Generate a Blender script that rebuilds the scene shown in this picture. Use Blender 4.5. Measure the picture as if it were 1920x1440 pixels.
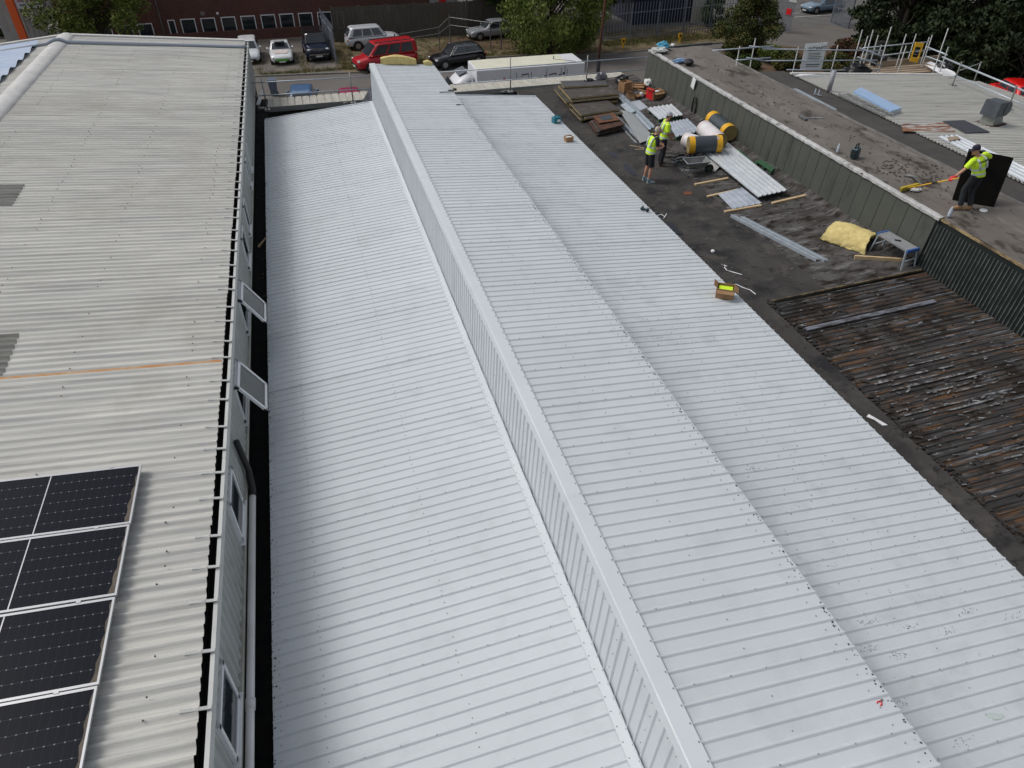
import bpy, math, random
import numpy as np
from mathutils import Vector, Matrix
random.seed(11)
rng = np.random.default_rng(11)
sc = bpy.context.scene
R = math.radians
for o in list(bpy.data.objects):
    bpy.data.objects.remove(o, do_unlink=True)
COL = sc.collection

# ------------------------------------------------------------------ camera
# vanishing point of the long roof edges and the lens of the drone camera (photo pixels, 1920 x 1440)
FPX, VPX, VPY = 1331.0, 488.0, -329.0
_vy = np.array([VPX - 960, 720 - VPY, FPX])
AY = _vy / np.linalg.norm(_vy)
AZ = np.array([0, FPX * FPX / _vy[1], -FPX]); AZ /= np.linalg.norm(AZ)
AX = np.cross(AY, AZ)
if AX[0] < 0: AX = -AX
CAM = np.array([0.0, 0.0, 15.0])
cam_d = bpy.data.cameras.new('camera')
cam_d.sensor_fit = 'HORIZONTAL'; cam_d.sensor_width = 36.0
cam_d.lens = 36.0 * FPX / 1920.0
cam_d.clip_start = 0.1; cam_d.clip_end = 1500.0
cam = bpy.data.objects.new('camera', cam_d); COL.objects.link(cam)
rw = Vector((AX[0], AY[0], AZ[0])); uw = Vector((AX[1], AY[1], AZ[1])); fw = Vector((AX[2], AY[2], AZ[2]))
cam.matrix_world = Matrix(((rw.x, uw.x, -fw.x, CAM[0]), (rw.y, uw.y, -fw.y, CAM[1]), (rw.z, uw.z, -fw.z, CAM[2]), (0, 0, 0, 1)))
sc.camera = cam
def ray(px, py):
    c = np.array([px - 960.0, 720.0 - py, FPX]); return np.array([c @ AX, c @ AY, c @ AZ])
def at(px, py, z):
    r = ray(px, py); return Vector(CAM + r * ((z - CAM[2]) / r[2]))
def atx(px, py, x):
    r = ray(px, py); return Vector(CAM + r * ((x - CAM[0]) / r[0]))
def aty(px, py, y):
    r = ray(px, py); return Vector(CAM + r * ((y - CAM[1]) / r[1]))

# ------------------------------------------------------------------ world, sun, exposure
w = bpy.data.worlds.new('World'); sc.world = w; w.use_nodes = True
nt = w.node_tree
SUN_EL, SUN_AZ = 53.0, 298.0     # azimuth clockwise from +Y: hazy light from the front left
sky = nt.nodes.new('ShaderNodeTexSky'); sky.sky_type = 'NISHITA'; sky.sun_disc = False
sky.sun_elevation = R(SUN_EL); sky.sun_rotation = R(SUN_AZ); sky.altitude = 60; sky.dust_density = 4.0; sky.air_density = 1.0; sky.ozone_density = 1.0
hs = nt.nodes.new('ShaderNodeHueSaturation'); hs.inputs['Saturation'].default_value = 0.36
nt.links.new(sky.outputs[0], hs.inputs['Color'])
nt.links.new(hs.outputs[0], nt.nodes['Background'].inputs[0]); nt.nodes['Background'].inputs[1].default_value = 0.128
sd = bpy.data.lights.new('sun', 'SUN'); sd.energy = 1.28; sd.angle = R(19); sd.color = (1.0, 0.965, 0.92)
so = bpy.data.objects.new('sun', sd); COL.objects.link(so); so.location = (0, 0, 60)
_d = Vector((math.sin(R(SUN_AZ)) * math.cos(R(SUN_EL)), math.cos(R(SUN_AZ)) * math.cos(R(SUN_EL)), math.sin(R(SUN_EL))))
so.rotation_euler = _d.to_track_quat('Z', 'Y').to_euler()
sc.view_settings.view_transform = 'Standard'; sc.view_settings.look = 'None'
sc.view_settings.gamma = 1.0; sc.view_settings.use_curve_mapping = False
sc.view_settings.exposure = -0.10
sc.render.engine = 'CYCLES'
sc.render.resolution_x = 1024; sc.render.resolution_y = 768

# ------------------------------------------------------------------ mesh builder
class MB:
    def __init__(s): s.v = []; s.f = []; s.m = []; s.mi = 0; s.lo = None; s.hi = None
    def add(s, vs, fs, mi=None):
        b = len(s.v); s.v += [tuple(p) for p in vs]
        s.f += [tuple(i + b for i in q) for q in fs]; s.m += [s.mi if mi is None else mi] * len(fs); return s
    def box(s, c, d, rz=0.0, rx=0.0, ry=0.0, mi=None):
        hx, hy, hz = d[0] / 2, d[1] / 2, d[2] / 2
        M = Matrix.Rotation(rz, 3, 'Z') @ Matrix.Rotation(ry, 3, 'Y') @ Matrix.Rotation(rx, 3, 'X')
        vs = [Vector(c) + M @ Vector((x * hx, y * hy, z * hz)) for z in (-1, 1) for y in (-1, 1) for x in (-1, 1)]
        return s.add(vs, [(0, 2, 3, 1), (4, 5, 7, 6), (0, 1, 5, 4), (2, 6, 7, 3), (0, 4, 6, 2), (1, 3, 7, 5)], mi)
    def span(s, a, b, mi=None):
        return s.box([(a[i] + b[i]) / 2 for i in range(3)], [abs(b[i] - a[i]) for i in range(3)], mi=mi)
    def quad(s, a, b, c, d, mi=None): return s.add([a, b, c, d], [(0, 1, 2, 3)], mi)
    def slab(s, pts, t, mi=None):      # polygon (list of 3d points) thickened downwards by t
        n = len(pts); vs = [Vector(p) for p in pts] + [Vector(p) - Vector((0, 0, t)) for p in pts]
        fs = [tuple(range(n)), tuple(range(2 * n - 1, n - 1, -1))] + [(i, i + n, (i + 1) % n + n, (i + 1) % n) for i in range(n)]
        return s.add(vs, fs, mi)
    def plate(s, pts, off, mi=None):   # polygon thickened along vector off
        n = len(pts); vs = [Vector(p) for p in pts] + [Vector(p) + Vector(off) for p in pts]
        fs = [tuple(range(n)), tuple(range(2 * n - 1, n - 1, -1))] + [(i, i + n, (i + 1) % n + n, (i + 1) % n) for i in range(n)]
        return s.add(vs, fs, mi)
    def bar(s, a, b, wd, ht, up=(0, 0, 1), mi=None):
        a = Vector(a); b = Vector(b); d = (b - a)
        L = d.length; d.normalize(); u = Vector(up); sd_ = d.cross(u)
        if sd_.length < 1e-4: sd_ = d.cross(Vector((1, 0, 0)))
        sd_.normalize(); u = sd_.cross(d)
        vs = [a + sd_ * (x * wd / 2) + u * (z * ht / 2) + d * (t * L) for t in (0, 1) for z in (-1, 1) for x in (-1, 1)]
        return s.add(vs, [(0, 1, 3, 2), (4, 6, 7, 5), (0, 4, 5, 1), (2, 3, 7, 6), (0, 2, 6, 4), (1, 5, 7, 3)], mi)
    def tube(s, path, r, n=8, cap=True, mi=None):
        P = [Vector(p) for p in path]; rs = r if isinstance(r, (list, tuple)) else [r] * len(P)
        vs = []; ref = None
        for i, p in enumerate(P):
            t = (P[min(i + 1, len(P) - 1)] - P[max(i - 1, 0)]).normalized()
            if ref is None:
                ref = Vector((0, 0, 1)) if abs(t.z) < 0.9 else Vector((1, 0, 0))
            sx = t.cross(ref)
            if sx.length < 1e-3: sx = t.cross(Vector((0.3, 1, 0.2)))
            sx.normalize(); sy = sx.cross(t); ref = sy
            for k in range(n):
                a = 2 * math.pi * k / n; vs.append(p + (sx * math.cos(a) + sy * math.sin(a)) * rs[i])
        fs = [(i * n + k, i * n + (k + 1) % n, (i + 1) * n + (k + 1) % n, (i + 1) * n + k) for i in range(len(P) - 1) for k in range(n)]
        if cap: fs += [tuple(range(n - 1, -1, -1)), tuple((len(P) - 1) * n + k for k in range(n))]
        return s.add(vs, fs, mi)
    def ell(s, c, r, n=12, m=8, rot=None, mi=None):
        vs = []; c = Vector(c)
        for j in range(1, m):
            th = math.pi * j / m
            for k in range(n):
                a = 2 * math.pi * k / n
                p = Vector((r[0] * math.sin(th) * math.cos(a), r[1] * math.sin(th) * math.sin(a), r[2] * math.cos(th)))
                vs.append(c + (rot @ p if rot else p))
        t = Vector((0, 0, r[2])); vs += [c + (rot @ t if rot else t), c - (rot @ t if rot else t)]
        fs = [(j * n + k, (j + 1) * n + k, (j + 1) * n + (k + 1) % n, j * n + (k + 1) % n) for j in range(m - 2) for k in range(n)]
        T = len(vs) - 2
        fs += [(T, k, (k + 1) % n) for k in range(n)] + [(T + 1, (m - 2) * n + (k + 1) % n, (m - 2) * n + k) for k in range(n)]
        return s.add(vs, fs, mi)
    def lathe(s, prof, n=16, M=None, mi=None):   # prof: (r, z) along local z
        vs = []
        for (r, z) in prof:
            for k in range(n):
                a = 2 * math.pi * k / n; p = Vector((r * math.cos(a), r * math.sin(a), z)); vs.append(M @ p if M else p)
        fs = [(i * n + k, i * n + (k + 1) % n, (i + 1) * n + (k + 1) % n, (i + 1) * n + k) for i in range(len(prof) - 1) for k in range(n)]
        return s.add(vs, fs, mi)
    def rings(s, rings, cap=True, mi=None):      # loft of closed rings with equal counts
        n = len(rings[0]); vs = [p for rg in rings for p in rg]
        fs = [(i * n + k, i * n + (k + 1) % n, (i + 1) * n + (k + 1) % n, (i + 1) * n + k) for i in range(len(rings) - 1) for k in range(n)]
        if cap: fs += [tuple(range(n - 1, -1, -1)), tuple((len(rings) - 1) * n + k for k in range(n))]
        return s.add(vs, fs, mi)
    def grid(s, P, mi=None):                     # P[i][j] points
        n, k = len(P), len(P[0]); vs = [p for row in P for p in row]
        return s.add(vs, [(i * k + j, (i + 1) * k + j, (i + 1) * k + j + 1, i * k + j + 1) for i in range(n - 1) for j in range(k - 1)], mi)
    def mesh(s, name, mats, off=None, smooth=False):
        me = bpy.data.meshes.new(name)
        v = np.array([tuple(p) for p in s.v], dtype=float).reshape(-1, 3)
        if off is not None: v = v - np.array(off)
        me.from_pydata(v.tolist(), [], s.f)
        for m_ in (mats if isinstance(mats, (list, tuple)) else [mats]): me.materials.append(m_)
        if isinstance(mats, (list, tuple)) and len(mats) > 1: me.polygons.foreach_set('material_index', s.m)
        if smooth: me.polygons.foreach_set('use_smooth', [True] * len(me.polygons))
        me.update(); return me
    def build(s, name, mats, parent=None, smooth=False, base=None, world=True):
        off = None
        if parent is not None and world:
            p_ = parent; off = Vector((0, 0, 0))
            while p_ is not None: off = off + p_.location; p_ = p_.parent
        if base is not None: off = Vector(base)
        me = s.mesh(name, mats, off, smooth)
        o = bpy.data.objects.new(name, me); COL.objects.link(o)
        if parent is not None: o.parent = parent
        elif base is not None: o.location = base
        return o

def tag(o, label, cat, group=None, kind=None):
    o['label'] = label; o['category'] = cat
    if group: o['group'] = group
    if kind: o['kind'] = kind
    return o
def thing(name, label, cat, loc=(0, 0, 0), rz=0.0, group=None):
    o = bpy.data.objects.new(name, None); o.empty_display_size = 0.2; COL.objects.link(o)
    o.location = loc; o.rotation_euler = (0, 0, rz); tag(o, label, cat, group); return o
def one(mb, name, mats, label, cat, base=None, group=None, smooth=False):
    if base is None:
        v = np.array([tuple(p) for p in mb.v]); base = (float((v[:, 0].min() + v[:, 0].max()) / 2), float((v[:, 1].min() + v[:, 1].max()) / 2), float(v[:, 2].min()))
    return tag(mb.build(name, mats, base=base, smooth=smooth), label, cat, group)
def struct(o): o['kind'] = 'structure'; return o
def stuff(o): o['kind'] = 'stuff'; return o
def inst(me, name, parent, loc, rot=(0, 0, 0), scale=None):
    o = bpy.data.objects.new(name, me); COL.objects.link(o); o.parent = parent; o.location = loc; o.rotation_euler = rot
    if scale: o.scale = scale
    return o
def dup(root, loc, rz, label, group=None):
    r = root.copy(); COL.objects.link(r); r.location = loc; r.rotation_euler = (0, 0, rz); r['label'] = label
    if group: r['group'] = group
    for ch in list(root.children):
        c = ch.copy(); COL.objects.link(c); c.parent = r
        for g in list(ch.children):
            d = g.copy(); COL.objects.link(d); d.parent = c
    return r
def text_mesh(name, body, size, mat_, M, parent=None, ext=0.004):
    cu = bpy.data.curves.new(name, 'FONT'); cu.body = body; cu.size = size; cu.extrude = ext; cu.align_x = 'CENTER'; cu.align_y = 'CENTER'
    tmp = bpy.data.objects.new('tmp_text', cu); COL.objects.link(tmp)
    dg = bpy.context.evaluated_depsgraph_get(); me = bpy.data.meshes.new_from_object(tmp.evaluated_get(dg))
    bpy.data.objects.remove(tmp, do_unlink=True)
    me.transform(M); me.materials.clear(); me.materials.append(mat_)
    o = bpy.data.objects.new(name, me); COL.objects.link(o)
    if parent is not None: o.parent = parent
    return o

# ------------------------------------------------------------------ materials
MATS = {}
def mat(name, a, b=None, scale=3.0, rough=0.6, metal=0.0, stretch=(1, 1, 1), detail=4.0, lo=0.35, hi=0.65,
        bump=0.0, bscale=None, c=None, cscale=1.0, clo=0.55, chi=0.65, cstretch=(1, 1, 1), spec=0.5, coat=0.0, alpha=None, trans=0.0, rvar=0.0):
    """Procedural material: colours a/b mixed by noise, third colour c over it by a second noise."""
    m = bpy.data.materials.new(name); m.use_nodes = True; t = m.node_tree; L = t.links
    p = t.nodes['Principled BSDF']
    p.inputs['Roughness'].default_value = rough; p.inputs['Metallic'].default_value = metal
    p.inputs['Specular IOR Level'].default_value = spec; p.inputs['Coat Weight'].default_value = coat
    if trans: p.inputs['Transmission Weight'].default_value = trans
    tc = t.nodes.new('ShaderNodeTexCoord')
    geo = t.nodes.new('ShaderNodeNewGeometry')
    def noise(sc_, st, det):
        mp = t.nodes.new('ShaderNodeMapping'); mp.inputs['Scale'].default_value = st
        L.new(geo.outputs['Position'], mp.inputs['Vector'])
        n = t.nodes.new('ShaderNodeTexNoise'); n.inputs['Scale'].default_value = sc_; n.inputs['Detail'].default_value = det; n.inputs['Roughness'].default_value = 0.6
        L.new(mp.outputs[0], n.inputs['Vector']); return n
    def ramp(src, lo_, hi_):
        mr = t.nodes.new('ShaderNodeMapRange'); mr.inputs[1].default_value = lo_; mr.inputs[2].default_value = hi_
        L.new(src, mr.inputs[0]); return mr.outputs[0]
    def mix(fac, x, y):
        mx = t.nodes.new('ShaderNodeMix'); mx.data_type = 'RGBA'
        L.new(fac, mx.inputs[0])
        for k, vv in ((6, x), (7, y)):
            if isinstance(vv, tuple): mx.inputs[k].default_value = (*vv, 1)
            else: L.new(vv, mx.inputs[k])
        return mx.outputs[2]
    colr = a
    if b is not None:
        n1 = noise(scale, stretch, detail); colr = mix(ramp(n1.outputs['Fac'], lo, hi), a, b)
        if rvar:
            mr = t.nodes.new('ShaderNodeMapRange'); mr.inputs[1].default_value = lo; mr.inputs[2].default_value = hi
            mr.inputs[3].default_value = rough - rvar; mr.inputs[4].default_value = rough + rvar
            L.new(n1.outputs['Fac'], mr.inputs[0]); L.new(mr.outputs[0], p.inputs['Roughness'])
    if c is not None:
        n2 = noise(cscale, cstretch, 5.0); colr = mix(ramp(n2.outputs['Fac'], clo, chi), colr, c)
    if isinstance(colr, tuple): p.inputs['Base Color'].default_value = (*colr, 1)
    else: L.new(colr, p.inputs['Base Color'])
    if bump:
        nb = noise(bscale or scale * 4, (1, 1, 1), 5.0); bp = t.nodes.new('ShaderNodeBump'); bp.inputs['Strength'].default_value = bump; bp.inputs['Distance'].default_value = 0.02
        L.new(nb.outputs['Fac'], bp.inputs['Height']); L.new(bp.outputs[0], p.inputs['Normal'])
    if alpha is not None: p.inputs['Alpha'].default_value = alpha
    MATS[name] = m; m['_n'] = name
    return m
def mixin(m, color, scale, lo, hi, stretch=(1, 1, 1), detail=5.0, rough=0.7):
    """lay one more noise-masked colour over an existing material"""
    t = m.node_tree; L = t.links; p = t.nodes['Principled BSDF']; s = p.inputs['Base Color']
    geo = t.nodes.new('ShaderNodeNewGeometry'); mp = t.nodes.new('ShaderNodeMapping'); mp.inputs['Scale'].default_value = stretch
    mp.inputs['Location'].default_value = (random.uniform(-50, 50), random.uniform(-50, 50), random.uniform(-50, 50))
    L.new(geo.outputs['Position'], mp.inputs[0]); n = t.nodes.new('ShaderNodeTexNoise'); n.inputs['Scale'].default_value = scale; n.inputs['Detail'].default_value = detail; n.inputs['Roughness'].default_value = rough
    L.new(mp.outputs[0], n.inputs['Vector']); mr = t.nodes.new('ShaderNodeMapRange'); mr.inputs[1].default_value = lo; mr.inputs[2].default_value = hi; L.new(n.outputs['Fac'], mr.inputs[0])
    mx = t.nodes.new('ShaderNodeMix'); mx.data_type = 'RGBA'; L.new(mr.outputs[0], mx.inputs[0])
    if s.is_linked: L.new(s.links[0].from_socket, mx.inputs[6])
    else: mx.inputs[6].default_value = s.default_value
    mx.inputs[7].default_value = (*color, 1); L.new(mx.outputs[2], s); return m

def objvar(m, amt):
    t = m.node_tree; L = t.links; s = t.nodes['Principled BSDF'].inputs['Base Color']; oi = t.nodes.new('ShaderNodeObjectInfo'); mr = t.nodes.new('ShaderNodeMapRange')
    mr.inputs[3].default_value = 1 - amt; mr.inputs[4].default_value = 1 + amt; L.new(oi.outputs['Random'], mr.inputs[0])
    mx = t.nodes.new('ShaderNodeVectorMath'); mx.operation = 'SCALE'; L.new(s.links[0].from_socket, mx.inputs[0]); L.new(mr.outputs[0], mx.inputs['Scale']); L.new(mx.outputs[0], s)
m_white = mat('white_steel', (0.575, 0.615, 0.642), (0.548, 0.586, 0.612), scale=0.6, rough=0.42, spec=0.45, c=(0.48, 0.51, 0.53), cscale=1.6, clo=0.52, chi=0.85)
mixin(m_white, (0.30, 0.31, 0.31), 26.0, 0.725, 0.78, detail=3.0)
m_whiter = mat('scuffed_white_steel', (0.575, 0.615, 0.642), (0.54, 0.577, 0.603), scale=0.6, rough=0.45, spec=0.45, c=(0.46, 0.49, 0.51), cscale=1.7, clo=0.50, chi=0.82)
mixin(m_whiter, (0.44, 0.47, 0.48), 5.0, 0.62, 0.74)
mixin(m_whiter, (0.22, 0.23, 0.23), 14.0, 0.70, 0.75, detail=3.0)
objvar(m_white, .018); objvar(m_whiter, .018)
m_flash = mat('white_flashing', (0.60, 0.645, 0.67), (0.57, 0.61, 0.64), scale=0.9, rough=0.38, spec=0.5)
m_screw = mat('grey_screw_head', (0.30, 0.315, 0.33), rough=0.5, metal=0.3)
m_chip = mat('black_swarf', (0.03, 0.03, 0.035), rough=0.8)
m_cement = mat('weathered_cement', (0.58, 0.575, 0.535), (0.45, 0.45, 0.435), scale=2.6, stretch=(0.16, 4.5, 1), rough=0.9, lo=0.38, hi=0.62, bump=0.25, bscale=40, c=(0.36, 0.36, 0.355), cscale=1.7, clo=0.55, chi=0.74, cstretch=(0.16, 4.2, 1), spec=0.2)
mixin(m_cement, (0.65, 0.64, 0.59), 3.0, 0.53, 0.66, stretch=(0.12, 6.0, 1))
mixin(m_cement, (0.44, 0.425, 0.38), 0.5, 0.52, 0.78)
mixin(m_cement, (0.20, 0.19, 0.17), 16.0, 0.69, 0.76)
objvar(m_cement, .05)
m_cement_pale = mat('pale_cement', (0.60, 0.60, 0.585), (0.50, 0.50, 0.49), scale=3.0, rough=0.85, bump=0.2, bscale=30, spec=0.2)
m_stain_sheet = mat('dark_stained_cement', (0.16, 0.16, 0.15), (0.26, 0.26, 0.24), scale=3.0, stretch=(0.3, 4, 1), rough=0.9, spec=0.2)
m_rust_line = mat('orange_rust_stain', (0.45, 0.20, 0.06), (0.48, 0.36, 0.24), scale=2.5, rough=0.9)
m_clad = mat('grey_cladding', (0.36, 0.375, 0.365), (0.31, 0.325, 0.315), scale=2.0, rough=0.55, c=(0.25, 0.26, 0.24), cscale=2.5, clo=0.55, chi=0.75, cstretch=(1, 1, .4))
m_trim = mat('cream_trim', (0.40, 0.40, 0.35), (0.30, 0.30, 0.26), scale=3.5, rough=0.7)
m_gutl = mat('pale_gutter', (0.52, 0.535, 0.52), (0.46, 0.47, 0.455), scale=3.0, rough=0.55)
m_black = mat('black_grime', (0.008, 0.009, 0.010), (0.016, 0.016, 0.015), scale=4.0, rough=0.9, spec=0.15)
m_upvc = mat('white_plastic', (0.74, 0.755, 0.775), rough=0.35)
m_pipe = mat('soil_pipe_plastic', (0.72, 0.71, 0.73), (0.60, 0.585, 0.575), scale=2.5, rough=0.45, stretch=(1, .5, 1))
m_glass = mat('dark_window_glass', (0.020, 0.026, 0.030), (0.035, 0.043, 0.048), scale=1.5, rough=0.06, spec=0.7)
m_glass_c = mat('pale_glass', (0.26, 0.29, 0.30), rough=0.08, spec=0.7)
m_felt = mat('dark_roof_felt', (0.044, 0.042, 0.040), (0.064, 0.060, 0.057), scale=1.1, rough=0.92, spec=0.2, bump=0.15, bscale=60, c=(0.022, 0.022, 0.024), cscale=0.9, clo=0.50, chi=0.66, rvar=0.05)
mixin(m_felt, (0.095, 0.087, 0.078), 1.6, 0.54, 0.76)
mixin(m_felt, (0.020, 0.019, 0.019), 4.5, 0.58, 0.68)
m_dirt = mat('dirty_roof_deck', (0.098, 0.094, 0.092), (0.050, 0.046, 0.043), scale=2.2, stretch=(0.7, 1.5, 1), rough=0.95, spec=0.1, bump=0.5, bscale=25, lo=0.40, hi=0.60, c=(0.022, 0.018, 0.015), cscale=3.2, clo=0.51, chi=0.64, cstretch=(0.7, 1.2, 1))
mixin(m_dirt, (0.20, 0.195, 0.195), 2.4, 0.55, 0.70, stretch=(0.5, 2.5, 1))
m_deck = mat('rusty_bare_deck', (0.026, 0.025, 0.025), (0.055, 0.052, 0.050), scale=2.0, stretch=(0.4, 3, 1), rough=0.85, spec=0.3, lo=0.4, hi=0.6, bump=0.5, bscale=30, c=(0.105, 0.055, 0.026), cscale=3.2, clo=0.52, chi=0.64, cstretch=(0.35, 3.5, 1))
mixin(m_deck, (0.19, 0.205, 0.225), 2.6, 0.57, 0.66, stretch=(0.30, 4.5, 1))
mixin(m_deck, (0.36, 0.35, 0.33), 7.0, 0.655, 0.70, stretch=(0.4, 1.8, 1))
mixin(m_deck, (0.018, 0.014, 0.011), 1.3, 0.50, 0.60)
m_gwall = mat('olive_grey_wall_panel', (0.080, 0.086, 0.074), (0.071, 0.077, 0.067), scale=1.5, rough=0.75, spec=0.3, c=(0.040, 0.043, 0.039), cscale=1.2, clo=0.56, chi=0.74, cstretch=(1, 1.2, .35))
m_seam = mat('wall_seam', (0.030, 0.033, 0.030), rough=0.9)
m_coping = mat('patchy_grey_coping', (0.50, 0.50, 0.50), (0.36, 0.36, 0.355), scale=4.0, rough=0.8, bump=0.6, bscale=18, c=(0.21, 0.21, 0.21), cscale=2.6, clo=0.60, chi=0.70)
m_dkclad = mat('black_green_cladding', (0.009, 0.013, 0.0125), (0.014, 0.019, 0.018), scale=3.0, rough=0.75, spec=0.25)
mixin(m_dkclad, (0.22, 0.23, 0.22), 13.0, 0.735, 0.76)
m_dkrib = mat('worn_rib', (0.12, 0.135, 0.13), (0.05, 0.06, 0.055), scale=4.0, rough=0.8, lo=0.4, hi=0.6)
m_brown = mat('dusty_brown_felt', (0.185, 0.168, 0.150), (0.130, 0.119, 0.109), scale=0.8, rough=0.95, spec=0.1, bump=0.5, bscale=30, stretch=(1.6, 0.6, 1), c=(0.060, 0.052, 0.045), cscale=1.2, clo=0.54, chi=0.64, cstretch=(1.6, 0.8, 1))
mixin(m_brown, (0.25, 0.228, 0.205), 1.4, 0.58, 0.74, stretch=(2, .5, 1))
m_dkfelt2 = mat('grey_upper_felt', (0.062, 0.060, 0.058), (0.085, 0.082, 0.078), scale=1.2, rough=0.95, spec=0.1, bump=0.3, bscale=30)
m_wsheet = mat('streaked_old_sheet', (0.52, 0.515, 0.48), (0.44, 0.435, 0.405), scale=2.4, stretch=(0.25, 3.0, 1), rough=0.85, spec=0.25, c=(0.33, 0.325, 0.30), cscale=2.0, clo=0.55, chi=0.70, cstretch=(0.25, 4, 1))
mixin(m_wsheet, (0.07, 0.065, 0.06), 3.4, 0.655, 0.70, stretch=(0.28, 4.5, 1))
m_galv = mat('galvanised_steel', (0.47, 0.53, 0.58), (0.38, 0.43, 0.48), scale=6.0, rough=0.35, metal=0.2)
m_galv_d = mat('grey_steel_tube', (0.36, 0.37, 0.365), (0.26, 0.265, 0.26), scale=5.0, rough=0.5, metal=0.4)
m_asph = mat('asphalt', (0.150, 0.138, 0.128), (0.122, 0.113, 0.106), scale=0.5, rough=0.95, spec=0.15, c=(0.165, 0.152, 0.14), cscale=0.25, clo=0.5, chi=0.68)
m_asph2 = mat('car_park_asphalt', (0.135, 0.13, 0.125), (0.11, 0.107, 0.104), scale=0.7, rough=0.95, spec=0.15, c=(0.08, 0.077, 0.075), cscale=0.4, clo=0.55, chi=0.7)
m_conc = mat('stained_concrete', (0.185, 0.165, 0.145), (0.14, 0.126, 0.112), scale=0.9, rough=0.95, spec=0.1, c=(0.10, 0.09, 0.08), cscale=0.7, clo=0.52, chi=0.66)
m_verge = mat('dry_earth_verge', (0.20, 0.165, 0.10), (0.115, 0.085, 0.058), scale=1.0, rough=1.0, spec=0.05, c=(0.075, 0.08, 0.03), cscale=0.9, clo=0.53, chi=0.64, lo=.4, hi=.6)
m_mud = mat('brown_earth', (0.10, 0.066, 0.045), (0.14, 0.10, 0.066), scale=0.9, rough=1.0, spec=0.05, c=(0.06, 0.06, 0.028), cscale=1.1, clo=0.56, chi=0.66)
m_kerb = mat('concrete_kerb', (0.24, 0.225, 0.20), (0.17, 0.16, 0.14), scale=2.0, rough=0.95)
m_line = mat('white_road_paint', (0.62, 0.61, 0.58), (0.40, 0.39, 0.37), scale=3.0, rough=0.8)
m_wood_f = mat('weathered_fence_board', (0.115, 0.105, 0.09), (0.082, 0.075, 0.065), scale=2.5, stretch=(3, 3, .3), rough=0.95, spec=0.1)
m_timber = mat('pale_timber', (0.56, 0.42, 0.25), (0.47, 0.34, 0.19), scale=5.0, stretch=(1, 1, 1), rough=0.75)
m_plank = mat('scaffold_board', (0.36, 0.28, 0.20), (0.27, 0.21, 0.15), scale=3.0, stretch=(.4, 4, 1), rough=0.85)
m_card = mat('brown_cardboard', (0.36, 0.22, 0.12), (0.31, 0.185, 0.10), scale=4.0, rough=0.9, spec=0.15)
m_bag = mat('black_plastic_bag', (0.012, 0.012, 0.014), rough=0.3, spec=0.6)
m_bag_g = mat('grey_plastic_sheet', (0.18, 0.18, 0.21), (0.10, 0.10, 0.12), scale=4, rough=0.3)
m_yel = mat('yellow_glass_wool', (0.72, 0.60, 0.27), (0.60, 0.48, 0.20), scale=7.0, rough=1.0, spec=0.05, bump=0.8, bscale=30)
m_hivis = mat('hi_vis_yellow', (0.62, 0.90, 0.03), rough=0.75)
m_refl = mat('reflective_tape', (0.60, 0.66, 0.68), rough=0.35)
m_skin = mat('skin', (0.50, 0.27, 0.18), (0.46, 0.24, 0.16), scale=6, rough=0.6)
m_skin2 = mat('darker_skin', (0.33, 0.17, 0.11), rough=0.6)
m_blk_cloth = mat('black_cloth', (0.012, 0.013, 0.018), rough=0.9)
m_dk_cloth = mat('charcoal_cloth', (0.016, 0.020, 0.024), rough=0.9)
m_hair_grey = mat('grey_blond_hair', (0.42, 0.35, 0.27), (0.50, 0.45, 0.38), scale=40, rough=0.8)
m_hair_dk = mat('dark_hair', (0.02, 0.015, 0.012), rough=0.8)
m_cap_w = mat('pale_cap_cloth', (0.58, 0.58, 0.60), (0.30, 0.31, 0.36), scale=5, rough=0.8)
m_boot = mat('tan_boot_leather', (0.34, 0.19, 0.09), rough=0.7)
m_boot_b = mat('brown_boot_leather', (0.085, 0.055, 0.036), rough=0.7)
m_trainer = mat('grey_blue_trainer', (0.26, 0.36, 0.42), (0.42, 0.42, 0.40), scale=10, rough=0.7)
m_red = mat('red_paint', (0.60, 0.02, 0.025), rough=0.4)
m_blue = mat('blue_plastic', (0.05, 0.12, 0.36), rough=0.45)
m_lblue = mat('pale_blue_film', (0.27, 0.42, 0.66), (0.33, 0.48, 0.70), scale=2, rough=0.3)
m_teal = mat('teal_plastic', (0.004, 0.15, 0.20), rough=0.4)
m_dteal = mat('dark_teal_plastic', (0.010, 0.040, 0.055), rough=0.4)
m_green = mat('green_painted_wood', (0.035, 0.12, 0.055), (0.03, 0.085, 0.04), scale=6, rough=0.8)
m_orange = mat('orange_paint', (0.78, 0.12, 0.02), rough=0.5)
m_ylwp = mat('yellow_plastic', (0.80, 0.44, 0.01), rough=0.45)
m_wht = mat('white_paint', (0.74, 0.75, 0.76), rough=0.5)
m_blk = mat('black_rubber', (0.012, 0.012, 0.013), rough=0.6)
m_dgrey = mat('dark_grey_plastic', (0.05, 0.055, 0.06), rough=0.5)
m_mgrey = mat('mid_grey_metal', (0.16, 0.17, 0.175), (0.12, 0.125, 0.13), scale=5, rough=0.5, metal=0.3)
m_chrome = mat('bright_metal', (0.62, 0.63, 0.64), rough=0.2, metal=0.9)
m_rust = mat('rusty_steel', (0.085, 0.034, 0.018), (0.04, 0.02, 0.013), scale=5, rough=0.9)
m_brick = None
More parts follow.
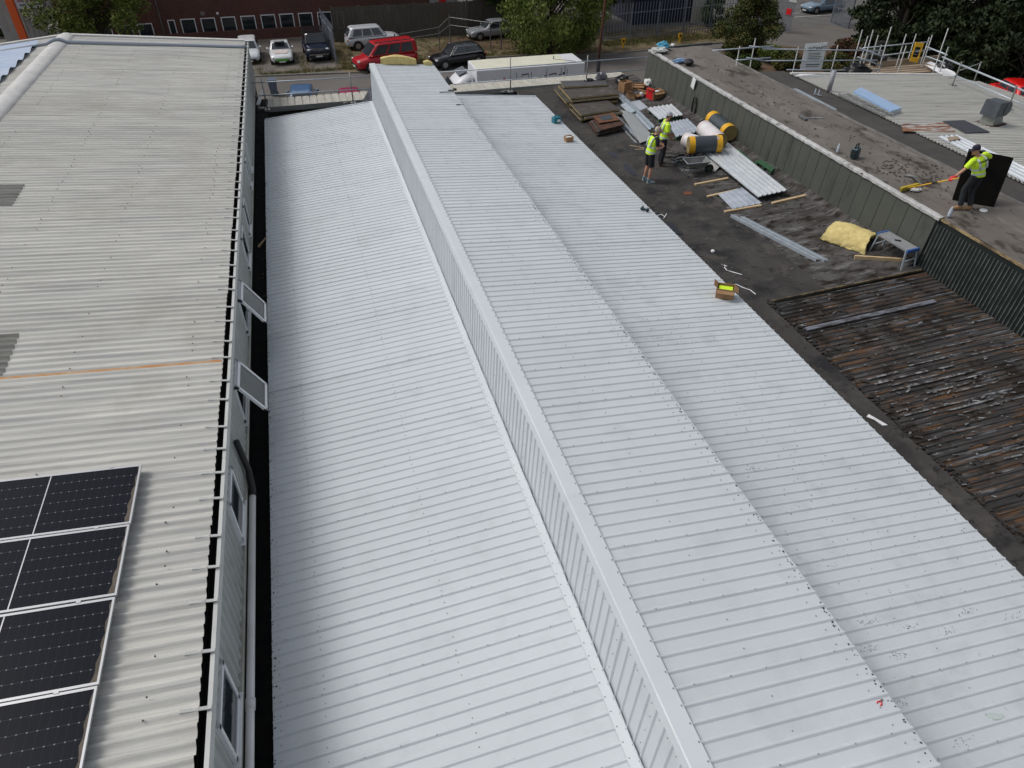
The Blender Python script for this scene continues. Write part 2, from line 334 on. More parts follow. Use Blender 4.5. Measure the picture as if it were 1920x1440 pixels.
# ================================================================== building with the new white ribbed roof
YF = 30.4                        # far end of the white roof
def sheet_mesh(name, prof, run, mats, n=5, pitch=0.2, lap=True):
    """ribbed sheet: prof = [(y, z)] for one pitch, extruded along run = list of (x, z) section points"""
    pts = []
    for k in range(n): pts += [(y + k * pitch, z) for (y, z) in prof]
    pts.append((n * pitch, prof[0][1]))
    if lap: pts.append((n * pitch + prof[1][0], prof[1][1]))
    m = MB(); m.grid([[(x, y, zz + z) for (y, z) in pts] for (x, zz) in run]); return m.mesh(name, mats)
RIB = [(0.0, 0.0), (0.022, 0.020), (0.040, 0.020), (0.062, 0.0), (0.122, 0.0)]
whb = thing('white_roofed_workshop', 'long workshop with a new white ribbed metal roof and raised lantern, centre of the picture', 'building', (3.9, 14.0, 0.0))
BX = whb.location
xl0, zl0 = -1.80, 5.72; xl1 = 2.56; TL = math.tan(R(4.72)); zl = lambda x: zl0 + (x - xl0) * TL
xr1, zr1 = 9.56, 5.743; TR = math.tan(R(5.0)); zr = lambda x: zr1 + (xr1 - x) * TR
xc0, xc1 = 2.74, 5.18; TC = math.tan(R(4.7)); zc = lambda x: 7.51 - (x - 2.82) * TC
lx = lambda x: x - BX.x
me_L = sheet_mesh('roof_sheet', RIB, [(lx(xl0), zl(xl0)), (lx(xl1), zl(xl1))], m_white)
me_R = sheet_mesh('roof_sheet', RIB, [(lx(5.08), zr(5.08)), (lx(xr1), zr(xr1))], m_whiter)
me_C = sheet_mesh('roof_sheet', RIB, [(lx(xc0), zc(xc0)), (lx(xc1), zc(xc1))], m_white)
# clerestory wall sheets lean slightly
xw0, zw0, xw1, zw1 = 2.545, 6.07, 2.625, 7.50
m = MB(); pts = []
for k in range(5): pts += [(y + k * 0.2, z) for (y, z) in RIB]
pts.append((1.0, 0.0)); pts.append((1.022, 0.020))
m.grid([[(lx(x) - d, y, z) for (y, d) in pts] for (x, z) in ((xw0, zw0), (xw1, zw1))]); me_W = m.mesh('wall_sheet', m_white)
NS = 34
for k in range(NS):
    y = YF - 1.0 - k * 1.0 - BX.y; dz = 0.0028 * (k % 2)
    g_ = lambda: (0, random.uniform(-.0006, .0006), random.uniform(-.0009, .0009))
    inst(me_L, 'roof_sheet', whb, (0, y, dz), g_()); inst(me_C, 'roof_sheet', whb, (0, y, dz), g_()); inst(me_R, 'roof_sheet', whb, (0, y, dz), g_())
    inst(me_W, 'wall_sheet', whb, (-dz, y - 0.06, 0))
# flashings in 3 m lengths
for k in range(12):
    y1 = YF + 0.03 - 3.0 * k; y0 = y1 - 3.03; d = 0.003 * (k % 2)
    m = MB(); zz = zl(2.40) + 0.036 + d                     # apron between left slope and clerestory wall
    sec = [(2.40, zz - 0.028), (2.405, zz), (2.528 - d, zl(2.528) + 0.045 + d), (2.524 - d, 6.20 + d)]
    nseg = 15
    m.grid([[(x - (0.004 * math.sin(j * 2.1) if i_ == 3 else 0), y0 + (y1 - y0) * j / nseg, z + (0.012 * math.sin(j * 1.7 + k) if i_ == 3 else 0)) for j in range(nseg + 1)] for i_, (x, z) in enumerate(sec)])
    m.build('apron_flashing', m_flash, whb)
    m = MB(); zt = 7.555 + d
    sec = [(2.575 - d, 7.385), (2.588 - d, zt - 0.012), (2.60, zt), (2.815, zc(2.815) + 0.040 + d), (2.82, zc(2.82) + 0.028 + d)]
    m.grid([[(x, y, z) for y in (y0, y1)] for (x, z) in sec]); m.build('ridge_flashing', m_flash, whb)
# verge trims along the far end, lantern end wall, step wall, eave boards
m = MB(); m.plate([(2.56, YF - 0.02, 6.0), (2.60, YF - 0.02, 7.50), (5.13, YF - 0.02, zc(5.13) - .01), (5.13, YF - 0.02, 6.0)], (0, -0.06, 0)); m.build('lantern_end_wall', m_white, whb)
m = MB(); m.span((5.07, -4.0, 6.0), (5.12, YF - .03, 7.28)); m.build('lantern_step_wall', m_white, whb)
m = MB(); m.plate([(xl0 + .06, YF - .1, 4.9), (xl0 + .06, YF - .1, zl(xl0) - .01), (2.5, YF - .1, zl(2.5) - .01), (5.1, YF - .1, zr(5.1) - .01), (xr1 - .1, YF - .1, zr(xr1 - .1) - .01), (xr1 - .1, YF - .1, 4.9)], (0, -0.08, 0)); m.build('gable_wall', m_clad, whb)
m = MB(); m.bar((xl0 + .02, YF + 0.035, zl(xl0) + .012), (2.42, YF + 0.035, zl(2.42) + .012), 0.05, 0.05); m.build('verge_trim', m_flash, whb)
m = MB(); m.bar((5.2, YF + 0.035, zr(5.2) + .012), (xr1, YF + 0.035, zr(xr1) + .012), 0.05, 0.05); m.build('verge_trim', m_flash, whb)
m = MB(); m.span((xl0 + .12, -4, 0), (xr1 - .12, YF - .2, 5.3)); m.build('wall', m_clad, whb)
# fixings
def screws(pts, r=0.0105, h=0.008):
    m = MB()
    for (x, y, z, nx, nz) in pts:
        n = 6; a = Vector((nx, 0, nz)).normalized(); t = Vector((nz, 0, -nx)).normalized(); u = Vector((0, 1, 0)); c = Vector((x, y, z))
        vs = [c + (t * math.cos(6.283 * k / n) + u * math.sin(6.283 * k / n)) * r for k in range(n)] + [c + a * h + (t * math.cos(6.283 * k / n) + u * math.sin(6.283 * k / n)) * r * .7 for k in range(n)]
        m.add(vs, [tuple(range(n, 2 * n))] + [(k, (k + 1) % n, (k + 1) % n + n, k + n) for k in range(n)])
    return m
P = []
for k in range(NS * 5):
    y = YF - 1.0 + 0.026 - 0.2 * (k - 4); pan = y + 0.085
    if y > YF - .1: continue
    for x in (-1.70,) : P.append((x, pan, zl(x) + .003, 0, 1))
    if k % 5 != 2:
        for x in (-1.12, 0.72): P.append((x + random.uniform(-.01, .01), pan + random.uniform(-.015, .015), zl(x) + .003, 0, 1))
    P.append((2.43, y, zl(2.43) + .040, 0, 1)); P.append((2.79, y, zc(2.79) + .046, 0, 1))
    for x in (4.98,): P.append((x, pan, zc(x) + .003, 0, 1))
    if k % 5 in (1, 3): P.append((3.85, pan, zc(3.85) + .003, 0, 1)); P.append((7.2, pan, zr(7.2) + .003, 0, 1))
    P.append((9.38, pan, zr(9.38) + .003, 0, 1))
    P.append((5.75, pan, zr(5.75) + .003, 0, 1))
    P.append((2.565, y, 7.36, -1, 0.05)); P.append((2.497, y + .085, 6.24, -1, .05))
    if k % 5 == 4:
        for j in range(9): P.append((-1.6 + .46 * j, y, zl(-1.6 + .46 * j) + .024, 0, 1))
        for j in range(5): P.append((3.05 + .46 * j, y, zc(3.05 + .46 * j) + .024, 0, 1))
        for j in range(9): P.append((5.6 + .46 * j, y, zr(5.6 + .46 * j) + .024, 0, 1))
        for j in range(3): P.append((2.54 + .02 * j, y, 6.45 + .3 * j, -1, .05))
o = screws(P).build('roof_fixing', m_screw, whb); stuff(o)
# drilling swarf and filler crumbs along the lantern edge, the left eave and trodden dirt on the right slope
m = MB()
for k in range(900):
    y = random.uniform(2.0, 24.0); t = random.random()
    if t < .45: x = 5.16 - abs(random.gauss(0, .03)); z = zc(x) + .004
    elif t < .75: x = -1.79 + abs(random.gauss(0, .025)); z = zl(x) + .004
    else: x = min(9.3, max(5.3, random.gauss(7.0, 1.1))); y = random.choice((5.0, 6.2, 7.8, 9.5, 12.0)) + random.gauss(0, .5); z = zr(x) + .004
    s_ = random.uniform(.006, .017) * (1.1 if t < .75 else .8)
    m.box((x, y, z), (s_ * random.uniform(.7, 1.8), s_, .006), rz=random.uniform(0, 3))
stuff(m.build('loose_swarf', m_chip, whb))

# ================================================================== old building on the left
old = thing('old_cement_roof_building', 'old building with grey corrugated cement roof along the left side', 'building', (-9.0, 16.0, 0.0))
OX = old.location; xe, ze = -2.22, 7.52; TO = math.tan(R(5.2)); zo = lambda x: ze + (xe - x) * TO; XRG = -9.15; YO = 35.6
OP = 0.175
prof = [(OP * u, .040 * z) for (u, z) in ((0, .08), (.10, 0), (.36, 0), (.46, .10), (.56, .42), (.66, .80), (.74, .97), (.84, 1), (.92, .75), (.97, .30))]
run = [(xe - OX.x, zo(xe)), (-4.6 - OX.x, zo(-4.6)), (XRG - OX.x, zo(XRG))]
me_O = sheet_mesh('roof_sheet', prof, run, m_cement, n=6, pitch=OP, lap=False)
run2 = [(XRG - OX.x, zo(XRG)), (-16.0 - OX.x, zo(XRG) - (16.0 - 9.15) * TO)]
me_O2 = sheet_mesh('roof_sheet', prof, run2, m_cement, n=6, pitch=OP, lap=False)
SW = 6 * OP
for k in range(38):
    y = YO - SW * (k + 1)
    inst(me_O, 'roof_sheet', old, (0, y - OX.y, 0.002 * (k % 3)), rot=(0, 0.0006 * (k % 3 - 1), 0))
    if k < 18: inst(me_O2, 'roof_sheet', old, (0, y - OX.y, 0.002 * (k % 3)))
# ridge caps: lobed, 1 m lengths
m = MB(); sec = [(XRG - .34, zo(XRG) - .012), (XRG - .33, zo(XRG) + .03), (XRG - .2, zo(XRG) + .085), (XRG - .07, zo(XRG) + .125), (XRG + .07, zo(XRG) + .125), (XRG + .2, zo(XRG) + .075), (XRG + .33, zo(XRG) + .012), (XRG + .335, zo(XRG) - .03)]
m.grid([[(x - OX.x, yy, z) for yy in (0, 1.05)] for (x, z) in sec]); me_cap = m.mesh('ridge_cap', m_cement_pale, smooth=True)
for k in range(26): inst(me_cap, 'ridge_cap', old, (0, YO + .04 - 1.02 * (k + 1) - OX.y, 0.004 * (k % 2)))
# verge trim at the far end, gable
m = MB(); m.bar((xe, YO + .06, zo(xe) + .05), (XRG, YO + .06, zo(XRG) + .05), .22, .07); m.bar((XRG, YO + .06, zo(XRG) + .05), (-16, YO + .06, zo(XRG) - 6.85 * TO + .05), .22, .07); m.build('verge_trim', m_cement_pale, old)
m = MB(); m.plate([(-2.2, YO - .05, 0), (-2.2, YO - .05, zo(-2.2) - .02), (XRG, YO - .05, zo(XRG) - .02), (-16, YO - .05, zo(XRG) - 6.85 * TO - .02), (-16, YO - .05, 0)], (0, -.1, 0)); m.build('gable_wall', m_clad, old)
# gutter: trough with pale outer lip, brackets
m = MB(); sec = [(-2.215, 7.49), (-2.215, 7.36), (-2.14, 7.36), (-2.14, 7.47)]
m.grid([[(x, y, z) for y in (-4, YO)] for (x, z) in sec]); m.build('gutter_trough', m_black, old)
GL = 3.0
for k in range(14):
    y1 = YO - GL * k; y0 = max(-4, y1 - GL + .004)
    m = MB(); m.span((-2.138, y0, 7.33), (-2.088, y1, 7.50 - .002 * (k % 2))); m.build('gutter_lip', m_gutl, old)
for py in (598.25, 652.5, 735, 833.75, 953.4, 1098.8, 1338): pass
yb = 4.571; ys = [4.571, 5.337, 5.942, 6.553, 7.162, 7.763, 8.218] + [8.218 + .6 * (k + 1) + random.uniform(-.04, .04) for k in range(45)]
for y in ys:
    if y > YO - .2: continue
    m = MB(); y = YO - round((YO - y) / OP) * OP - .04; m.bar((-2.40, y, zo(-2.40) + .046), (-2.105, y, 7.525), .04, .014); m.span((-2.125, y - .02, 7.46), (-2.085, y + .02, 7.535)); m.build('gutter_bracket', m_gutl, old)
# side wall: ribbed cladding sheets, bottom trim, window openings
XWL = -2.125
mm = MB(); pr = [(0, 0), (.03, .03), (.07, .03), (.10, 0), (.18, 0)]
pts = []
for k in range(5): pts += [(y + k * .2, d) for (y, d) in pr]
pts.append((1.0, 0)); mm.grid([[(XWL + d - .03 - OX.x, y, z) for (y, d) in pts] for z in (6.12, 7.40)]); me_wc = mm.mesh('cladding_sheet', m_clad)
for k in range(39): inst(me_wc, 'cladding_sheet', old, (0.001 * (k % 2), YO - 1.0 - k - OX.y, 0))
m = MB(); m.span((-2.16, -4, 6.0), (XWL + .022, YO, 6.135)); m.build('base_trim', m_trim, old)
m = MB(); m.span((-15.9, -4, 0), (-2.17, YO - .2, 7.2)); m.build('wall', m_black, old)
m_glass_s = mat('sash_glass', (.05, .06, .062), rough=.08, spec=.6)
def window(yc, wd, opened=0.0, z0=6.28, z1=7.12):
    f = MB(); x0, x1 = XWL - .03, XWL + .028
    for (a, b) in (((yc - wd / 2, z0), (yc + wd / 2, z0 + .06)), ((yc - wd / 2, z1 - .06), (yc + wd / 2, z1)), ((yc - wd / 2, z0), (yc - wd / 2 + .06, z1)), ((yc + wd / 2 - .06, z0), (yc + wd / 2, z1))):
        f.span((x0, a[0], a[1]), (x1, b[0], b[1]))
    fo = f.build('window', m_upvc, old)
    g = MB(); g.span((x0 + .004, yc - wd / 2 + .05, z0 + .05), (XWL + .012, yc + wd / 2 - .05, z1 - .05)); g.build('pane', m_glass, fo)
    s_ = MB(); s_.span((x0, yc - wd / 2 - .06, z0 - .03), (XWL + .06, yc + wd / 2 + .04, z0 - .002)); s_.build('sill', m_upvc, fo)
    if opened:
        M = Matrix.Translation((x1 + .01, yc, z1 - .03)) @ Matrix.Rotation(-R(opened), 4, 'Y')
        hh = z1 - z0 - .08; a = MB()
        for (c, d) in (((0, 0, -.03), (.045, wd - .06, .06)), ((0, 0, -hh + .03), (.045, wd - .06, .06)), ((0, -(wd - .06) / 2 + .03, -hh / 2), (.045, .06, hh)), ((0, (wd - .06) / 2 - .03, -hh / 2), (.045, .06, hh))): a.box(c, d)
        a.v = [tuple(M @ Vector(p)) for p in a.v]; so_ = a.build('open_sash', m_upvc, fo)
        b = MB(); b.box((0, 0, -hh / 2), (.012, wd - .17, hh - .11)); b.v = [tuple(M @ Vector(p)) for p in b.v]; b.build('sash_pane', m_glass_s, fo)
for (pya, pyb, op) in ((1300, 1432, 0), (912, 992, 0), (694, 740, 31), (522, 554, 31), (392, 425, 0), (330, 352, 0), (238, 252, 0), (205, 216, 0)):
    ya = atx(448, pya, XWL + .03); yb_ = atx(448, pyb, XWL + .03)
    window((ya.y + yb_.y) / 2, abs(ya.y - yb_.y) if op == 0 else .9, op)
# soil pipe along the wall foot, rubber boot, conduit over the roof, stains
yp = atx(470, 915, -2.03).y
m = MB(); m.tube([(-2.03, -4, 5.98), (-2.03, yp, 6.0)], .056, 14); m.tube([(-2.03, 5.35, 5.985), (-2.03, 5.50, 5.986)], .066, 14); m.build('soil_pipe', m_pipe, old, smooth=True)
a_ = atx(440, 815, -2.05)
m = MB(); m.tube([(-2.03, yp - .06, 6.0), (-2.03, yp + .10, 6.02), (-2.05, yp + .35, 6.25), (-2.06, a_.y, 7.05)], [.062, .06, .055, .05], 12); m.build('black_drain_boot', m_blk, old, smooth=True)
m = MB(); m.span((-2.13, 15.0, 5.955), (-1.76, 15.02, 5.975)); 
c0 = at(466, 99.5, 7.60)
m = MB(); yk = 34.3
m.tube([(-2.10, yk, 7.60), (-2.4, yk, zo(-2.4) + .09), (XRG + .35, yk - .15, zo(XRG + .35) + .10), (XRG + .1, yk - .15, zo(XRG) + .19), (XRG - .1, yk - .18, zo(XRG) + .19), (XRG - .4, yk - .2, zo(XRG) + .07), (-11.5, yk - .3, zo(XRG) - 2.35 * TO + .09)], .062, 10); m.build('conduit', mat('blue_grey_conduit', (0.30, 0.34, 0.40), rough=.5), old, smooth=True)
def patch(pxs, name, mt):
    pp = []
    for (px, py) in pxs:
        p = at(px, py, 8.0)
        for _ in range(6): p = at(px, py, zo(p.x) + .056)
        pp.append(p)
    mb = MB(); mb.slab(pp, .012); mb.build(name, mt, old)
def zp(px, py, up=.05):
    p = at(px, py, 8.0)
    for _ in range(6): p = at(px, py, zo(p.x) + up)
    return p
for q in (((-60, 345), (47, 343), (22, 384), (-90, 386)), ((-70, 628), (36, 622), (4, 702), (-110, 712))):
    a, b, c, d = [zp(*p) for p in q]
    n = 24; mb = MB(); ny = 60
    rows = []
    for j in range(ny + 1):
        t = j / ny; row = []
        for i in range(2):
            p = a.lerp(b, i).lerp(d.lerp(c, i), t); ph = ((p.y - YO) % OP) / OP
            row.append((p.x, p.y, zo(p.x) + float(np.interp(ph, [0, .1, .36, .46, .56, .66, .74, .84, .92, .97, 1], [.0032, 0, 0, .004, .0168, .032, .0386, .040, .030, .012, .0032])) + .010))
        rows.append(row)
    mb.grid(rows); mb.build('rooflight_sheet', m_stain_sheet, old)
a, b = zp(-40, 714), zp(414, 677)
yy = (a.y + b.y) / 2; yy = YO - round((YO - yy) / OP) * OP + OP * .23
m = MB(); m.bar((-9.0, yy, zo(-9.0) + .008), (-2.25, yy, zo(-2.25) + .010), .085, .012); m.build('rusty_valley', m_rust_line, old)
# roof bolts
P = []
for k in range(39 * 4):
    y = YO - .146 * 1.75 * (k + .5)
    for x in (-2.75, -4.6, -6.3, -8.2):
        if random.random() < .6: P.append((x + random.uniform(-.05, .05), y + random.uniform(-.03, .03), zo(x) + .05, 0, 1))
m = screws(P, r=.013, h=.014); stuff(m.build('roof_fixing', mat('rusty_bolt', (0.13, 0.11, 0.095), rough=.8), old))
# blue translucent rooflight strip on the far slope
m = MB(); zf = lambda x: zo(XRG) - (XRG - x) * TO + .07
pts = [(j * .09, .05 * (1 + math.sin(j * .09 * 6.283 / 1.05))) for j in range(150)]
m.grid([[(x, 34.9 - y, zf(x) + z) for (y, z) in pts] for x in (-13.5, -9.95)]); m.build('blue_rooflight', mat('blue_tinted_sheet', (0.30, 0.40, 0.56), (0.40, 0.47, 0.60), scale=1.5, stretch=(.4, 2, 1), rough=.35), old)

# black gutter between the two buildings
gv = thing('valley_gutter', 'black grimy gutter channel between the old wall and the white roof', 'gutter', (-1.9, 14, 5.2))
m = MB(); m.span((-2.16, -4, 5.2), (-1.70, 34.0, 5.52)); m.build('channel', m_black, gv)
m = MB()
for k in range(60):
    y = random.uniform(16, 33); m.box((random.uniform(-2.1, -1.8), y, 5.53), (random.uniform(.02, .05), random.uniform(.02, .07), .02), rz=random.uniform(0, 3))
stuff(m.build('leaf_litter', mat('dead_leaves', (0.09, 0.075, 0.045), rough=1), gv))

# solar panels -------------------------------------------------------
def cell_mat():
    m = bpy.data.materials.new('solar_cells'); m.use_nodes = True; t = m.node_tree; L = t.links; p = t.nodes['Principled BSDF']
    tc = t.nodes.new('ShaderNodeTexCoord'); sx = t.nodes.new('ShaderNodeSeparateXYZ'); L.new(tc.outputs['Object'], sx.inputs[0])
    def line(sock, period, off, half):
        a = t.nodes.new('ShaderNodeMath'); a.operation = 'ADD'; a.inputs[1].default_value = off + period * 100; L.new(sock, a.inputs[0])
        b = t.nodes.new('ShaderNodeMath'); b.operation = 'PINGPONG'; b.inputs[1].default_value = period / 2; L.new(a.outputs[0], b.inputs[0])
        c = t.nodes.new('ShaderNodeMath'); c.operation = 'LESS_THAN'; c.inputs[1].default_value = half; L.new(b.outputs[0], c.inputs[0]); return c.outputs[0]
    lx_ = line(sx.outputs[0], .0935, 0, .0014); ly_ = line(sx.outputs[1], .184, .0, .0022)
    dm = t.nodes.new('ShaderNodeMath'); dm.operation = 'MULTIPLY'
    lx2 = line(sx.outputs[0], .0935, 0, .008); ly2 = line(sx.outputs[1], .184, 0, .006); L.new(lx2, dm.inputs[0]); L.new(ly2, dm.inputs[1])
    n = t.nodes.new('ShaderNodeTexNoise'); n.inputs['Scale'].default_value = 2.0
    def mx(f, a, b):
        k = t.nodes.new('ShaderNodeMix'); k.data_type = 'RGBA'; L.new(f, k.inputs[0])
        for i, v in ((6, a), (7, b)):
            if isinstance(v, tuple): k.inputs[i].default_value = (*v, 1)
            else: L.new(v, k.inputs[i])
        return k.outputs[2]
    c = mx(n.outputs[0], (0.0035, 0.0048, 0.0095), (0.006, 0.0075, 0.014)); c = mx(lx_, c, (0.022, 0.025, 0.032)); c = mx(ly_, c, (0.05, 0.055, 0.065)); c = mx(dm.outputs[0], c, (0.22, 0.23, 0.25))
    L.new(c, p.inputs['Base Color']); p.inputs['Roughness'].default_value = 0.22; p.inputs['Specular IOR Level'].default_value = 0.16; return m
m_cell = cell_mat(); m_alu = mat('aluminium_frame', (0.55, 0.56, 0.575), rough=.35, metal=.5); m_mud2 = mat('dried_mud_film', (0.15, 0.125, 0.10), (0.09, 0.075, 0.06), scale=5, rough=.9)
LX, LY = 2.279, 1.134
rows_y = [8.47, 7.32, 6.16, 5.01]
dsc = ['farthest of the four dark solar panels on the old roof, white rail above it', 'second dark solar panel from the far end of the row on the old roof', 'third dark solar panel from the far end of the row on the old roof', 'nearest dark solar panel, cut by the bottom left corner of the picture']
for i, y1 in enumerate(rows_y):
    xc_ = -3.17 - LX / 2 - .01 * i; zc_ = zo(xc_) + .15
    t = thing('solar_panel', dsc[i], 'solar panel', (xc_, y1 - LY / 2 - .008, zc_), 0, 'solar panels on the old roof'); t.rotation_euler = (0, R(5.2), 0)
    f = MB()
    for (c, d) in (((0, LY / 2 - .016, 0), (LX, .032, .04)), ((0, -LY / 2 + .016, 0), (LX, .032, .04)), ((LX / 2 - .012, 0, -.0005), (.024, LY - .064, .04)), ((-LX / 2 + .012, 0, -.0005), (.024, LY - .064, .04))): f.box(c, d)
    f.build('frame', m_alu, t, world=False)
    g = MB(); g.box((0, 0, .002), (LX - .046, LY - .06, .022)); g.build('cells', m_cell, t, world=False)
    g = MB(); g.box((0, 0, .0145), (.014, LY - .062, .004)); g.build('centre_strip', m_alu, t, world=False)
    g = MB(); nb = 14; top = [(LX / 2 - .026 - (.006 + .058 * (1 - j / nb) * (.75 + .25 * math.sin(5.0 * j / nb + i * 1.3)) + .012 * math.sin(j * 1.9 + i)) , -LY / 2 + .034 + (LY - .068) * j / nb, .0165) for j in range(nb + 1)]
    g.grid([top, [(LX / 2 - .024, p[1], .0165) for p in top]]); g.build('mud_film', m_mud2, t, world=False)
    r_ = MB()
    for xx in (-.75, .75): r_.box((xx, 0, -.06), (.04, LY + .02, .08)); r_.box((xx, LY / 2 + .007, .012), (.05, .03, .03))
    r_.build('mounting_rail', m_alu, t, world=False)

# ================================================================== middle building: valley deck, grey upstand wall, upper flat roof
mid = thing('felt_roof_building', 'building with dark felt valley roof, olive grey upstand wall and dusty brown upper roof', 'building', (14.0, 16.0, 0.0))
XD = 10.35
zd = lambda x: 5.45 if x < XD else 5.45 + (x - XD) * 0.0543
YB = 13.15
def ond(px, py, dz=0.0):
    p = at(px, py, 5.5)
    for _ in range(8): p = at(px, py, zd(p.x) + dz)
    return p
def fine(xs, ys, zf_): return [[(x, y, zf_(x, y)) for y in ys] for x in xs]
m_bit = mat('broken_bitumen', (.016, .014, .013), (.035, .030, .027), scale=8, rough=.9)
m_puddle = mat('standing_water', (.012, .014, .022), rough=.30, spec=.25)
lump = lambda x, y: .012 * math.sin(x * 3.1 + y * 1.3) * math.sin(y * 2.3 - x) + .008 * math.sin(x * 7 + y * 5)
ysn = np.linspace(-4, 32.6, 120)
m = MB(); m.grid(fine(np.linspace(9.2, XD, 6), ysn, lambda x, y: 5.45 + .4 * lump(x, y) + (.03 if x > 10.3 else 0))); m.build('felt_gutter', m_felt, mid, smooth=True)
ysn = np.linspace(YB, 32.6, 90)
m = MB(); m.grid(fine(np.linspace(XD, 12.1, 8), ysn, lambda x, y: zd(x) + .012 + .5 * lump(x, y))); m.build('felt_walkway', m_felt, mid, smooth=True)
m = MB(); m.grid(fine(np.linspace(12.08, 15.05, 16), ysn, lambda x, y: zd(x) + .008 + lump(x, y) * 1.2)); m.build('dirty_deck', m_dirt, mid, smooth=True)
# bare corrugated deck in 0.9 m sheets
prf = [(0, 0), (.05, 0), (.068, .024), (.112, .024), (.13, 0)]
for k in range(19):
    sm = MB(); pts = []
    for j in range(6): pts += [(y + j * .15, z) for (y, z) in prf]
    y1 = YB - .08 - .9 * k
    pts.append((.9, 0)); sm.grid([[(x, y1 - .9 + y, zd(x) - .03 + z + .003 * (k % 2)) for (y, z) in pts] for x in (XD + .02, 12.7, 15.0)]); sm.build('deck_sheet', m_deck, mid)
m = MB(); m.bar((10.5, YB - .03, zd(10.5) + .035), (14.9, YB - .03, zd(14.9) + .035), .03, .05); m.build('edge_batten', mat('dirty_batten', (.20, .155, .08), (.07, .055, .035), scale=5, rough=.9, lo=.42, hi=.6), mid)
yl = ond(1600, 600).y
m = MB(); m.bar((10.6, yl, zd(10.6) + .03), (14.2, yl, zd(14.2) + .03), .13, .04); m.build('loose_felt_strip', mat('grey_blue_strip', (.16, .17, .20), (.05, .05, .055), scale=5, stretch=(.5, 2, 1), rough=.8, lo=.42, hi=.58), mid)
m = MB()
for k in range(300):
    x = random.uniform(10.4, 14.8); y = random.choice((random.uniform(2, 13), random.gauss(8.6, 1.1))); s_ = random.uniform(.008, .035)
    m.box((x, y, zd(x) + .012), (s_ * random.uniform(1, 5), s_, .02), rz=random.gauss(0, .25), ry=random.gauss(0, .1))
for k in range(46):
    x = random.uniform(10.6, 14.2); y = YB - .08 - .9 * random.randrange(0, 11) - .15 * random.randrange(6) - .06; L_ = random.uniform(.25, 1.3)
    if random.random() < .45: y = 8.6 + .15 * random.randrange(-9, 9) + .02; x = random.uniform(10.6, 12.6)
    m.bar((x, y, zd(x) + .010), (x + L_, y + random.gauss(0, .01), zd(x + L_) + .010), random.uniform(.012, .05), .008)
stuff(m.build('deck_debris', mat('pale_debris', (.26, .265, .27), (.05, .045, .045), scale=7, rough=.95, lo=.38, hi=.56), mid))
m = MB()
for k in range(500):
    x = random.uniform(12.1, 14.9) if random.random() < .7 else random.uniform(9.8, 12); y = random.uniform(13.3, 30); s_ = random.uniform(.01, .05)
    m.box((x, y, zd(x) + .015), (s_ * random.uniform(1, 2.5), s_, .02), rz=random.uniform(0, 3))
stuff(m.build('roof_rubble', mat('dark_rubble', (.05, .043, .038), (.15, .14, .13), scale=9, rough=.95, lo=.45, hi=.6), mid))
m = MB()
for k in range(300):
    y = random.uniform(2, 13.3); x = 10.42 + random.gauss(0, .07) + .05 * math.sin(y * 3) ; s_ = random.uniform(.02, .08); m.box((x, y, zd(x) + .010), (s_ * .8, s_ * 1.6, random.uniform(.02, .04)), rz=random.uniform(0, 3), ry=random.uniform(-.2, .2))
for k in range(60):
    x = random.uniform(10.4, 14.9); y = random.uniform(2, 13); s_ = random.uniform(.02, .07); m.box((x, y, zd(x) + .0), (s_ * random.uniform(1, 3), s_, .03), rz=random.gauss(0, .4))
stuff(m.build('bitumen_lumps', m_bit, mid))
for (px, py, rx_, ry_) in ((1180, 318, .16, .5), (1226, 402, .18, .65), (1262, 428, .15, .5), (1150, 290, .14, .35), (1420, 602, .10, .5)):
    p = ond(px, py, .018); m = MB(); m.add([(p.x + rx_ * math.cos(a) * (1 + .25 * math.sin(3 * a + px)), p.y + ry_ * math.sin(a) * (1 + .2 * math.cos(2 * a + py)), p.z + .004) for a in np.linspace(0, 6.283, 23)[:-1]], [tuple(range(22))]); m.build('puddle', m_puddle, mid)
# upstand wall: 0.5 m panels
xb, zb_, xt, zt_ = 14.97, 5.68, 15.10, 7.06
yw0, yw1 = 13.42, 31.30; NP = 36; pw = (yw1 - yw0) / NP
m = MB(); m.plate([(xb, 0, 0), (xt, 0, zt_ - zb_), (xt, pw - .02, zt_ - zb_), (xb, pw - .02, 0)], (.04, 0, 0)); me_p = m.mesh('wall_panel', m_gwall, off=(xb, 0, 0))
m = MB(); m.plate([(xb + .008, yw0, zb_), (xt + .008, yw0, zt_ - .004), (xt + .008, yw1 - .01, zt_ - .004), (xb + .008, yw1 - .01, zb_)], (.025, 0, 0)); m.build('wall_backing', m_seam, mid)
for k in range(NP): inst(me_p, 'wall_panel', mid, (xb - mid.location.x + random.uniform(-.002, .002), yw0 + pw * k + .01 - mid.location.y, zb_))
m = MB(); m.plate([(xb - .26, yw0, zd(xb - .26) + .02), (xb + .02, yw0, zb_ + .16), (xb + .02, yw1, zb_ + .16), (xb - .26, yw1, zd(xb - .26) + .02)], (0, 0, -.02)); m.build('base_fillet', m_dirt, mid)
for k in range(9):
    y0 = yw0 - .1 + 2.0 * k; y1 = min(y0 + 1.99, yw1); ns = 14; rows = []
    for (dx, dz) in ((-.05, -.04), (-.052, .025), (0, .05), (.09, .055), (.15, .0)):
        rows.append([(xt + dx + random.uniform(-.008, .008), y0 + (y1 - y0) * j / ns, zt_ + dz + random.uniform(-.008, .01)) for j in range(ns + 1)])
    c_ = MB(); c_.grid(rows); c_.build('coping', m_coping, mid)
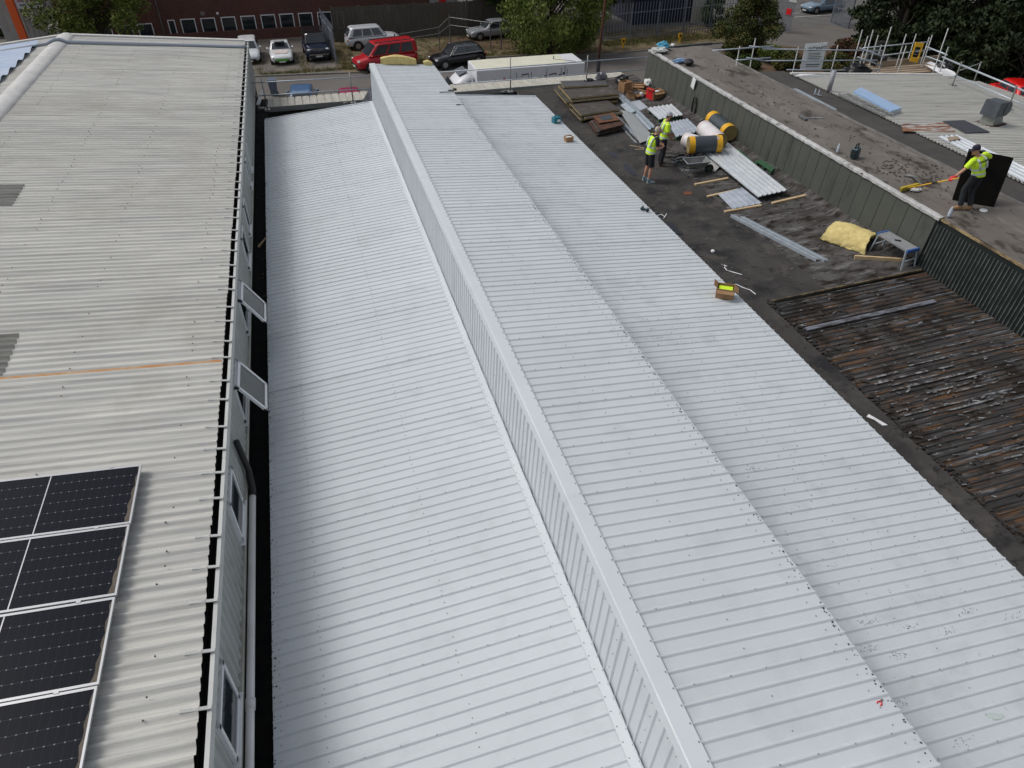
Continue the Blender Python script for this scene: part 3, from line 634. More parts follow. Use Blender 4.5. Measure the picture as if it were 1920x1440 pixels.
# dark ribbed cladding of the stripped part of the wall
xb2, zb2, xt2, zt2 = 15.02, 5.66, 15.14, 7.02
yd1 = 13.40
for k in range(16):
    y1 = yd1 - .99 * k; cm = MB()
    cm.plate([(xb2 + .0, y1 - .985, zb2), (xt2, y1 - .985, zt2), (xt2, y1, zt2), (xb2, y1, zb2)], (.03, 0, 0), mi=0)
    for j in range(9):
        yy = y1 - .055 - .11 * j; cm.bar((xb2 - .012, yy, zb2 + .02), (xt2 - .012, yy, zt2 - .12), .02, .028, up=(-1, 0, .1), mi=1)
    cm.build('dark_cladding_sheet', [m_dkclad, m_dkrib], mid)
m = MB(); m.bar((xt2 - .01, yd1, zt2 + .03), (xt2 - .01, -3, zt2 + .03), .035, .06); m.build('eave_batten', mat('split_batten', (.36, .27, .14), (.10, .07, .045), scale=5, stretch=(1, .6, 1), rough=.9, lo=.42, hi=.58), mid)
# upper flat roof
lump2 = lambda x, y: .018 * math.sin(x * 2.1 + y * .9) * math.sin(y * 1.3 - x * .7) + .008 * math.sin(x * 6 + y * 4)
m = MB(); m.grid(fine(np.linspace(xt + .06, 17.7, 14), np.linspace(-3, 31.3, 100), lambda x, y: 7.07 + .02 * (x - 15.1) + lump2(x, y))); m.build('brown_felt_roof', m_brown, mid, smooth=True)
m = MB(); m.grid(fine(np.linspace(17.68, 19.0, 7), np.linspace(-3, 26.7, 80), lambda x, y: 7.125 - .05 * (x - 17.68) + .5 * lump2(x, y))); m.build('grey_felt_roof', m_dkfelt2, mid, smooth=True)
m = MB(); m.grid(fine((17.6, 17.66, 17.72, 17.78), np.linspace(-3, 30.8, 80), lambda x, y: 7.128 + lump2(x, y) * .7 + (.03 if 17.63 < x < 17.75 else 0))); m.build('ridge_welt', mat('pale_welt', (.17, .16, .15), (.10, .095, .09), scale=2, rough=.95), mid, smooth=True)
m = MB(); m.bar((xt, 31.33, 7.09), (18.2, 31.33, 7.15), .08, .10); m.build('end_trim', m_dgrey, mid)
m = MB(); m.slab([(15.15, -3, 7.0), (18.95, -3, 7.0), (18.95, 26.65, 7.0), (17.7, 26.65, 7.0), (17.7, 31.28, 7.0), (15.15, 31.28, 7.0)], 6.9); m.build('wall', m_clad, mid)
m = MB(); m.span((9.3, -4, 0), (15.1, 32.5, 5.38)); m.build('lower_wall', m_clad, mid)

# ================================================================== right-hand shed with streaked sheets
shd = thing('streaked_sheet_shed', 'shed with pale dark-streaked corrugated sheet roof at the right edge', 'building', (23, 16, 0))
TS = math.tan(R(4.4)); zs = lambda x: 7.10 - (x - 18.9) * TS
YS = 26.0
prs = [(0, 0), (.03, 0), (.05, .03), (.10, .03), (.12, 0)]
for k in range(24):
    y1 = YS - .9 * k; xq = 27.6 - max(0, (y1 - 25.0)) * .6
    sm = MB(); pts = []
    for j in range(6): pts += [(y + j * .15, z) for (y, z) in prs]
    pts.append((.9, 0)); sm.grid([[(x, y1 - .9 + y, zs(x) + z + .003 * (k % 2)) for (y, z) in pts] for x in (18.92, 23, xq)]); sm.build('roof_sheet', m_wsheet, shd)
m = MB(); m.bar((18.9, YS + .05, zs(18.9) + .04), (27.0, YS + .05, zs(27.0) + .04), .16, .05); m.build('verge_trim', m_cement_pale, shd)
m = MB(); m.slab([(19.0, 3, zs(19.0) - .02), (27.5, 3, zs(27.5) - .02), (27.5, 25.3, zs(27.5) - .02), (27, 25.95, zs(27) - .02), (19.0, 25.95, zs(19) - .02)], 6.3); m.build('wall', m_clad, shd)
def ons(px, py, dz=0.0):
    p = at(px, py, 7.0)
    for _ in range(8): p = at(px, py, zs(p.x) + dz)
    return p
def onu(px, py, dz=0.0): return at(px, py, 7.11 + dz)

# ================================================================== low corrugated canopy across the far end
cnp = thing('front_canopy', 'narrow pale corrugated canopy roof across the far end of the workshops', 'canopy', (6.5, 33.4, 0))
m_canopy = mat('grubby_cream_sheet', (.47, .455, .40), (.36, .35, .31), scale=2.0, stretch=(3, .5, 1), rough=.85, c=(.22, .21, .19), cscale=2.5, clo=.58, chi=.75)
YC0, YC1, ZC0, ZC1 = 32.75, 34.25, 5.50, 5.42
prc = [(0, 0), (.09, 0), (.12, .035), (.17, .035), (.2, 0)]
for k in range(18):
    x0 = -2.1 + .96 * k; sm = MB(); pts = []
    for j in range(3): pts += [(y + j * .32, z) for (y, z) in ((0, .03), (.245, .03), (.262, -.01), (.295, -.01))]
    pts.append((.96, .03)); sm.grid([[(min(x0 + u, 15.0), y, z0 + z + .003 * (k % 2)) for (u, z) in pts] for (y, z0) in ((YC0, ZC0), (YC1, ZC1))]); sm.build('roof_sheet', m_canopy, cnp)
m = MB(); m.span((-2.1, YC0 - .05, ZC0 - .17), (15.0, YC0 - .005, ZC0 + .035)); m.build('fascia', mat('grey_fascia', (.30, .31, .30), (.24, .25, .24), scale=3, rough=.7), cnp)
m = MB(); m.span((-2.1, YC1 - .1, 0), (15.0, YC1 - .02, ZC1 - .03)); m.build('front_wall', m_clad, cnp)
m = MB(); m.span((-2.1, YF + .06, 4.6), (9.25, YC0 - .06, 5.15)); m.build('dark_back_gutter', m_black, cnp)
m = MB()
for k in range(160):
    x = random.uniform(-1.2, 9); m.box((x, random.uniform(YF + .3, YC0 - .1), 5.16), (random.uniform(.04, .2), random.uniform(.03, .08), .04), rz=random.uniform(0, 3))
stuff(m.build('gutter_rubble', m_rust, cnp))
# ================================================================== ground and surroundings
def flat(name, pts, z, mt):
    m = MB(); m.add([(p[0], p[1], z) for p in pts], [tuple(range(len(pts)))]); o = m.build(name, mt); return struct(o)
G = lambda px, py: at(px, py, 0)
flat('ground', [(-300, -120), (300, -120), (300, 400), (-300, 400)], 0.0, m_asph)
edge = [(-60, 60.2), (-3.5, 59.7), (2.6, 58.9), (5.6, 58.6), (9.2, 59.0), (13.5, 60.6), (18.5, 60.0), (24.0, 58.9)]
flat('parking_bay', [(-60, 60.3), (-3.5, 59.8), (3.0, 59.2), (3.0, 72), (-60, 72)], 0.004, m_conc)
flat('earth_verge', [(3.0, 59.2)] + [(p[0], p[1] + .15) for p in edge[3:]] + [(24.5, 72), (3.0, 72)], 0.008, m_verge)
flat('brown_path', [(10.0, 61.5), (15, 62.6), (22, 62.2), (24, 70), (13, 67.5), (10.5, 64)], 0.012, m_mud)
vg = [G(1126, 104), G(1215, 95), G(1290, 88), G(1360, 80), (40.2, 62.0), (40.6, 66.5), (24.5, 66.5), (23.5, 61)]
flat('grass_verge', [(p[0], p[1]) for p in vg], 0.010, m_verge)
flat('car_park', [(41, 63.5), (120, 52), (140, 140), (41, 140)], 0.006, m_asph2)
flat('scrub_ground', [(29.5, 47), (33, 56.5), (38.5, 58.5), (44.5, 54.5), (46, 44), (38, 40), (31, 40)], 0.008, m_mud)
m = MB()
for i in range(2): m.bar((edge[i][0], edge[i][1], .05), (edge[i + 1][0], edge[i + 1][1], .05), .14, .12)
for i in range(2, len(edge) - 1): m.bar((edge[i][0], edge[i][1], .04), (edge[i + 1][0], edge[i + 1][1], .04), .12, .10)
struct(m.build('kerb', m_kerb))
m = MB()
for i in range(3): m.bar((vg[i][0], vg[i][1], .05), (vg[i + 1][0], vg[i + 1][1], .05), .13, .11)
struct(m.build('verge_kerb', m_kerb))
def stripe(a, b, wd=.1):
    a = G(*a); b = G(*b); m = MB(); m.bar((a.x, a.y, .012), (b.x, b.y, .012), wd, .004); return m
for a, b in (((1490, 32), (1560, 28)), ((1478, 26), (1500, 24)), ((1500, 20), (1540, 17))):
    struct(stripe(a, b).build('bay_line', m_line))
struct(stripe((1535, 48), (1590, 58), .08).build('yellow_line', mat('faded_yellow_paint', (.30, .22, .08), rough=.9)))
# dry grass tufts along the verges: nobody could count them
m = MB()
def tuft(x, y, h, n=5):
    for _ in range(n):
        a = random.uniform(0, 6.28); l = h * random.uniform(.6, 1.2); b = Vector((x + random.gauss(0, .12), y + random.gauss(0, .12), 0)); d = Vector((math.cos(a), math.sin(a), 0))
        m.add([b - d.cross(Vector((0, 0, 1))) * .02, b + d.cross(Vector((0, 0, 1))) * .02, b + d * l * .5 + Vector((0, 0, l))], [(0, 1, 2)])
for k in range(1500):
    x = random.uniform(3.2, 24); tuft(x, random.uniform(60.4, 61.8) if random.random() < .5 else random.uniform(61, 68), random.uniform(.1, .25))
for k in range(1100): tuft(random.uniform(25.5, 40.3), 62.1 + random.gauss(0, .6), random.uniform(.12, .32))
for k in range(500): tuft(random.uniform(-3, 6), 59.9 + abs(random.gauss(0, .35)), random.uniform(.08, .2))
for k in range(260): tuft(random.choice((-3.3, .2, 3.0)) + random.gauss(0, .25), random.uniform(60.3, 66), random.uniform(.08, .25))
o = m.build('dry_grass', mat('straw_grass', (.20, .17, .07), (.10, .115, .035), scale=1.2, rough=1)); tag(o, 'tufts of dry grass along the verges and parking bays', 'grass', kind='stuff')

# ------------------------------------------------------------------ brick building
def brick_mat():
    m = bpy.data.materials.new('dark_red_brick'); m.use_nodes = True; t = m.node_tree; L = t.links; p = t.nodes['Principled BSDF']
    g = t.nodes.new('ShaderNodeNewGeometry'); sx = t.nodes.new('ShaderNodeSeparateXYZ'); cx = t.nodes.new('ShaderNodeCombineXYZ')
    L.new(g.outputs['Position'], sx.inputs[0]); L.new(sx.outputs[0], cx.inputs[0]); L.new(sx.outputs[2], cx.inputs[1])
    b = t.nodes.new('ShaderNodeTexBrick'); b.inputs['Scale'].default_value = 1.0; b.inputs['Brick Width'].default_value = .225; b.inputs['Row Height'].default_value = .075; b.inputs['Mortar Size'].default_value = .008
    b.inputs['Color1'].default_value = (.175, .075, .058, 1); b.inputs['Color2'].default_value = (.120, .055, .045, 1); b.inputs['Mortar'].default_value = (.115, .088, .076, 1)
    L.new(cx.outputs[0], b.inputs['Vector']); n = t.nodes.new('ShaderNodeTexNoise'); n.inputs['Scale'].default_value = .5; L.new(g.outputs['Position'], n.inputs['Vector'])
    mx = t.nodes.new('ShaderNodeMix'); mx.data_type = 'RGBA'; mx.blend_type = 'MULTIPLY'; mx.inputs[0].default_value = .7; L.new(b.outputs[0], mx.inputs[6]); L.new(n.outputs['Color'], mx.inputs[7])
    mr = t.nodes.new('ShaderNodeMix'); mr.data_type = 'RGBA'; mr.inputs[0].default_value = .45; L.new(mx.outputs[2], mr.inputs[6]); L.new(b.outputs[0], mr.inputs[7])
    L.new(mr.outputs[2], p.inputs['Base Color']); p.inputs['Roughness'].default_value = .9; p.inputs['Specular IOR Level'].default_value = .2; return m
m_brick = brick_mat()
YBK = 73.0
brk = thing('brick_building', 'long dark red brick building with a row of white framed windows', 'building', (0, YBK, 0))
xbl = aty(108, 40, YBK).x; xbr = aty(806, 20, YBK).x
m = MB(); m.span((xbl, YBK, 0), (xbr, YBK + 10, 9.5)); m.build('wall', m_brick, brk)
m = MB(); m.span((xbl - .3, YBK - .15, 9.5), (xbr + .3, YBK + 10, 9.8)); m.build('roof', m_dgrey, brk)
def bwin(px, py, wpx, small=False, zb=None):
    a = aty(px, py, YBK); b = aty(px + wpx, py, YBK); x0, x1 = a.x, b.x; z1 = a.z; z0 = z1 - 1.42
    f = MB(); t = .075; y0, y1 = YBK - .05, YBK + .02
    f.span((x0, y0, z1 - t), (x1, y1, z1)); f.span((x0, y0, z0), (x1, y1, z0 + t)); f.span((x0, y0, z0 + t), (x0 + t, y1, z1 - t)); f.span((x1 - t, y0, z0 + t), (x1, y1, z1 - t))
    fo = f.build('window', m_wht, brk)
    g = MB(); g.span((x0 + t, YBK - .025, z0 + t), (x1 - t, YBK - .012, z1 - t)); g.build('pane', m_glass, fo)
    s_ = MB(); s_.span((x0 - .05, YBK - .10, z0 - .07), (x1 + .05, YBK - .003, z0 - .004)); s_.build('sill', m_kerb, fo)
for (px, py, wd) in ((135, 49, 30), (178, 48.5, 30), (217, 47.5, 30), (256, 44.5, 29), (313, 37.5, 14), (337, 35.8, 28), (375, 34, 27.5), (413, 32, 27.5), (450, 30, 27.5), (487.5, 27.7, 27.5), (522.5, 26, 27), (558, 24.4, 27), (594, 22.6, 27), (629, 21, 13)):
    bwin(px, py, wd)
a = aty(291, 0, YBK); m = MB(); m.tube([(a.x, YBK - .06, .2), (a.x, YBK - .06, 9.4)], .05, 8); m.build('downpipe', m_mgrey, brk)
a = aty(380, 25, YBK); m = MB(); m.box((a.x, YBK - .02, a.z), (.35, .05, .3)); m.build('air_vent', m_kerb, brk)
a = aty(408, 25, YBK); m = MB(); m.ell((a.x, YBK - .08, a.z), (.12, .12, .12)); m.build('lamp', m_wht, brk, smooth=True)
m = MB(); m.span((xbl + 2, YBK - 1.0, 0), (aty(610, 80, YBK).x, YBK - .7, .8)); m.build('plinth_wall', m_brick, brk)
a = aty(676, 17, YBK); b = aty(712, 30, YBK)
f = MB(); f.span((a.x, YBK - .08, b.z), (b.x, YBK - .01, a.z)); f.span((a.x - .2, YBK - .4, b.z - .12), (b.x + .2, YBK - .01, b.z - .01)); fo = f.build('boarded_window', m_kerb, brk)
g = MB(); g.span((a.x + .2, YBK - .10, b.z + .15), ((a.x + b.x) / 2 - .05, YBK - .085, a.z - .1)); g.span(((a.x + b.x) / 2 + .05, YBK - .10, b.z + .15), (b.x - .2, YBK - .085, a.z - .1)); g.build('pane', m_glass, fo)
a = aty(729, 15, YBK); m = MB(); m.box((a.x, YBK - .1, a.z), (.3, .2, .4)); m.build('alarm_box', m_wht, brk)
a = aty(700, 12, YBK); b = aty(806, 9, YBK); m = MB(); m.bar((a.x, YBK - .03, a.z), (b.x, YBK - .03, b.z), .04, .05); m.build('cable_tray', m_kerb, brk)
# light metal clad unit with red door beyond
mu = thing('metal_clad_unit', 'pale metal clad unit with a red door beyond the fence', 'building', (xbr + 1.5, YBK, 0))
m = MB(); m.span((xbr + .02, YBK - .4, 0), (xbr + 2.6, YBK + 8, 7)); m.build('wall', m_clad, mu)
for k in range(9): 
    m = MB(); m.span((xbr + .1 + .27 * k, YBK - .44, 0), (xbr + .2 + .27 * k, YBK - .402, 6.95)); m.build('cladding_rib', m_clad, mu)
m = MB(); m.span((xbr + .8, YBK - .47, 0), (xbr + 1.5, YBK - .445, 4.4)); d_ = m.build('door', m_red, mu)
m = MB(); m.span((xbr + 1.0, YBK - .49, 2.9), (xbr + 1.3, YBK - .472, 3.3)); m.build('door_sign', m_green, d_)
# far-left unit, sign board, orange portal
YL = 75.0
lu = thing('grey_clad_unit', 'grey ribbed metal unit behind the orange portal at the top left corner', 'building', (-24, YL, 0))
xa, xb3 = aty(22, 40, YL).x, aty(118, 40, YL).x
m = MB(); m.span((xa - 1, YL, 0), (xb3, YL + 8, 9)); m.build('wall', m_clad, lu)
for k in range(int((xb3 - xa) / .4)):
    m = MB(); m.span((xa + .4 * k, YL - .04, 0), (xa + .4 * k + .14, YL - .002, 8.9)); m.build('cladding_rib', m_clad, lu)
m = MB(); m.plate([aty(90, 51, YL - 2), aty(122, 58, YL - 2), aty(124, 42, YL - .5), aty(112, 30, YL - .5)], (0, 0, .08)); m.build('lean_to_roof', mat('cream_sheet', (.66, .63, .52), rough=.6), lu)
m = MB()
for px_ in (91, 106, 121): q_ = aty(px_, 53, YL - 1.95); m.span((q_.x - .05, YL - 2.0, 0), (q_.x + .05, YL - 1.9, q_.z))
m.build('lean_to_post', m_wht, lu)
def sboard(name, lab, c, mt, marks=()):
    a = aty(*c[0], YL - .1); b = aty(*c[1], YL - .1); t = thing(name, lab, 'sign', ((a.x + b.x) / 2, YL - .1, b.z))
    m = MB(); m.span((a.x, YL - .12, b.z), (b.x, YL - .045, a.z)); m.build('board', mt, t)
    for (u0, u1, v0, v1, mm_) in marks:
        q = MB(); q.span((a.x + (b.x - a.x) * u0, YL - .135, b.z + (a.z - b.z) * v0), (a.x + (b.x - a.x) * u1, YL - .121, b.z + (a.z - b.z) * v1)); q.build('printed_line', mm_, t)
    return t
m_sgn = mat('pale_sign_face', (.52, .55, .62), rough=.5); m_dred = mat('dark_red_print', (.22, .03, .06), rough=.6); m_dblu = mat('dark_blue_print', (.03, .05, .14), rough=.6)
mk = [(.08, .16, .66, .80, m_dred), (.17, .24, .66, .80, m_dred), (.25, .31, .66, .78, m_dred), (.36, .42, .67, .82, m_dred), (.43, .51, .67, .82, m_dred), (.56, .64, .69, .84, m_dred), (.65, .74, .69, .84, m_dred), (.75, .86, .70, .84, m_dred), (.87, .97, .70, .84, m_dred),
      (.40, .65, .50, .57, m_sgn), (.12, .22, .25, .40, m_dblu), (.23, .36, .25, .40, m_dblu), (.43, .50, .28, .42, m_dblu), (.51, .60, .28, .42, m_dblu), (.65, .76, .30, .46, m_dblu), (.77, .95, .30, .46, m_dblu)]
sboard('warehouse_sign', 'wide pale warehouse sign with red and blue lettering, top left', ((26, -3), (82, 14)), m_sgn, mk)
m_sky = mat('blue_print', (.05, .20, .50), rough=.6); m_grn = mat('green_print', (.12, .42, .25), rough=.6)
sboard('tall_banner_sign', 'tall narrow sign fading blue to green beside the orange portal', ((37, 19), (53, 60)), m_sgn, [(0, 1, .80, 1, m_dblu), (.25, .75, .84, .96, m_sgn), (0, 1, .66, .80, m_sky), (0, 1, .54, .66, m_grn), (.25, .8, .18, .26, m_dblu)])
sboard('blank_notice', 'plain pale rectangular notice on the grey unit wall', ((51, 22), (69, 40)), mat('pale_notice', (.50, .52, .52), rough=.6))
YP = 72.0; a = aty(46, 74, YP)
t = thing('orange_portal', 'tall orange steel portal post at the top left corner', 'post', (a.x, YP, 0))
m = MB(); m.span((a.x - .28, YP - .2, 0), (a.x + .28, YP + .2, 8)); m.build('post', m_orange, t)
m = MB(); m.span((a.x - 9, YP - .2, 8.0), (a.x + .28, YP + .2, 8.5)); m.build('beam', m_orange, t)

# ------------------------------------------------------------------ fences
fn = thing('timber_fence', 'tall weathered close board timber fence behind the red van', 'fence', (9, 68.6, 0))
fl = [(3.2, 69.1), (15.0, 68.7), (22.0, 71.5)]
m = MB()
for (p, q) in zip(fl, fl[1:]):
    d = math.hypot(q[0] - p[0], q[1] - p[1]); n = int(d / .13); an = math.atan2(q[1] - p[1], q[0] - p[0])
    for k in range(n):
        u = (k + .5) / n; h = 2.75 + random.uniform(-.03, .03); m.box((p[0] + (q[0] - p[0]) * u, p[1] + (q[1] - p[1]) * u + random.uniform(-.012, .012), h / 2), (.125, .022, h), rz=an)
stuff(m.build('fence_board', m_wood_f, fn))
for (p, q) in zip(fl, fl[1:]):
    for k in range(6):
        u = k / 5.0; m = MB(); m.box((p[0] + (q[0] - p[0]) * u, p[1] + (q[1] - p[1]) * u + .09, 1.4), (.12, .12, 2.8)); m.build('fence_post', m_wood_f, fn)
m_pal = mat('galvanised_pale', (.24, .27, .31), (.19, .215, .25), scale=3, rough=.5, metal=.3)
def palisade(name, label, p, q, h, pitch, zr_=(.35, 2.2), cat='fence', leafm=m_pal):
    an = math.atan2(q[1] - p[1], q[0] - p[0]); d = math.hypot(q[0] - p[0], q[1] - p[1]); n = int(d / pitch)
    t = thing(name, label, cat, (p[0], p[1], 0), an)
    m = MB(); m.box((0, 0, h / 2), (.07, .012, h)); m.box((0, -.008, h / 2), (.022, .02, h - .06)); m.add([(-.035, 0, h), (.035, 0, h), (0, 0, h + .1)], [(0, 1, 2)]); me = m.mesh('pale', leafm)
    for k in range(n): inst(me, 'pale', t, ((k + .5) * d / n, 0, .05))
    for z in zr_: m = MB(); m.box((d / 2, .03, z), (d, .04, .05)); m.build('rail', leafm, t, world=False)
    for k in range(int(d / 2.75) + 1): m = MB(); m.box((min(k * 2.75, d), .07, h / 2), (.1, .06, h)); m.build('post', leafm, t, world=False)
    return t
pa, pb = (25.6, 62.5), (40.9, 64.4)
palisade('palisade_fence', 'grey steel palisade fence above the grass verge', pa, pb, 2.9, .29)
palisade('palisade_return', 'palisade fence seen edge on beside the dark blue off-roader', (2.75, 61.9), (2.2, 68.8), 2.75, .22)
# wire guard rails near the silver saloon
t = thing('wire_fence', 'thin post and wire fence in front of the silver saloon', 'fence', (14, 64, 0))
wf = [G(743, 103), G(825, 95), G(845, 87), G(920, 96), G(940, 92)]
hs_ = [1.6, 1.9, 2.4, 2.3, 2.0]
for p, h in zip(wf, hs_): m = MB(); m.tube([(p.x, p.y, 0), (p.x, p.y, h)], .045, 6); m.build('post', m_mgrey, t)
for i in range(len(wf) - 1):
    for fz in (.95, .7): m = MB(); m.tube([(wf[i].x, wf[i].y, hs_[i] * fz), (wf[i + 1].x, wf[i + 1].y, hs_[i + 1] * fz)], .02, 5); m.build('rail', m_galv_d, t)
# gates
def gate(label, p, q, h, extra=None):
    t = palisade('steel_gate', label, p, q, h, .16, zr_=(.2, 1.4, h - .15), cat='gate', leafm=m_pal); return t
ga, gb = G(1446, 52), G(1472, 62)
g1 = gate('open steel gate leaf with a red box sign beside the big shrub', (ga.x - 1.2, ga.y + 2.0), (gb.x + .2, gb.y - .4), 3.0)
d = math.hypot(gb.x + .2 - ga.x + 1.2, gb.y - .4 - ga.y - 2.0)
m = MB(); m.box((d - .55, -.06, 1.75), (.55, .05, .5)); m.build('red_sign', m_red, g1, world=False)
m = MB(); m.box((d - .35, -.06, 2.75), (.8, .05, .4)); m.build('pale_sign', m_gutl, g1, world=False)
gc, gd = G(1556, 42), G(1590, 54)
g2 = gate('open steel gate leaf with white notices near the dark conifers', (gc.x, gc.y), (gd.x, gd.y), 3.0)
m = MB(); m.box((.55, -.06, 2.65), (.45, .05, .8)); m.build('white_notice', m_wht, g2, world=False)
m = MB(); m.box((1.5, -.06, 2.5), (.5, .05, .6)); m.build('white_notice', m_wht, g2, world=False)
# navy building and cream sign board behind the palisade
t = thing('navy_building', 'dark navy clad building behind the palisade fence', 'building', (33, 70, 0))
x0, x1 = aty(1205, 30, 68.5).x, aty(1300, 30, 68.5).x
m = MB(); m.span((x0 - 1, 68.5, 0), (x1, 76, 6.0)); m.build('wall', mat('navy_cladding', (.008, .012, .045), (.006, .009, .03), scale=2, rough=.6), t)
for k in range(14): m = MB(); m.span((x0 - .9 + .45 * k, 68.45, 0), (x0 - .8 + .45 * k, 68.498, 5.9)); m.build('cladding_rib', MATS['navy_cladding'], t)
x0, x1 = aty(1296, 30, 67).x, aty(1336, 30, 67).x
t = thing('cream_sign_board', 'tall cream board with a dark green shield emblem behind the palisade', 'sign', ((x0 + x1) / 2, 67, 0))
m = MB(); m.span((x0, 66.95, .2), (x1, 67.05, 3.6)); m.build('board', mat('cream_panel', (.44, .43, .38), rough=.6), t)
cx_ = x1 - .55; m = MB(); m.plate([(cx_ + .48 * math.cos(a), 66.94, 2.35 + .62 * math.sin(a)) for a in np.linspace(0, 2 * math.pi, 15)[:-1]], (0, -.02, 0)); m.build('emblem', mat('dark_green_print', (.02, .07, .055), rough=.5), t)
for xx in (x0 + .1, x1 - .1): m = MB(); m.span((xx - .05, 67.06, 0), (xx + .05, 67.16, 3.6)); m.build('post', m_mgrey, t)
t = thing('white_office_unit', 'low pale office unit with a blue door at the top of the car park', 'building', (38, 84, 0))
m = MB(); m.span((32, 84, 0), (46, 90, 3.2)); m.build('wall', mat('pale_render', (.50, .52, .56), rough=.8), t)
m = MB(); m.span((39.3, 83.9, 0), (40.4, 83.99, 2.3)); m.build('door', m_blue, t)
# hydrant marker posts
for (px, py), lab in (((1168, 90), 'yellow hydrant marker nearest the rusty lamp post'), ((1274, 80), 'yellow hydrant marker midway along the palisade fence'), ((1455, 62), 'yellow hydrant marker beside the open gate')):
    p = G(px, py); t = thing('hydrant_marker', lab, 'marker post', (p.x, p.y, 0), 0, 'yellow hydrant markers')
    m = MB(); m.box((0, 0, .22), (.13, .10, .44)); m.build('post', m_ylwp, t, world=False)
    m = MB(); m.box((0, 0, .58), (.34, .08, .36)); m.build('head', m_ylwp, t, world=False)
    m = MB(); m.box((0, -.044, .56), (.17, .01, .2)); m.build('plate', m_blk, t, world=False)
# lamp post
p = G(1121, 136); t = thing('lamp_post', 'slim rusty brown lamp post beyond the white truck', 'lamp post', (p.x, p.y, 0))
m = MB(); m.tube([(0, 0, 1.0), (0.1, 0, 3.5), (.25, 0, 6.2), (.42, 0, 8.8)], [.085, .08, .07, .06], 10); m.build('column', mat('rusty_brown_paint', (.13, .045, .03), (.09, .03, .022), scale=3, rough=.8), t, smooth=True, world=False)
m = MB(); m.box((0, 0, .5), (.24, .24, 1.0)); m.build('base', m_dgrey, t, world=False)
m = MB(); m.tube([(.42, 0, 8.75), (.1, -.5, 9.1), (-.1, -1.0, 9.15)], .04, 6); m.build('arm', m_mgrey, t, world=False)
m = MB(); m.ell((-.15, -1.2, 9.13), (.15, .35, .09)); m.build('lantern', m_mgrey, t, world=False)

# ------------------------------------------------------------------ trees
m_bark = mat('bark', (.075, .058, .045), (.045, .035, .028), scale=6, rough=.95)
def leafmat(n, a, b):
    m = mat(n, a, b, scale=1.1, rough=.7, spec=.25, lo=.35, hi=.65, c=tuple(x * .55 for x in a), cscale=.8, clo=.5, chi=.7); return m
m_lf1 = leafmat('green_leaf', (.085, .125, .020), (.16, .19, .042)); m_lf2 = leafmat('dark_green_leaf', (.036, .058, .012), (.058, .088, .018)); m_lf3 = leafmat('conifer_needle', (.016, .027, .010), (.032, .048, .015)); m_lf4 = leafmat('shrub_leaf', (.045, .075, .016), (.105, .085, .026))
def leaves(m, centers, radii, n, size, droop=0.0, flat_=.6, rot=None):
    cs = np.array(centers); rs = np.array(radii); pr = rs.prod(axis=1) ** .67; pr = pr / pr.sum()
    idx = rng.choice(len(cs), size=n, p=pr)
    d = rng.normal(size=(n, 3)); d /= np.linalg.norm(d, axis=1)[:, None]
    rad = rng.uniform(.45, 1.0, n) ** .5
    P = cs[idx] + d * rs[idx] * rad[:, None] * (1 + .12 * rng.normal(size=(n, 1)))
    P[:, 2] = np.maximum(P[:, 2], .05)
    u = rng.normal(size=(n, 3)); u /= np.linalg.norm(u, axis=1)[:, None]; u[:, 2] *= flat_; u[:, 2] -= droop
    w_ = np.cross(u, rng.normal(size=(n, 3))); w_ /= np.linalg.norm(w_, axis=1)[:, None] + 1e-6; u /= np.linalg.norm(u, axis=1)[:, None]
    s_ = size * rng.uniform(.6, 1.4, n)[:, None]
    A = P - u * s_; B = P + w_ * s_ * .45; Cc = P + u * s_; D = P - w_ * s_ * .45
    V = np.stack([A, B, Cc, D], 1).reshape(-1, 3); b0 = len(m.v)
    m.v += [tuple(x) for x in V.tolist()]; m.f += [(b0 + 4 * i, b0 + 4 * i + 1, b0 + 4 * i + 2, b0 + 4 * i + 3) for i in range(n)]; m.m += [0] * n
def tree(name, label, x, y, h, cr, nclump, nleaf, size, lm, trunk_r=.2, droop=0.0, base=.25, cat='tree', clump=.36, cone=False, group=None, off=(0, 0)):
    t = thing(name, label, cat, (x, y, 0), 0, group); tr = MB(); top = Vector((off[0] * .5, off[1] * .5, h * .75))
    tr.tube([(0, 0, 0), (.05, .04, h * .3), top], [trunk_r, trunk_r * .7, trunk_r * .25], 9)
    C_, R_ = [], []
    for k in range(nclump):
        u = random.random() ** (.8 if not cone else 1.0); z = h * (base + (1 - base) * u * .92); 
        w_ = (math.sin(math.pi * (.15 + .8 * u)) if not cone else (1.05 - u * .9)) * cr
        a = random.uniform(0, 6.28); r_ = w_ * math.sqrt(random.random())
        c = Vector((r_ * math.cos(a) + off[0] * u, r_ * math.sin(a) + off[1] * u, z)); s_ = cr * clump * random.uniform(.6, 1.15)
        C_.append(c); R_.append((s_, s_, s_ * (.75 if not cone else .45)))
        if k % 2 == 0:
            st = Vector((0, 0, max(.3, z * random.uniform(.45, .75)))); mid_ = st.lerp(c, .5) + Vector((0, 0, .1 * h * random.random())); tr.tube([st, mid_, c], [trunk_r * .35, trunk_r * .2, trunk_r * .07], 5)
    tr.build('trunk', m_bark, t, world=False, smooth=True)
    lf = MB(); leaves(lf, C_, R_, nleaf, size, droop); lf.build('crown', lm, t, world=False); return t
p = G(1040, 112); tree('drooping_tree', 'leafy drooping green tree above the white truck', p.x + .1, p.y + 1.6, 8.2, 4.4, 110, 42000, .105, m_lf1, .2, 1.0, .03, clump=.25, off=(.3, 0))
tree('dark_tree', 'dark spreading tree over the end of the timber fence', 19.5, 72.5, 10, 4.6, 46, 16000, .22, m_lf2, .3, .3, .25)
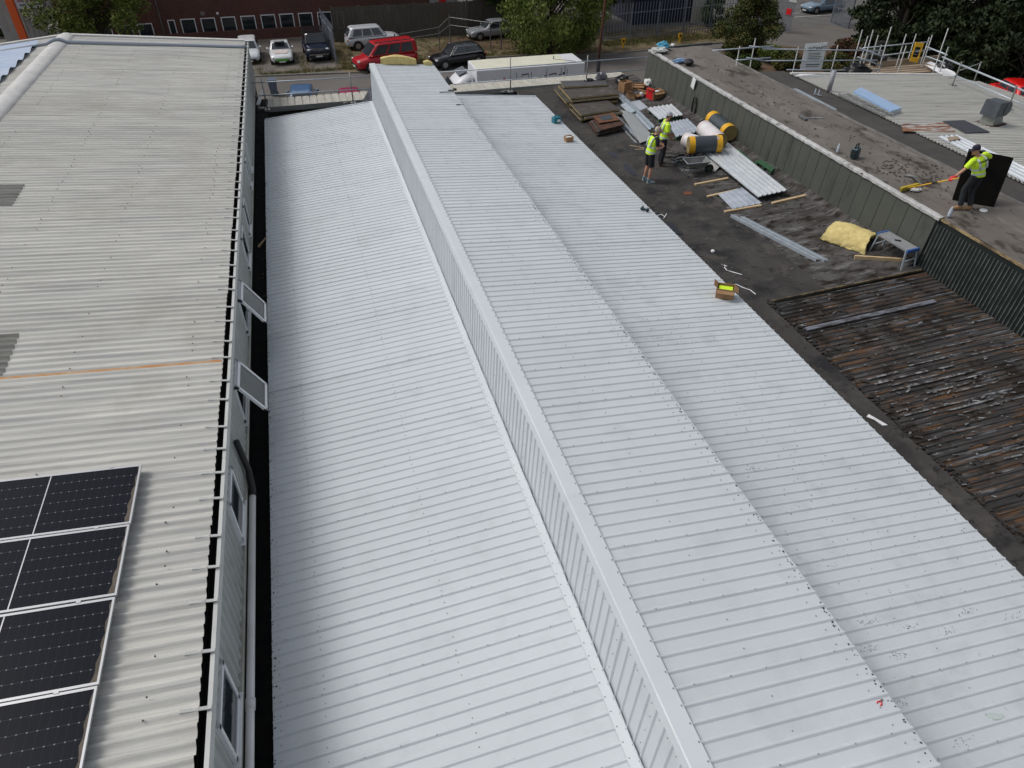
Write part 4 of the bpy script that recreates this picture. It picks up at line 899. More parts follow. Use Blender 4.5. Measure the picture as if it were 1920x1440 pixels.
tree('dark_tree', 'dark tree overhanging the left end of the palisade fence', 26.3, 68.5, 11, 4.6, 60, 18000, .18, m_lf2, .3, .5, .16)
p = aty(180, 35, 67); tree('street_tree', 'green leafy tree in front of the brick building at the left', p.x, 67, 8.2, 3.9, 80, 22000, .13, m_lf1, .22, .5, .22, clump=.27)
p = G(1410, 104); tree('big_shrub', 'large bushy shrub at the gateway beyond the brown roof', p.x, p.y + 1.2, 4.7, 2.6, 90, 30000, .09, m_lf4, .12, .2, .03, cat='shrub', clump=.26)
p = G(1358, 60); tree('small_shrub', 'small round shrub behind the palisade fence', p.x, p.y + 2, 2.4, 1.3, 14, 5000, .11, m_lf2, .07, .2, .1, cat='shrub')
i_ = 0
for (x, y, h, cr, lab) in ((48.6, 53.5, 12, 4.2, 'dark conifer nearest the open gate'), (50.5, 47.5, 13, 4.6, 'tall dark conifer behind the yellow ladder gate'), (50.5, 42.0, 13, 4.6, 'tall dark conifer above the scaffold rail corner'), (52.5, 36.0, 13, 4.8, 'broad dark conifer at the right edge above the red car'), (58.0, 46.0, 15, 5.5, 'dark conifer deepest in the top right corner'), (54.0, 58.5, 13, 4.2, 'dark conifer behind the second gate leaf'), (60, 53, 15, 5, 'rear dark conifer touching the top edge of the picture')):
    tree('conifer', lab, x, y, h, cr, 120, 24000, .19, m_lf3, .28, .7, .0, clump=.24, cone=True, group='dark conifers at the top right')
# low scrub beside the scaffold
for k, (px, py, h, cr, lm, lab) in enumerate(((1375, 108, 1.3, 1.3, m_lf4, 'low scrub at the corner of the brown upper roof'), (1440, 118, 1.1, 1.3, m_lf1, 'low green scrub under the scaffold rails'), (1480, 128, 1.0, 1.2, m_lf4, 'low green and brown scrub left of the banner'), (1575, 112, 1.5, 1.3, mat('russet_leaf', (.11, .045, .02), (.07, .05, .02), scale=1.5, rough=.8), 'russet bramble bush right of the banner'), (1570, 132, 1.1, 1.5, m_lf4, 'low scrub right of the banner foot'), (1400, 128, .9, 1.1, m_lf2, 'dark low scrub beside the roof edge'), (10, 66, 1.8, 1.3, m_lf2, 'dark bush in front of the white hatchback at the left edge'))):
    p = G(px, py); tree('scrub_bush', lab, p.x, p.y, h, cr, 14, 4200, .10, lm, .05, .1, .02, cat='bush', group='scrub beyond the roofs')
# ================================================================== vehicles
def paint(name, c, rough=.28): return mat(name, c, tuple(min(1, x * 1.08 + .003) for x in c), scale=1.5, rough=rough, coat=.5, spec=.5)
m_tyre = mat('tyre_rubber', (.015, .015, .016), rough=.85); m_rim = mat('alloy_rim', (.40, .41, .42), rough=.35, metal=.7)
m_hl = mat('headlamp_glass', (.55, .58, .60), rough=.1); m_tl = mat('tail_lamp_red', (.35, .01, .012), rough=.2); m_plate_w = mat('number_plate', (.62, .62, .58), rough=.5)
m_cglass = mat('car_glass', (.018, .022, .026), (.05, .06, .07), scale=.8, rough=.05, spec=.9)
def lerp(a, b, t): return a + (b - a) * t
def car(name, label, loc, rz, L, W, H, pm, belt=.62, hood=None, cab=(.26, .38, .86, .97), clear=.2, wr=.33, wb=(.17, .81), kind='hatch', nose=.60, tail=.85, rim=m_rim, cat='car', group='parked cars', side_windows=2, roofm=None, taper=.80, trimline=False):
    """x forward; cab = fractions from the front: windscreen base, roof front, roof rear, rear glass base"""
    t = thing(name, label, cat, loc, rz, group)
    X = lambda f: L / 2 - f * L
    zb = H * belt; hd = zb if hood is None else H * hood
    st = [(0.0, .34, nose * hd, .62), (.015, .24, nose * hd + .06, .80), (.05, clear, lerp(nose * hd, hd, .55), .92), (.12, clear, lerp(nose * hd, hd, .86), .98), (cab[0], clear, hd, 1.0), (cab[0] + .03, clear, zb, 1.0), (.5, clear, zb, 1.0), (.80, clear, zb * 1.01, .99), (.94, clear, lerp(zb, zb * tail, .4), .95), (.985, .26, zb * tail, .86), (1.0, .36, zb * tail - .08, .68)]
    rg = []
    for (f, z0, z1, w_) in st:
        hw = W / 2 * w_; x = X(f); h = z1 - z0
        rg.append([(x, -hw * .82, z0), (x, hw * .82, z0), (x, hw * .98, z0 + .22 * h), (x, hw, z0 + .55 * h), (x, hw * .97, z0 + .84 * h), (x, hw * .84, z1), (x, 0, z1 + .025), (x, -hw * .84, z1), (x, -hw * .97, z0 + .84 * h), (x, -hw, z0 + .55 * h), (x, -hw * .98, z0 + .22 * h)])
    b = MB(); b.rings(rg); bo = b.build('body', pm, t, smooth=True, world=False)
    sb = bo.modifiers.new('sub', 'SUBSURF'); sb.levels = 1; sb.render_levels = 1
    # cabin
    wb_, wt = W / 2 * .90, W / 2 * taper * .9
    x0, x1, x2, x3 = X(cab[0] + .01), X(cab[1]), X(cab[2]), X(cab[3]); zt = H; z0 = zb - .03
    c = MB()
    rgs = []
    for (xx0, xx3, z, hw, r_) in ((x0, x3, z0, wb_, .12), (lerp(x0, x1, .88), lerp(x3, x2, .88), lerp(z0, zt, .88), lerp(wb_, wt, .88), .14), (x1 - .05, x2 + .05, zt - .02, wt * .95, .16), (x1 - .35, x2 + .3, zt + .005, wt * .72, .2)):
        rgs.append([(xx0, -hw + r_, z), (xx0, hw - r_, z), (xx0 - r_, hw, z), (xx3 + r_, hw, z), (xx3, hw - r_, z), (xx3, -hw + r_, z), (xx3 + r_, -hw, z), (xx0 - r_, -hw, z)])
    c.rings(rgs); co = c.build('cabin', roofm or pm, t, smooth=False, world=False)
    bv = co.modifiers.new('bev', 'BEVEL'); bv.width = .05; bv.segments = 2
    def patch(p00, p10, p11, p01, u0, u1, v0, v1, off):
        def q(u, v):
            a = Vector(p00).lerp(Vector(p10), u); d = Vector(p01).lerp(Vector(p11), u); return a.lerp(d, v)
        pts = [q(u0, v0), q(u1, v0), q(u1, v1), q(u0, v1)]; n = (pts[1] - pts[0]).cross(pts[3] - pts[0]).normalized()
        if n.dot(Vector(off)) < 0: n = -n
        k = MB(); k.plate([p + n * .012 for p in pts], n * -.04); return k
    zu = lerp(z0, zt, .88); xu0, xu3, wu = lerp(x0, x1, .88), lerp(x3, x2, .88), lerp(wb_, wt, .88)
    patch((x0, -wb_ + .1, z0), (x0, wb_ - .1, z0), (xu0, wu - .1, zu), (xu0, -wu + .1, zu), .01, .99, .10, .98, (1, 0, .5)).build('windscreen', m_cglass, t, world=False)
    patch((x3, -wb_ + .1, z0), (x3, wb_ - .1, z0), (xu3, wu - .1, zu), (xu3, -wu + .1, zu), .05, .95, .15, .95, (-1, 0, .4)).build('rear_window', m_cglass, t, world=False)
    for s in (1, -1):
        A, B, D, E_ = (x0 - .12, s * wb_, z0), (x3 + .12, s * wb_, z0), (xu3 + .13, s * wu, zu), (xu0 - .13, s * wu, zu)
        for k in range(side_windows):
            u0 = .05 + .90 * k / side_windows; u1 = .05 + .90 * (k + 1) / side_windows - .035
            patch(A, B, D, E_, u0, u1, .14, .95, (0, s, .2)).build('side_window', m_cglass, t, world=False)
        if trimline:
            k = MB(); k.tube([(x0 - .2, s * (wb_ + .02), z0 + .10), (lerp(x0, x1, .95) - .15, s * (wu + .03), zu + .02), (xu3 + .2, s * (wu + .03), zu), (x3 + .3, s * (wb_ + .02), z0 + .12), (x0 - .2, s * (wb_ + .02), z0 + .10)], .022, 5); k.build('window_trim', m_chrome, t, world=False)
        k = MB(); k.ell((x0 - .28, s * (W / 2 + .07), zb + .07), (.08, .11, .075), 8, 6); k.build('mirror', pm, t, smooth=True, world=False)
        k = MB(); k.ell((X(.035), s * W * .355, nose * hd + .0), (.13, .17, .075), 10, 6, rot=Matrix.Rotation(-.5 * s, 3, 'Z')); k.build('headlight', m_hl, t, smooth=True, world=False)
        k = MB(); k.ell((X(.978), s * W * .375, zb * tail * .92), (.06, .13, .11), 8, 6); k.build('tail_light', m_tl, t, smooth=True, world=False)
        for f in wb:
            wx = X(f); M = Matrix.Translation((wx, s * (W / 2 - .11), wr)) @ Matrix.Rotation(math.pi / 2, 4, 'X')
            k = MB(); k.lathe([(wr * .62, -.11), (wr * .95, -.11), (wr, -.07), (wr, .07), (wr * .95, .11), (wr * .62, .11), (wr * .62, -.11)], 20, M); wo = k.build('wheel', m_tyre, t, smooth=True, world=False)
            k = MB(); yo = s * (W / 2 - .005)
            k.lathe([(.001, 0), (wr * .18, .005), (wr * .2, 0), (wr * .63, -.02), (wr * .64, -.08)], 20, Matrix.Translation((wx, yo - s * .004, wr)) @ Matrix.Rotation(-s * math.pi / 2, 4, 'X'))
            for q_ in range(5):
                a = q_ * 1.2566; k.bar((wx, yo, wr), (wx + math.cos(a) * wr * .6, yo, wr + math.sin(a) * wr * .6), .06, .012, up=(0, 1, 0))
            k.build('rim', rim, wo, world=False)
            k = MB(); k.lathe([(wr * 1.0, 0), (wr * 1.17, 0)], 20, Matrix.Translation((wx, s * (W / 2 - .004), wr + .01)) @ Matrix.Rotation(-s * math.pi / 2, 4, 'X')); k.build('wheel_arch', m_blk, t, world=False)
    k = MB(); k.box((X(-.001), 0, nose * hd * .62), (.05, W * .62, .16)); k.build('grille', m_blk, t, world=False)
    k = MB(); k.box((X(-.002) + .03, 0, nose * hd * .52), (.02, .5, .11)); k.build('number_plate', m_plate_w, t, world=False)
    k = MB(); k.box((X(1.0) - .015, 0, zb * tail * .62), (.02, .5, .11)); k.build('number_plate', m_plate_w, t, world=False)
    return t
RZ = lambda dx, dy: math.atan2(dy, dx)
p_white = paint('white_car_paint', (.66, .68, .70)); p_black = paint('black_car_paint', (.006, .007, .010), .2); p_navy = paint('dark_blue_car_paint', (.008, .014, .035), .2); p_silver = paint('silver_car_paint', (.52, .54, .57)); p_grey = paint('grey_silver_paint', (.24, .25, .27)); p_red = paint('red_van_paint', (.44, .006, .014)); p_mag = paint('magenta_car_paint', (.30, .01, .07)); p_blue = paint('blue_car_paint', (.05, .12, .25)); p_gblue = paint('grey_blue_paint', (.15, .22, .29)); p_redc = paint('bright_red_paint', (.60, .008, .008))
car('parked_car', 'white hatchback half hidden by the edge of the old roof', (-3.95, 65.4, 0), RZ(.02, -1), 4.2, 1.78, 1.5, p_white)
sp = car('sports_car', 'white low sports car with a green front bumper, parked nose out', (-1.45, 64.6, 0), RZ(.02, -1), 4.3, 1.82, 1.28, p_white, belt=.66, cab=(.36, .50, .72, .90), nose=.66)
m = MB(); m.box((2.17, 0, .42), (.05, .95, .16)); m.build('green_bumper', mat('green_wrap', (.10, .36, .06), rough=.5), sp, world=False)
m = MB(); m.box((.15, 0, 1.30), (.5, .8, .015)); m.build('sunroof', m_cglass, sp, world=False)
m = MB(); m.plate([(.95, -.6, .872), (1.75, -.5, .80), (1.75, .45, .80), (.95, .6, .872)], (0, 0, .006)); m.build('faded_bonnet_wrap', mat('faded_wrap', (.66, .62, .58), (.60, .45, .42), scale=3, rough=.5), sp, world=False)
su = car('off_roader', 'dark blue black boxy off-roader parked nose out beside the palisade return', (1.35, 64.9, 0), RZ(.05, -1), 4.75, 1.98, 1.86, p_navy, belt=.63, cab=(.27, .36, .95, .99), nose=.86, wr=.38, clear=.3, taper=.86, hood=.60, side_windows=3, roofm=p_black)
m = MB(); m.box((2.40, 0, .62), (.04, 1.5, .05)); m.build('chrome_bumper_bar', m_chrome, su, world=False)
m = MB(); m.box((2.39, 0, .98), (.03, .8, .2)); m.build('upper_grille', m_mgrey, su, world=False)
car('suv', 'silver seven seat SUV behind the red van, seen from its left rear', (6.2, 66.6, 0), RZ(1, .10), 4.65, 1.88, 1.72, p_silver, belt=.60, cab=(.25, .38, .90, .985), nose=.70, wr=.36, clear=.24, side_windows=3)
# red van
vn = car('panel_van', 'bright red camper van with dark side windows parked on the verge', (6.35, 59.75, 0), RZ(-1, -.24), 5.0, 1.94, 1.96, p_red, belt=.56, cab=(.16, .33, .97, 1.0), nose=.80, hood=.52, wr=.34, clear=.2, taper=.95, side_windows=3, wb=(.19, .80), cat='van')
m = MB()
for yy in (-.62, .62): m.box((-.5, yy, 1.985), (3.0, .05, .05))
m.build('roof_rail', m_dgrey, vn, world=False)
car('crossover', 'black crossover car with a chrome window line beside the white truck', (11.95, 58.9, 0), RZ(-1, -.24), 4.45, 1.85, 1.58, p_black, belt=.60, cab=(.26, .40, .84, .97), nose=.74, wr=.36, clear=.24, trimline=True)
car('saloon_car', 'grey silver saloon under the trees at the end of the timber fence', (16.9, 67.2, 0), RZ(-1, -.14), 4.6, 1.81, 1.46, p_grey, belt=.63, cab=(.28, .43, .74, .90), nose=.72)
# cars just beyond the canopy, only their roofs show
p = at(565, 165, 1.4); car('estate_car', 'blue estate car whose roof and rear window show above the canopy', (p.x, p.y + .2, 0), RZ(.06, 1), 4.5, 1.82, 1.52, p_blue, belt=.58, cab=(.26, .40, .84, .985))
p = at(652, 164, 1.35); car('hatchback', 'magenta hatchback whose roof shows above the canopy', (p.x, p.y - .6, 0), RZ(0, 1), 3.8, 1.7, 1.45, p_mag, cab=(.26, .40, .84, .985))
# wheelie bin beside them
p = at(515, 178, 0); t = thing('wheelie_bin', 'blue grey wheelie bin on the road left of the blue estate car', 'bin', (p.x, p.y, 0))
m = MB(); m.rings([[(-.22, -.28, .06), (.22, -.28, .06), (.22, .28, .06), (-.22, .28, .06)], [(-.29, -.36, 1.0), (.29, -.36, 1.0), (.29, .36, 1.0), (-.29, .36, 1.0)]]); mb_ = mat('blue_grey_plastic', (.10, .125, .17), rough=.5); m.build('body', mb_, t, world=False)
m = MB(); m.box((0, 0, 1.04), (.62, .8, .07)); m.build('lid', mb_, t, world=False)
for s in (-1, 1): m = MB(); m.tube([(s * .2, .33, .1), (s * .26, .33, .1)], .1, 12); m.build('wheel', m_tyre, t, world=False)
# car park
car('hatchback', 'grey blue hatchback in the car park between the two gate leaves', (52.0, 69.0, 0), RZ(-1, -.12), 4.5, 1.8, 1.42, p_gblue, nose=.70, cab=(.25, .40, .84, .97))
car('parked_car', 'dark car at the very top edge of the car park', (50.5, 77.0, 0), RZ(1, .1), 4.6, 1.8, 1.5, p_black)
p = G(6, 70); car('parked_car', 'white hatchback at the left edge beside the orange portal', (p.x - 1.0, p.y + 1.5, 0), RZ(-1, .25), 4.2, 1.78, 1.5, p_white)
car('parked_car', 'white van at the top left corner behind the hatchback', (p.x - 1.0, p.y + 7.5, 0), RZ(-1, .2), 5.0, 1.9, 2.1, p_white, belt=.55, cab=(.16, .3, .97, 1.0), nose=.8, hood=.5, taper=.94, cat='van')
p = at(1895, 150, 1.5); car('hatchback', 'bright red hatchback beyond the scaffold rail at the right edge', (p.x + .6, p.y, 0), RZ(.3, 1), 4.0, 1.75, 1.5, p_redc)
# ------------------------------------------------------------------ white box truck
tk = thing('box_truck', 'white box truck with musical notes on its side and a rounded cab', 'truck', (13.0, 45.65, 0.0))
TX0, TX1, TY0, TY1 = 10.15, 17.15, 44.45, 46.9
m_truck = mat('truck_white', (.68, .69, .72), (.64, .65, .68), scale=1, rough=.4); m_cream = mat('cream_roof', (.66, .65, .52), (.60, .59, .47), scale=1.2, rough=.6)
m = MB(); m.span((TX0, TY0, .75), (TX1, TY1, 3.28)); o = m.build('box_body', m_truck, tk); bv = o.modifiers.new('b', 'BEVEL'); bv.width = .05; bv.segments = 2
m = MB(); m.span((TX0 + .12, TY0 + .12, 3.283), (TX1 - 1.1, TY1 - .12, 3.31)); m.build('cream_roof_panel', m_cream, tk)
m = MB(); m.bar((TX1 - 1.45, TY1 - .5, 3.318), (TX1 - 1.7, TY0 + 1.2, 3.318), .05, .012); m.bar((TX1 - 1.7, TY0 + 1.2, 3.318), (TX1 - .5, TY0 + .35, 3.318), .05, .012); m.build('roof_seam', m_dgrey, tk)
rg = []
for (x, z0, z1, hw) in ((TX0 + .02, .55, 3.1, 1.16), (9.5, .45, 3.0, 1.16), (9.0, .42, 2.72, 1.14), (8.55, .42, 2.05, 1.10), (8.2, .42, 1.65, 1.04), (7.98, .46, 1.3, .92), (7.9, .55, 1.05, .75)):
    yc = (TY0 + TY1) / 2; rg.append([(x, yc - hw, z0), (x, yc + hw, z0), (x, yc + hw, lerp(z0, z1, .6)), (x, yc + hw * .93, lerp(z0, z1, .9)), (x, yc + hw * .75, z1), (x, yc - hw * .75, z1), (x, yc - hw * .93, lerp(z0, z1, .9)), (x, yc - hw, lerp(z0, z1, .6))])
m = MB(); m.rings(rg); o = m.build('cab', m_truck, tk, smooth=True); sb = o.modifiers.new('s', 'SUBSURF'); sb.levels = 1; sb.render_levels = 1
yc = (TY0 + TY1) / 2
m = MB(); m.plate([(9.18, yc - .55, 2.86), (9.18, yc + .80, 2.86), (9.70, yc + .75, 3.06), (9.70, yc - .55, 3.06)], (0, 0, .05)); m.build('roof_window', m_cglass, tk)
m = MB(); m.plate([(8.80, yc - .85, 2.47), (8.80, yc + .95, 2.47), (8.60, yc + .98, 2.18), (8.60, yc - .75, 2.18)], (-.05, 0, .06)); m.build('windscreen', m_cglass, tk)
m = MB(); m.plate([(9.35, yc - 1.165, 1.75), (9.8, yc - 1.175, 1.65), (9.8, yc - 1.14, 2.7), (9.3, yc - 1.14, 2.55)], (0, -.03, 0)); m.build('side_window', m_cglass, tk)
for x in (9.1, 15.6):
    for y in (TY0 + .18, TY1 - .18): m = MB(); m.tube([(x, y - .14, .47), (x, y + .14, .47)], .47, 20); m.build('wheel', m_tyre, tk)
m = MB(); m.span((TX0, TY0 + .3, .45), (TX1 - .2, TY1 - .3, .76)); m.build('chassis', m_blk, tk)
m = MB(); m.span((TX1 + .005, TY0 + .3, .8), (TX1 + .04, TY0 + 1.1, 3.0)); m.build('rear_door', m_truck, tk)
m = MB(); m.span((TX1 + .01, TY0 + .02, .5), (TX1 + .12, TY0 + .3, .9)); m.build('tail_light', m_tl, tk)
ys_ = TY0 - .006
def note(x, z, kind):
    k = MB(); k.plate([(x + .085 * math.cos(a), ys_, z + .065 * math.sin(a)) for a in np.linspace(0, 6.283, 11)[:-1]], (0, -.006, 0)); k.box((x + .075, ys_ - .003, z + .22), (.025, .006, .44))
    if kind == 2: k.plate([(x + .085 * math.cos(a) + .42, ys_, z + .04 + .065 * math.sin(a)) for a in np.linspace(0, 6.283, 11)[:-1]], (0, -.006, 0)); k.box((x + .495, ys_ - .003, z + .26), (.025, .006, .44)); k.bar((x + .06, ys_ - .003, z + .44), (x + .51, ys_ - .003, z + .48), .006, .06)
    k.build('printed_note', m_blk, tk)
for (x, z, kd) in ((12.6, 2.55, 1), (12.95, 2.40, 2), (13.55, 2.55, 1), (14.15, 2.25, 1), (14.55, 2.65, 1), (14.75, 2.3, 2), (15.5, 2.65, 1), (15.75, 2.75, 1), (15.9, 2.55, 1)): note(x, z, kd)
for j in range(5):
    m = MB(); m.tube([(12.4 + .25 * i, ys_, 2.1 + .11 * j + .14 * math.sin(i * .55 + .2 * j)) for i in range(16)], .008, 4); m.build('printed_stave', mat('grey_print', (.30, .31, .34), rough=.5) if j == 0 else MATS['grey_print'], tk)
m = MB(); m.span((11.0, ys_ - .006, 1.5), (12.5, ys_, 2.35)); m.build('black_panel', m_blk, tk)
m = MB(); m.span((11.12, ys_ - .012, 1.6), (11.75, ys_ - .007, 2.2)); m.build('pale_panel', m_truck, tk)
for (x, z) in ((10.75, 2.05), (11.2, 2.42), (11.75, 2.5)): m = MB(); m.plate([(x, ys_, z), (x + .32, ys_, z + .02), (x + .12, ys_, z + .3)], (0, -.006, 0)); m.build('printed_triangle', mat('pink_print', (.45, .10, .13), rough=.5) if x < 10.8 else MATS['pink_print'], tk)
# ================================================================== things lying on the roofs
UP = Vector((0, 0, 1))
def V3(p, dz=0.0): return Vector((p.x, p.y, p.z + dz))
def ribbed(quad, nrib, h, mt, name, parent=None, t=0.0, wave=False):
    """corrugated sheet on a quad a,b,c,d; ribs run from edge a-b to edge d-c"""
    a, b, c, d = [Vector(p) for p in quad]; pts = []
    if wave:
        n = nrib * 6; pts = [(i / n, h * .5 * (1 + math.cos(2 * math.pi * i / 6))) for i in range(n + 1)]
    else:
        for k in range(nrib):
            pts += [((k + u) / nrib, z) for (u, z) in ((0, 0), (.62, 0), (.70, h), (.90, h), (.98, 0))]
        pts.append((1, 0))
    m = MB(); m.grid([[e0.lerp(e1, u) + UP * z for (u, z) in pts] for (e0, e1) in ((a, b), (a.lerp(d, .5), b.lerp(c, .5)), (d, c))])
    return m
def corner(pxs, dz, f=ond): return [f(px, py, dz) for (px, py) in pxs]
# ---- stacks of old insulated roof panels: each panel its own thing
m_ptop = mat('dirty_panel_face', (.075, .066, .055), (.045, .040, .035), scale=2.5, rough=.9, c=(.12, .11, .10), cscale=2, clo=.55, chi=.7); m_pedge = mat('yellow_foam_edge', (.52, .40, .17), (.34, .25, .10), scale=6, rough=.95); m_pgrey = mat('grey_felt_face', (.060, .062, .066), (.085, .085, .086), scale=2, rough=.9)
def panel(quad, t, lab, top=m_ptop):
    m = MB(); c = sum([Vector(p) for p in quad], Vector()) / 4
    def lay(z0, z1, k, mi):
        q = [c + (Vector(p) - c) * k for p in quad]; vs = [Vector((p.x, p.y, p.z - z0)) for p in q] + [Vector((p.x, p.y, p.z - z1)) for p in q]
        m.add(vs, [(0, 1, 2, 3), (7, 6, 5, 4)] + [(i, i + 4, (i + 1) % 4 + 4, (i + 1) % 4) for i in range(4)], mi)
    lay(0, t * .14, 1.0, 0); lay(t * .14 + .0005, t * .62, .997, 1); lay(t * .62 + .0005, t, .97, 0)
    one(m, 'insulated_panel', [top, m_pedge], lab, 'roof panel', group='stacked old roof panels')
ordn = ['lowest', 'second lowest', 'third from the bottom', 'fourth from the bottom', 'fifth from the bottom', 'sixth from the bottom']
def pstack(pxs, n, nm, top_last=m_ptop, t=.066, gap=.014, base=0.0, jit=.14):
    q0 = corner(pxs, base); z = max(p.z for p in q0) + .0
    for k in range(n):
        j = [Vector((random.uniform(-jit, jit), random.uniform(-jit, jit), 0))] * 4; zz = z + (t + gap) * (k + 1)
        panel([Vector((p.x + j[0].x, p.y + j[0].y, zz - gap)) for p in q0], t + gap - .002, (ordn[k] if k < n - 1 else 'topmost') + ' old insulated panel in the ' + nm, top_last if k == n - 1 else m_ptop)
pstack([(1090, 232), (1160, 217), (1140, 199), (1068, 209)], 3, 'near low stack beside the rusty pile')
pstack([(1066, 209), (1156, 194), (1138, 172), (1043, 182)], 5, 'middle stack')
pstack([(1056, 188), (1138, 179), (1134, 168), (1050, 176)], 6, 'far stack with the grey top', m_pgrey)
# ---- rusty pile
rp = thing('rusty_scrap_pile', 'pile of rusty bent sheets beside the near panel stack', 'scrap pile', ond(1136, 244))
base = [ond(1107, 238), ond(1122, 258), ond(1168, 247), ond(1150, 229)]
for k in range(5):
    j = Vector((random.uniform(-.1, .1), random.uniform(-.08, .08), .05 * k + .06)); m = MB(); m.slab([Vector(p) + j + UP * random.uniform(0, .03) for p in base], .03); m.build('bent_sheet', m_ptop if k % 2 else m_rust, rp)
q = [p + UP * .34 for p in (ond(1111, 234), ond(1122, 247), ond(1160, 241), ond(1148, 226))]
m = MB(); m.slab([q[0], q[1], q[2], q[3]], .03); m.build('rusty_lid', mat('orange_rust_sheet', (.17, .07, .03), (.08, .035, .02), scale=4, rough=.9), rp)
c_ = sum(q, Vector()) / 4
m = MB(); m.slab([c_ + (p - c_) * .55 + UP * .01 for p in q], .008); m.build('dark_inset', mat('slate_blue_sheet', (.035, .045, .06), rough=.7), rp)
# ---- galvanised lengths
def channel(pa, pb, wd, ht, lab, name='steel_channel', mt=m_galv, f=ond, dz=.0):
    a = f(*pa, dz); b = f(*pb, dz); d = (b - a).normalized(); s_ = d.cross(UP).normalized(); m = MB()
    for e in (-1, 1): m.bar(a + s_ * (e * (wd / 2 - .006)) + UP * ht / 2, b + s_ * (e * (wd / 2 - .006)) + UP * ht / 2, .008, ht)
    m.bar(a + UP * .004, b + UP * .004, wd - .02, .006)
    return one(m, name, mt, lab, 'steel channel', group='galvanised lengths on the roof')
channel((1158, 181), (1217, 243), .16, .07, 'galvanised channel running alongside the grey flat sheet, farthest of the bundle', dz=.02)
channel((1163, 179), (1224, 240), .13, .09, 'galvanised channel next to the farthest of the bundle', dz=.02)
channel((1152, 221), (1196, 268), .20, .06, 'galvanised channel on the near side of the wide grey flashing')
channel((1148, 214), (1202, 266), .10, .08, 'narrow galvanised channel under the wide grey flashing edge', dz=.01)
m = MB(); q = corner([(1161, 206), (1182, 209), (1227, 258), (1200, 268)], .10); m.slab(q, .012); one(m, 'flashing_sheet', mat('dull_grey_flashing', (.34, .355, .35), (.29, .30, .30), scale=1.5, rough=.45, metal=.2), 'wide dull grey folded flashing sheet behind the two workmen', 'flashing', group='galvanised lengths on the roof')
m = ribbed(corner([(1163, 197), (1174, 193), (1192, 209), (1180, 213)], .10), 3, .03, m_galv, 's'); one(m, 'profiled_offcut', m_galv, 'short profiled steel offcut on top of the channels', 'sheet offcut')
m = MB(); q = corner([(1182, 191), (1199, 187.5), (1215, 201), (1200, 207)], .03); m.slab(q, .02); one(m, 'flat_steel_sheet', mat('pale_flat_steel', (.45, .48, .53), rough=.4, metal=.2), 'small pale flat steel sheet beside the cardboard boxes', 'steel sheet')
# ---- pallets with sheets
def pallet(quad, lab):
    a, b, c, d = quad; t = thing('pallet', lab, 'pallet', (sum(quad, Vector()) / 4), 0, 'green pallets')
    for k in range(5):
        u0, u1 = k / 5 + .02, k / 5 + .16; m = MB(); m.slab([a.lerp(b, u0) + UP * .13, a.lerp(b, u1) + UP * .13, d.lerp(c, u1) + UP * .13, d.lerp(c, u0) + UP * .13], .022); m.build('deck_board', m_green, t)
    for v in (.02, .44, .86):
        m = MB(); m.slab([a.lerp(d, v) + UP * .108, b.lerp(c, v) + UP * .108, b.lerp(c, v + .12) + UP * .108, a.lerp(d, v + .12) + UP * .108], .1); m.build('bearer', m_green, t)
def shrink(q, k):
    c = sum(q, Vector()) / 4; return [c + (p - c) * k for p in q]
m_gsheet = mat('pale_grey_sheet', (.61, .64, .66), (.52, .56, .60), scale=2.5, rough=.3, metal=.15)
m_msheet = mat('clear_rooflight_sheet', (.30, .34, .40), (.42, .46, .52), scale=2.0, rough=.2, stretch=(.6, 2, 1))
def shstack(pxs, nr, n, lab, mt, plab, h=.035):
    q = corner(pxs, .16); zt_ = [Vector((p.x, p.y, zd(p.x) + .145)) for p in q]
    pq = [Vector((p.x, p.y, zd(p.x) + .012)) for p in shrink(q, .94)]; pallet(pq, plab)
    for k in range(n):
        m = ribbed([p + UP * (.012 * k) for p in zt_], nr, h, mt, 's'); one(m, 'spare_sheet', mt, (('topmost ' if k == n - 1 else ordn[k] + ' ') + lab), 'roof sheet', group='spare roof sheets')
shstack([(1213, 203), (1259, 196), (1281, 216), (1236, 224)], 6, 3, 'pale ribbed sheet on the far green pallet', m_gsheet, 'green pallet under the far pale ribbed sheets')
shstack([(1252, 231), (1288, 223), (1313, 246), (1268, 257)], 6, 3, 'clear grey ribbed sheet on the pallet behind the workmen', m_msheet, 'green pallet behind the workmen')
# big long sheets by the wall
qb = corner([(1318, 283), (1364, 267), (1476, 356), (1422, 368)], .2)
pq = [ond(1338, 300), ond(1385, 287), ond(1418, 315), ond(1372, 332)]
pallet([Vector((p.x, p.y, zd(p.x) + .012)) for p in pq], 'green pallet under the long white sheets')
for k in range(3):
    m = ribbed([Vector((p.x, p.y, zd(p.x) + .155 + .014 * k)) for p in qb], 6, .035, m_gsheet, 's'); one(m, 'spare_sheet', m_gsheet, ordn[k] + ' long pale ribbed sheet beside the grey wall' if k < 2 else 'topmost long pale ribbed sheet beside the grey wall', 'roof sheet', group='spare roof sheets')
gp = [ond(1415, 309), ond(1424, 305), ond(1452, 322), ond(1445, 329)]
pallet([Vector((p.x, p.y, zd(p.x) + .012)) for p in [gp[0], gp[1], gp[2], gp[3]]], 'green pallet edge poking out between the sheets and the wall')
m = MB(); q = corner([(1290, 287), (1312, 281), (1352, 310), (1341, 321), (1331, 318)], .08); m.slab(q, .02); one(m, 'flashing_sheet', mat('off_white_flashing', (.46, .46, .44), (.40, .40, .385), scale=2, rough=.5), 'off-white flat flashing beside the wheelbarrow', 'flashing', group='galvanised lengths on the roof')
m = ribbed(corner([(1346, 364), (1392, 352), (1429, 381), (1373, 392)], .07), 5, .02, m_msheet, 's'); one(m, 'clear_plastic_sheet', m_msheet, 'clear plastic rooflight sheet lying on two timber battens', 'plastic sheet')
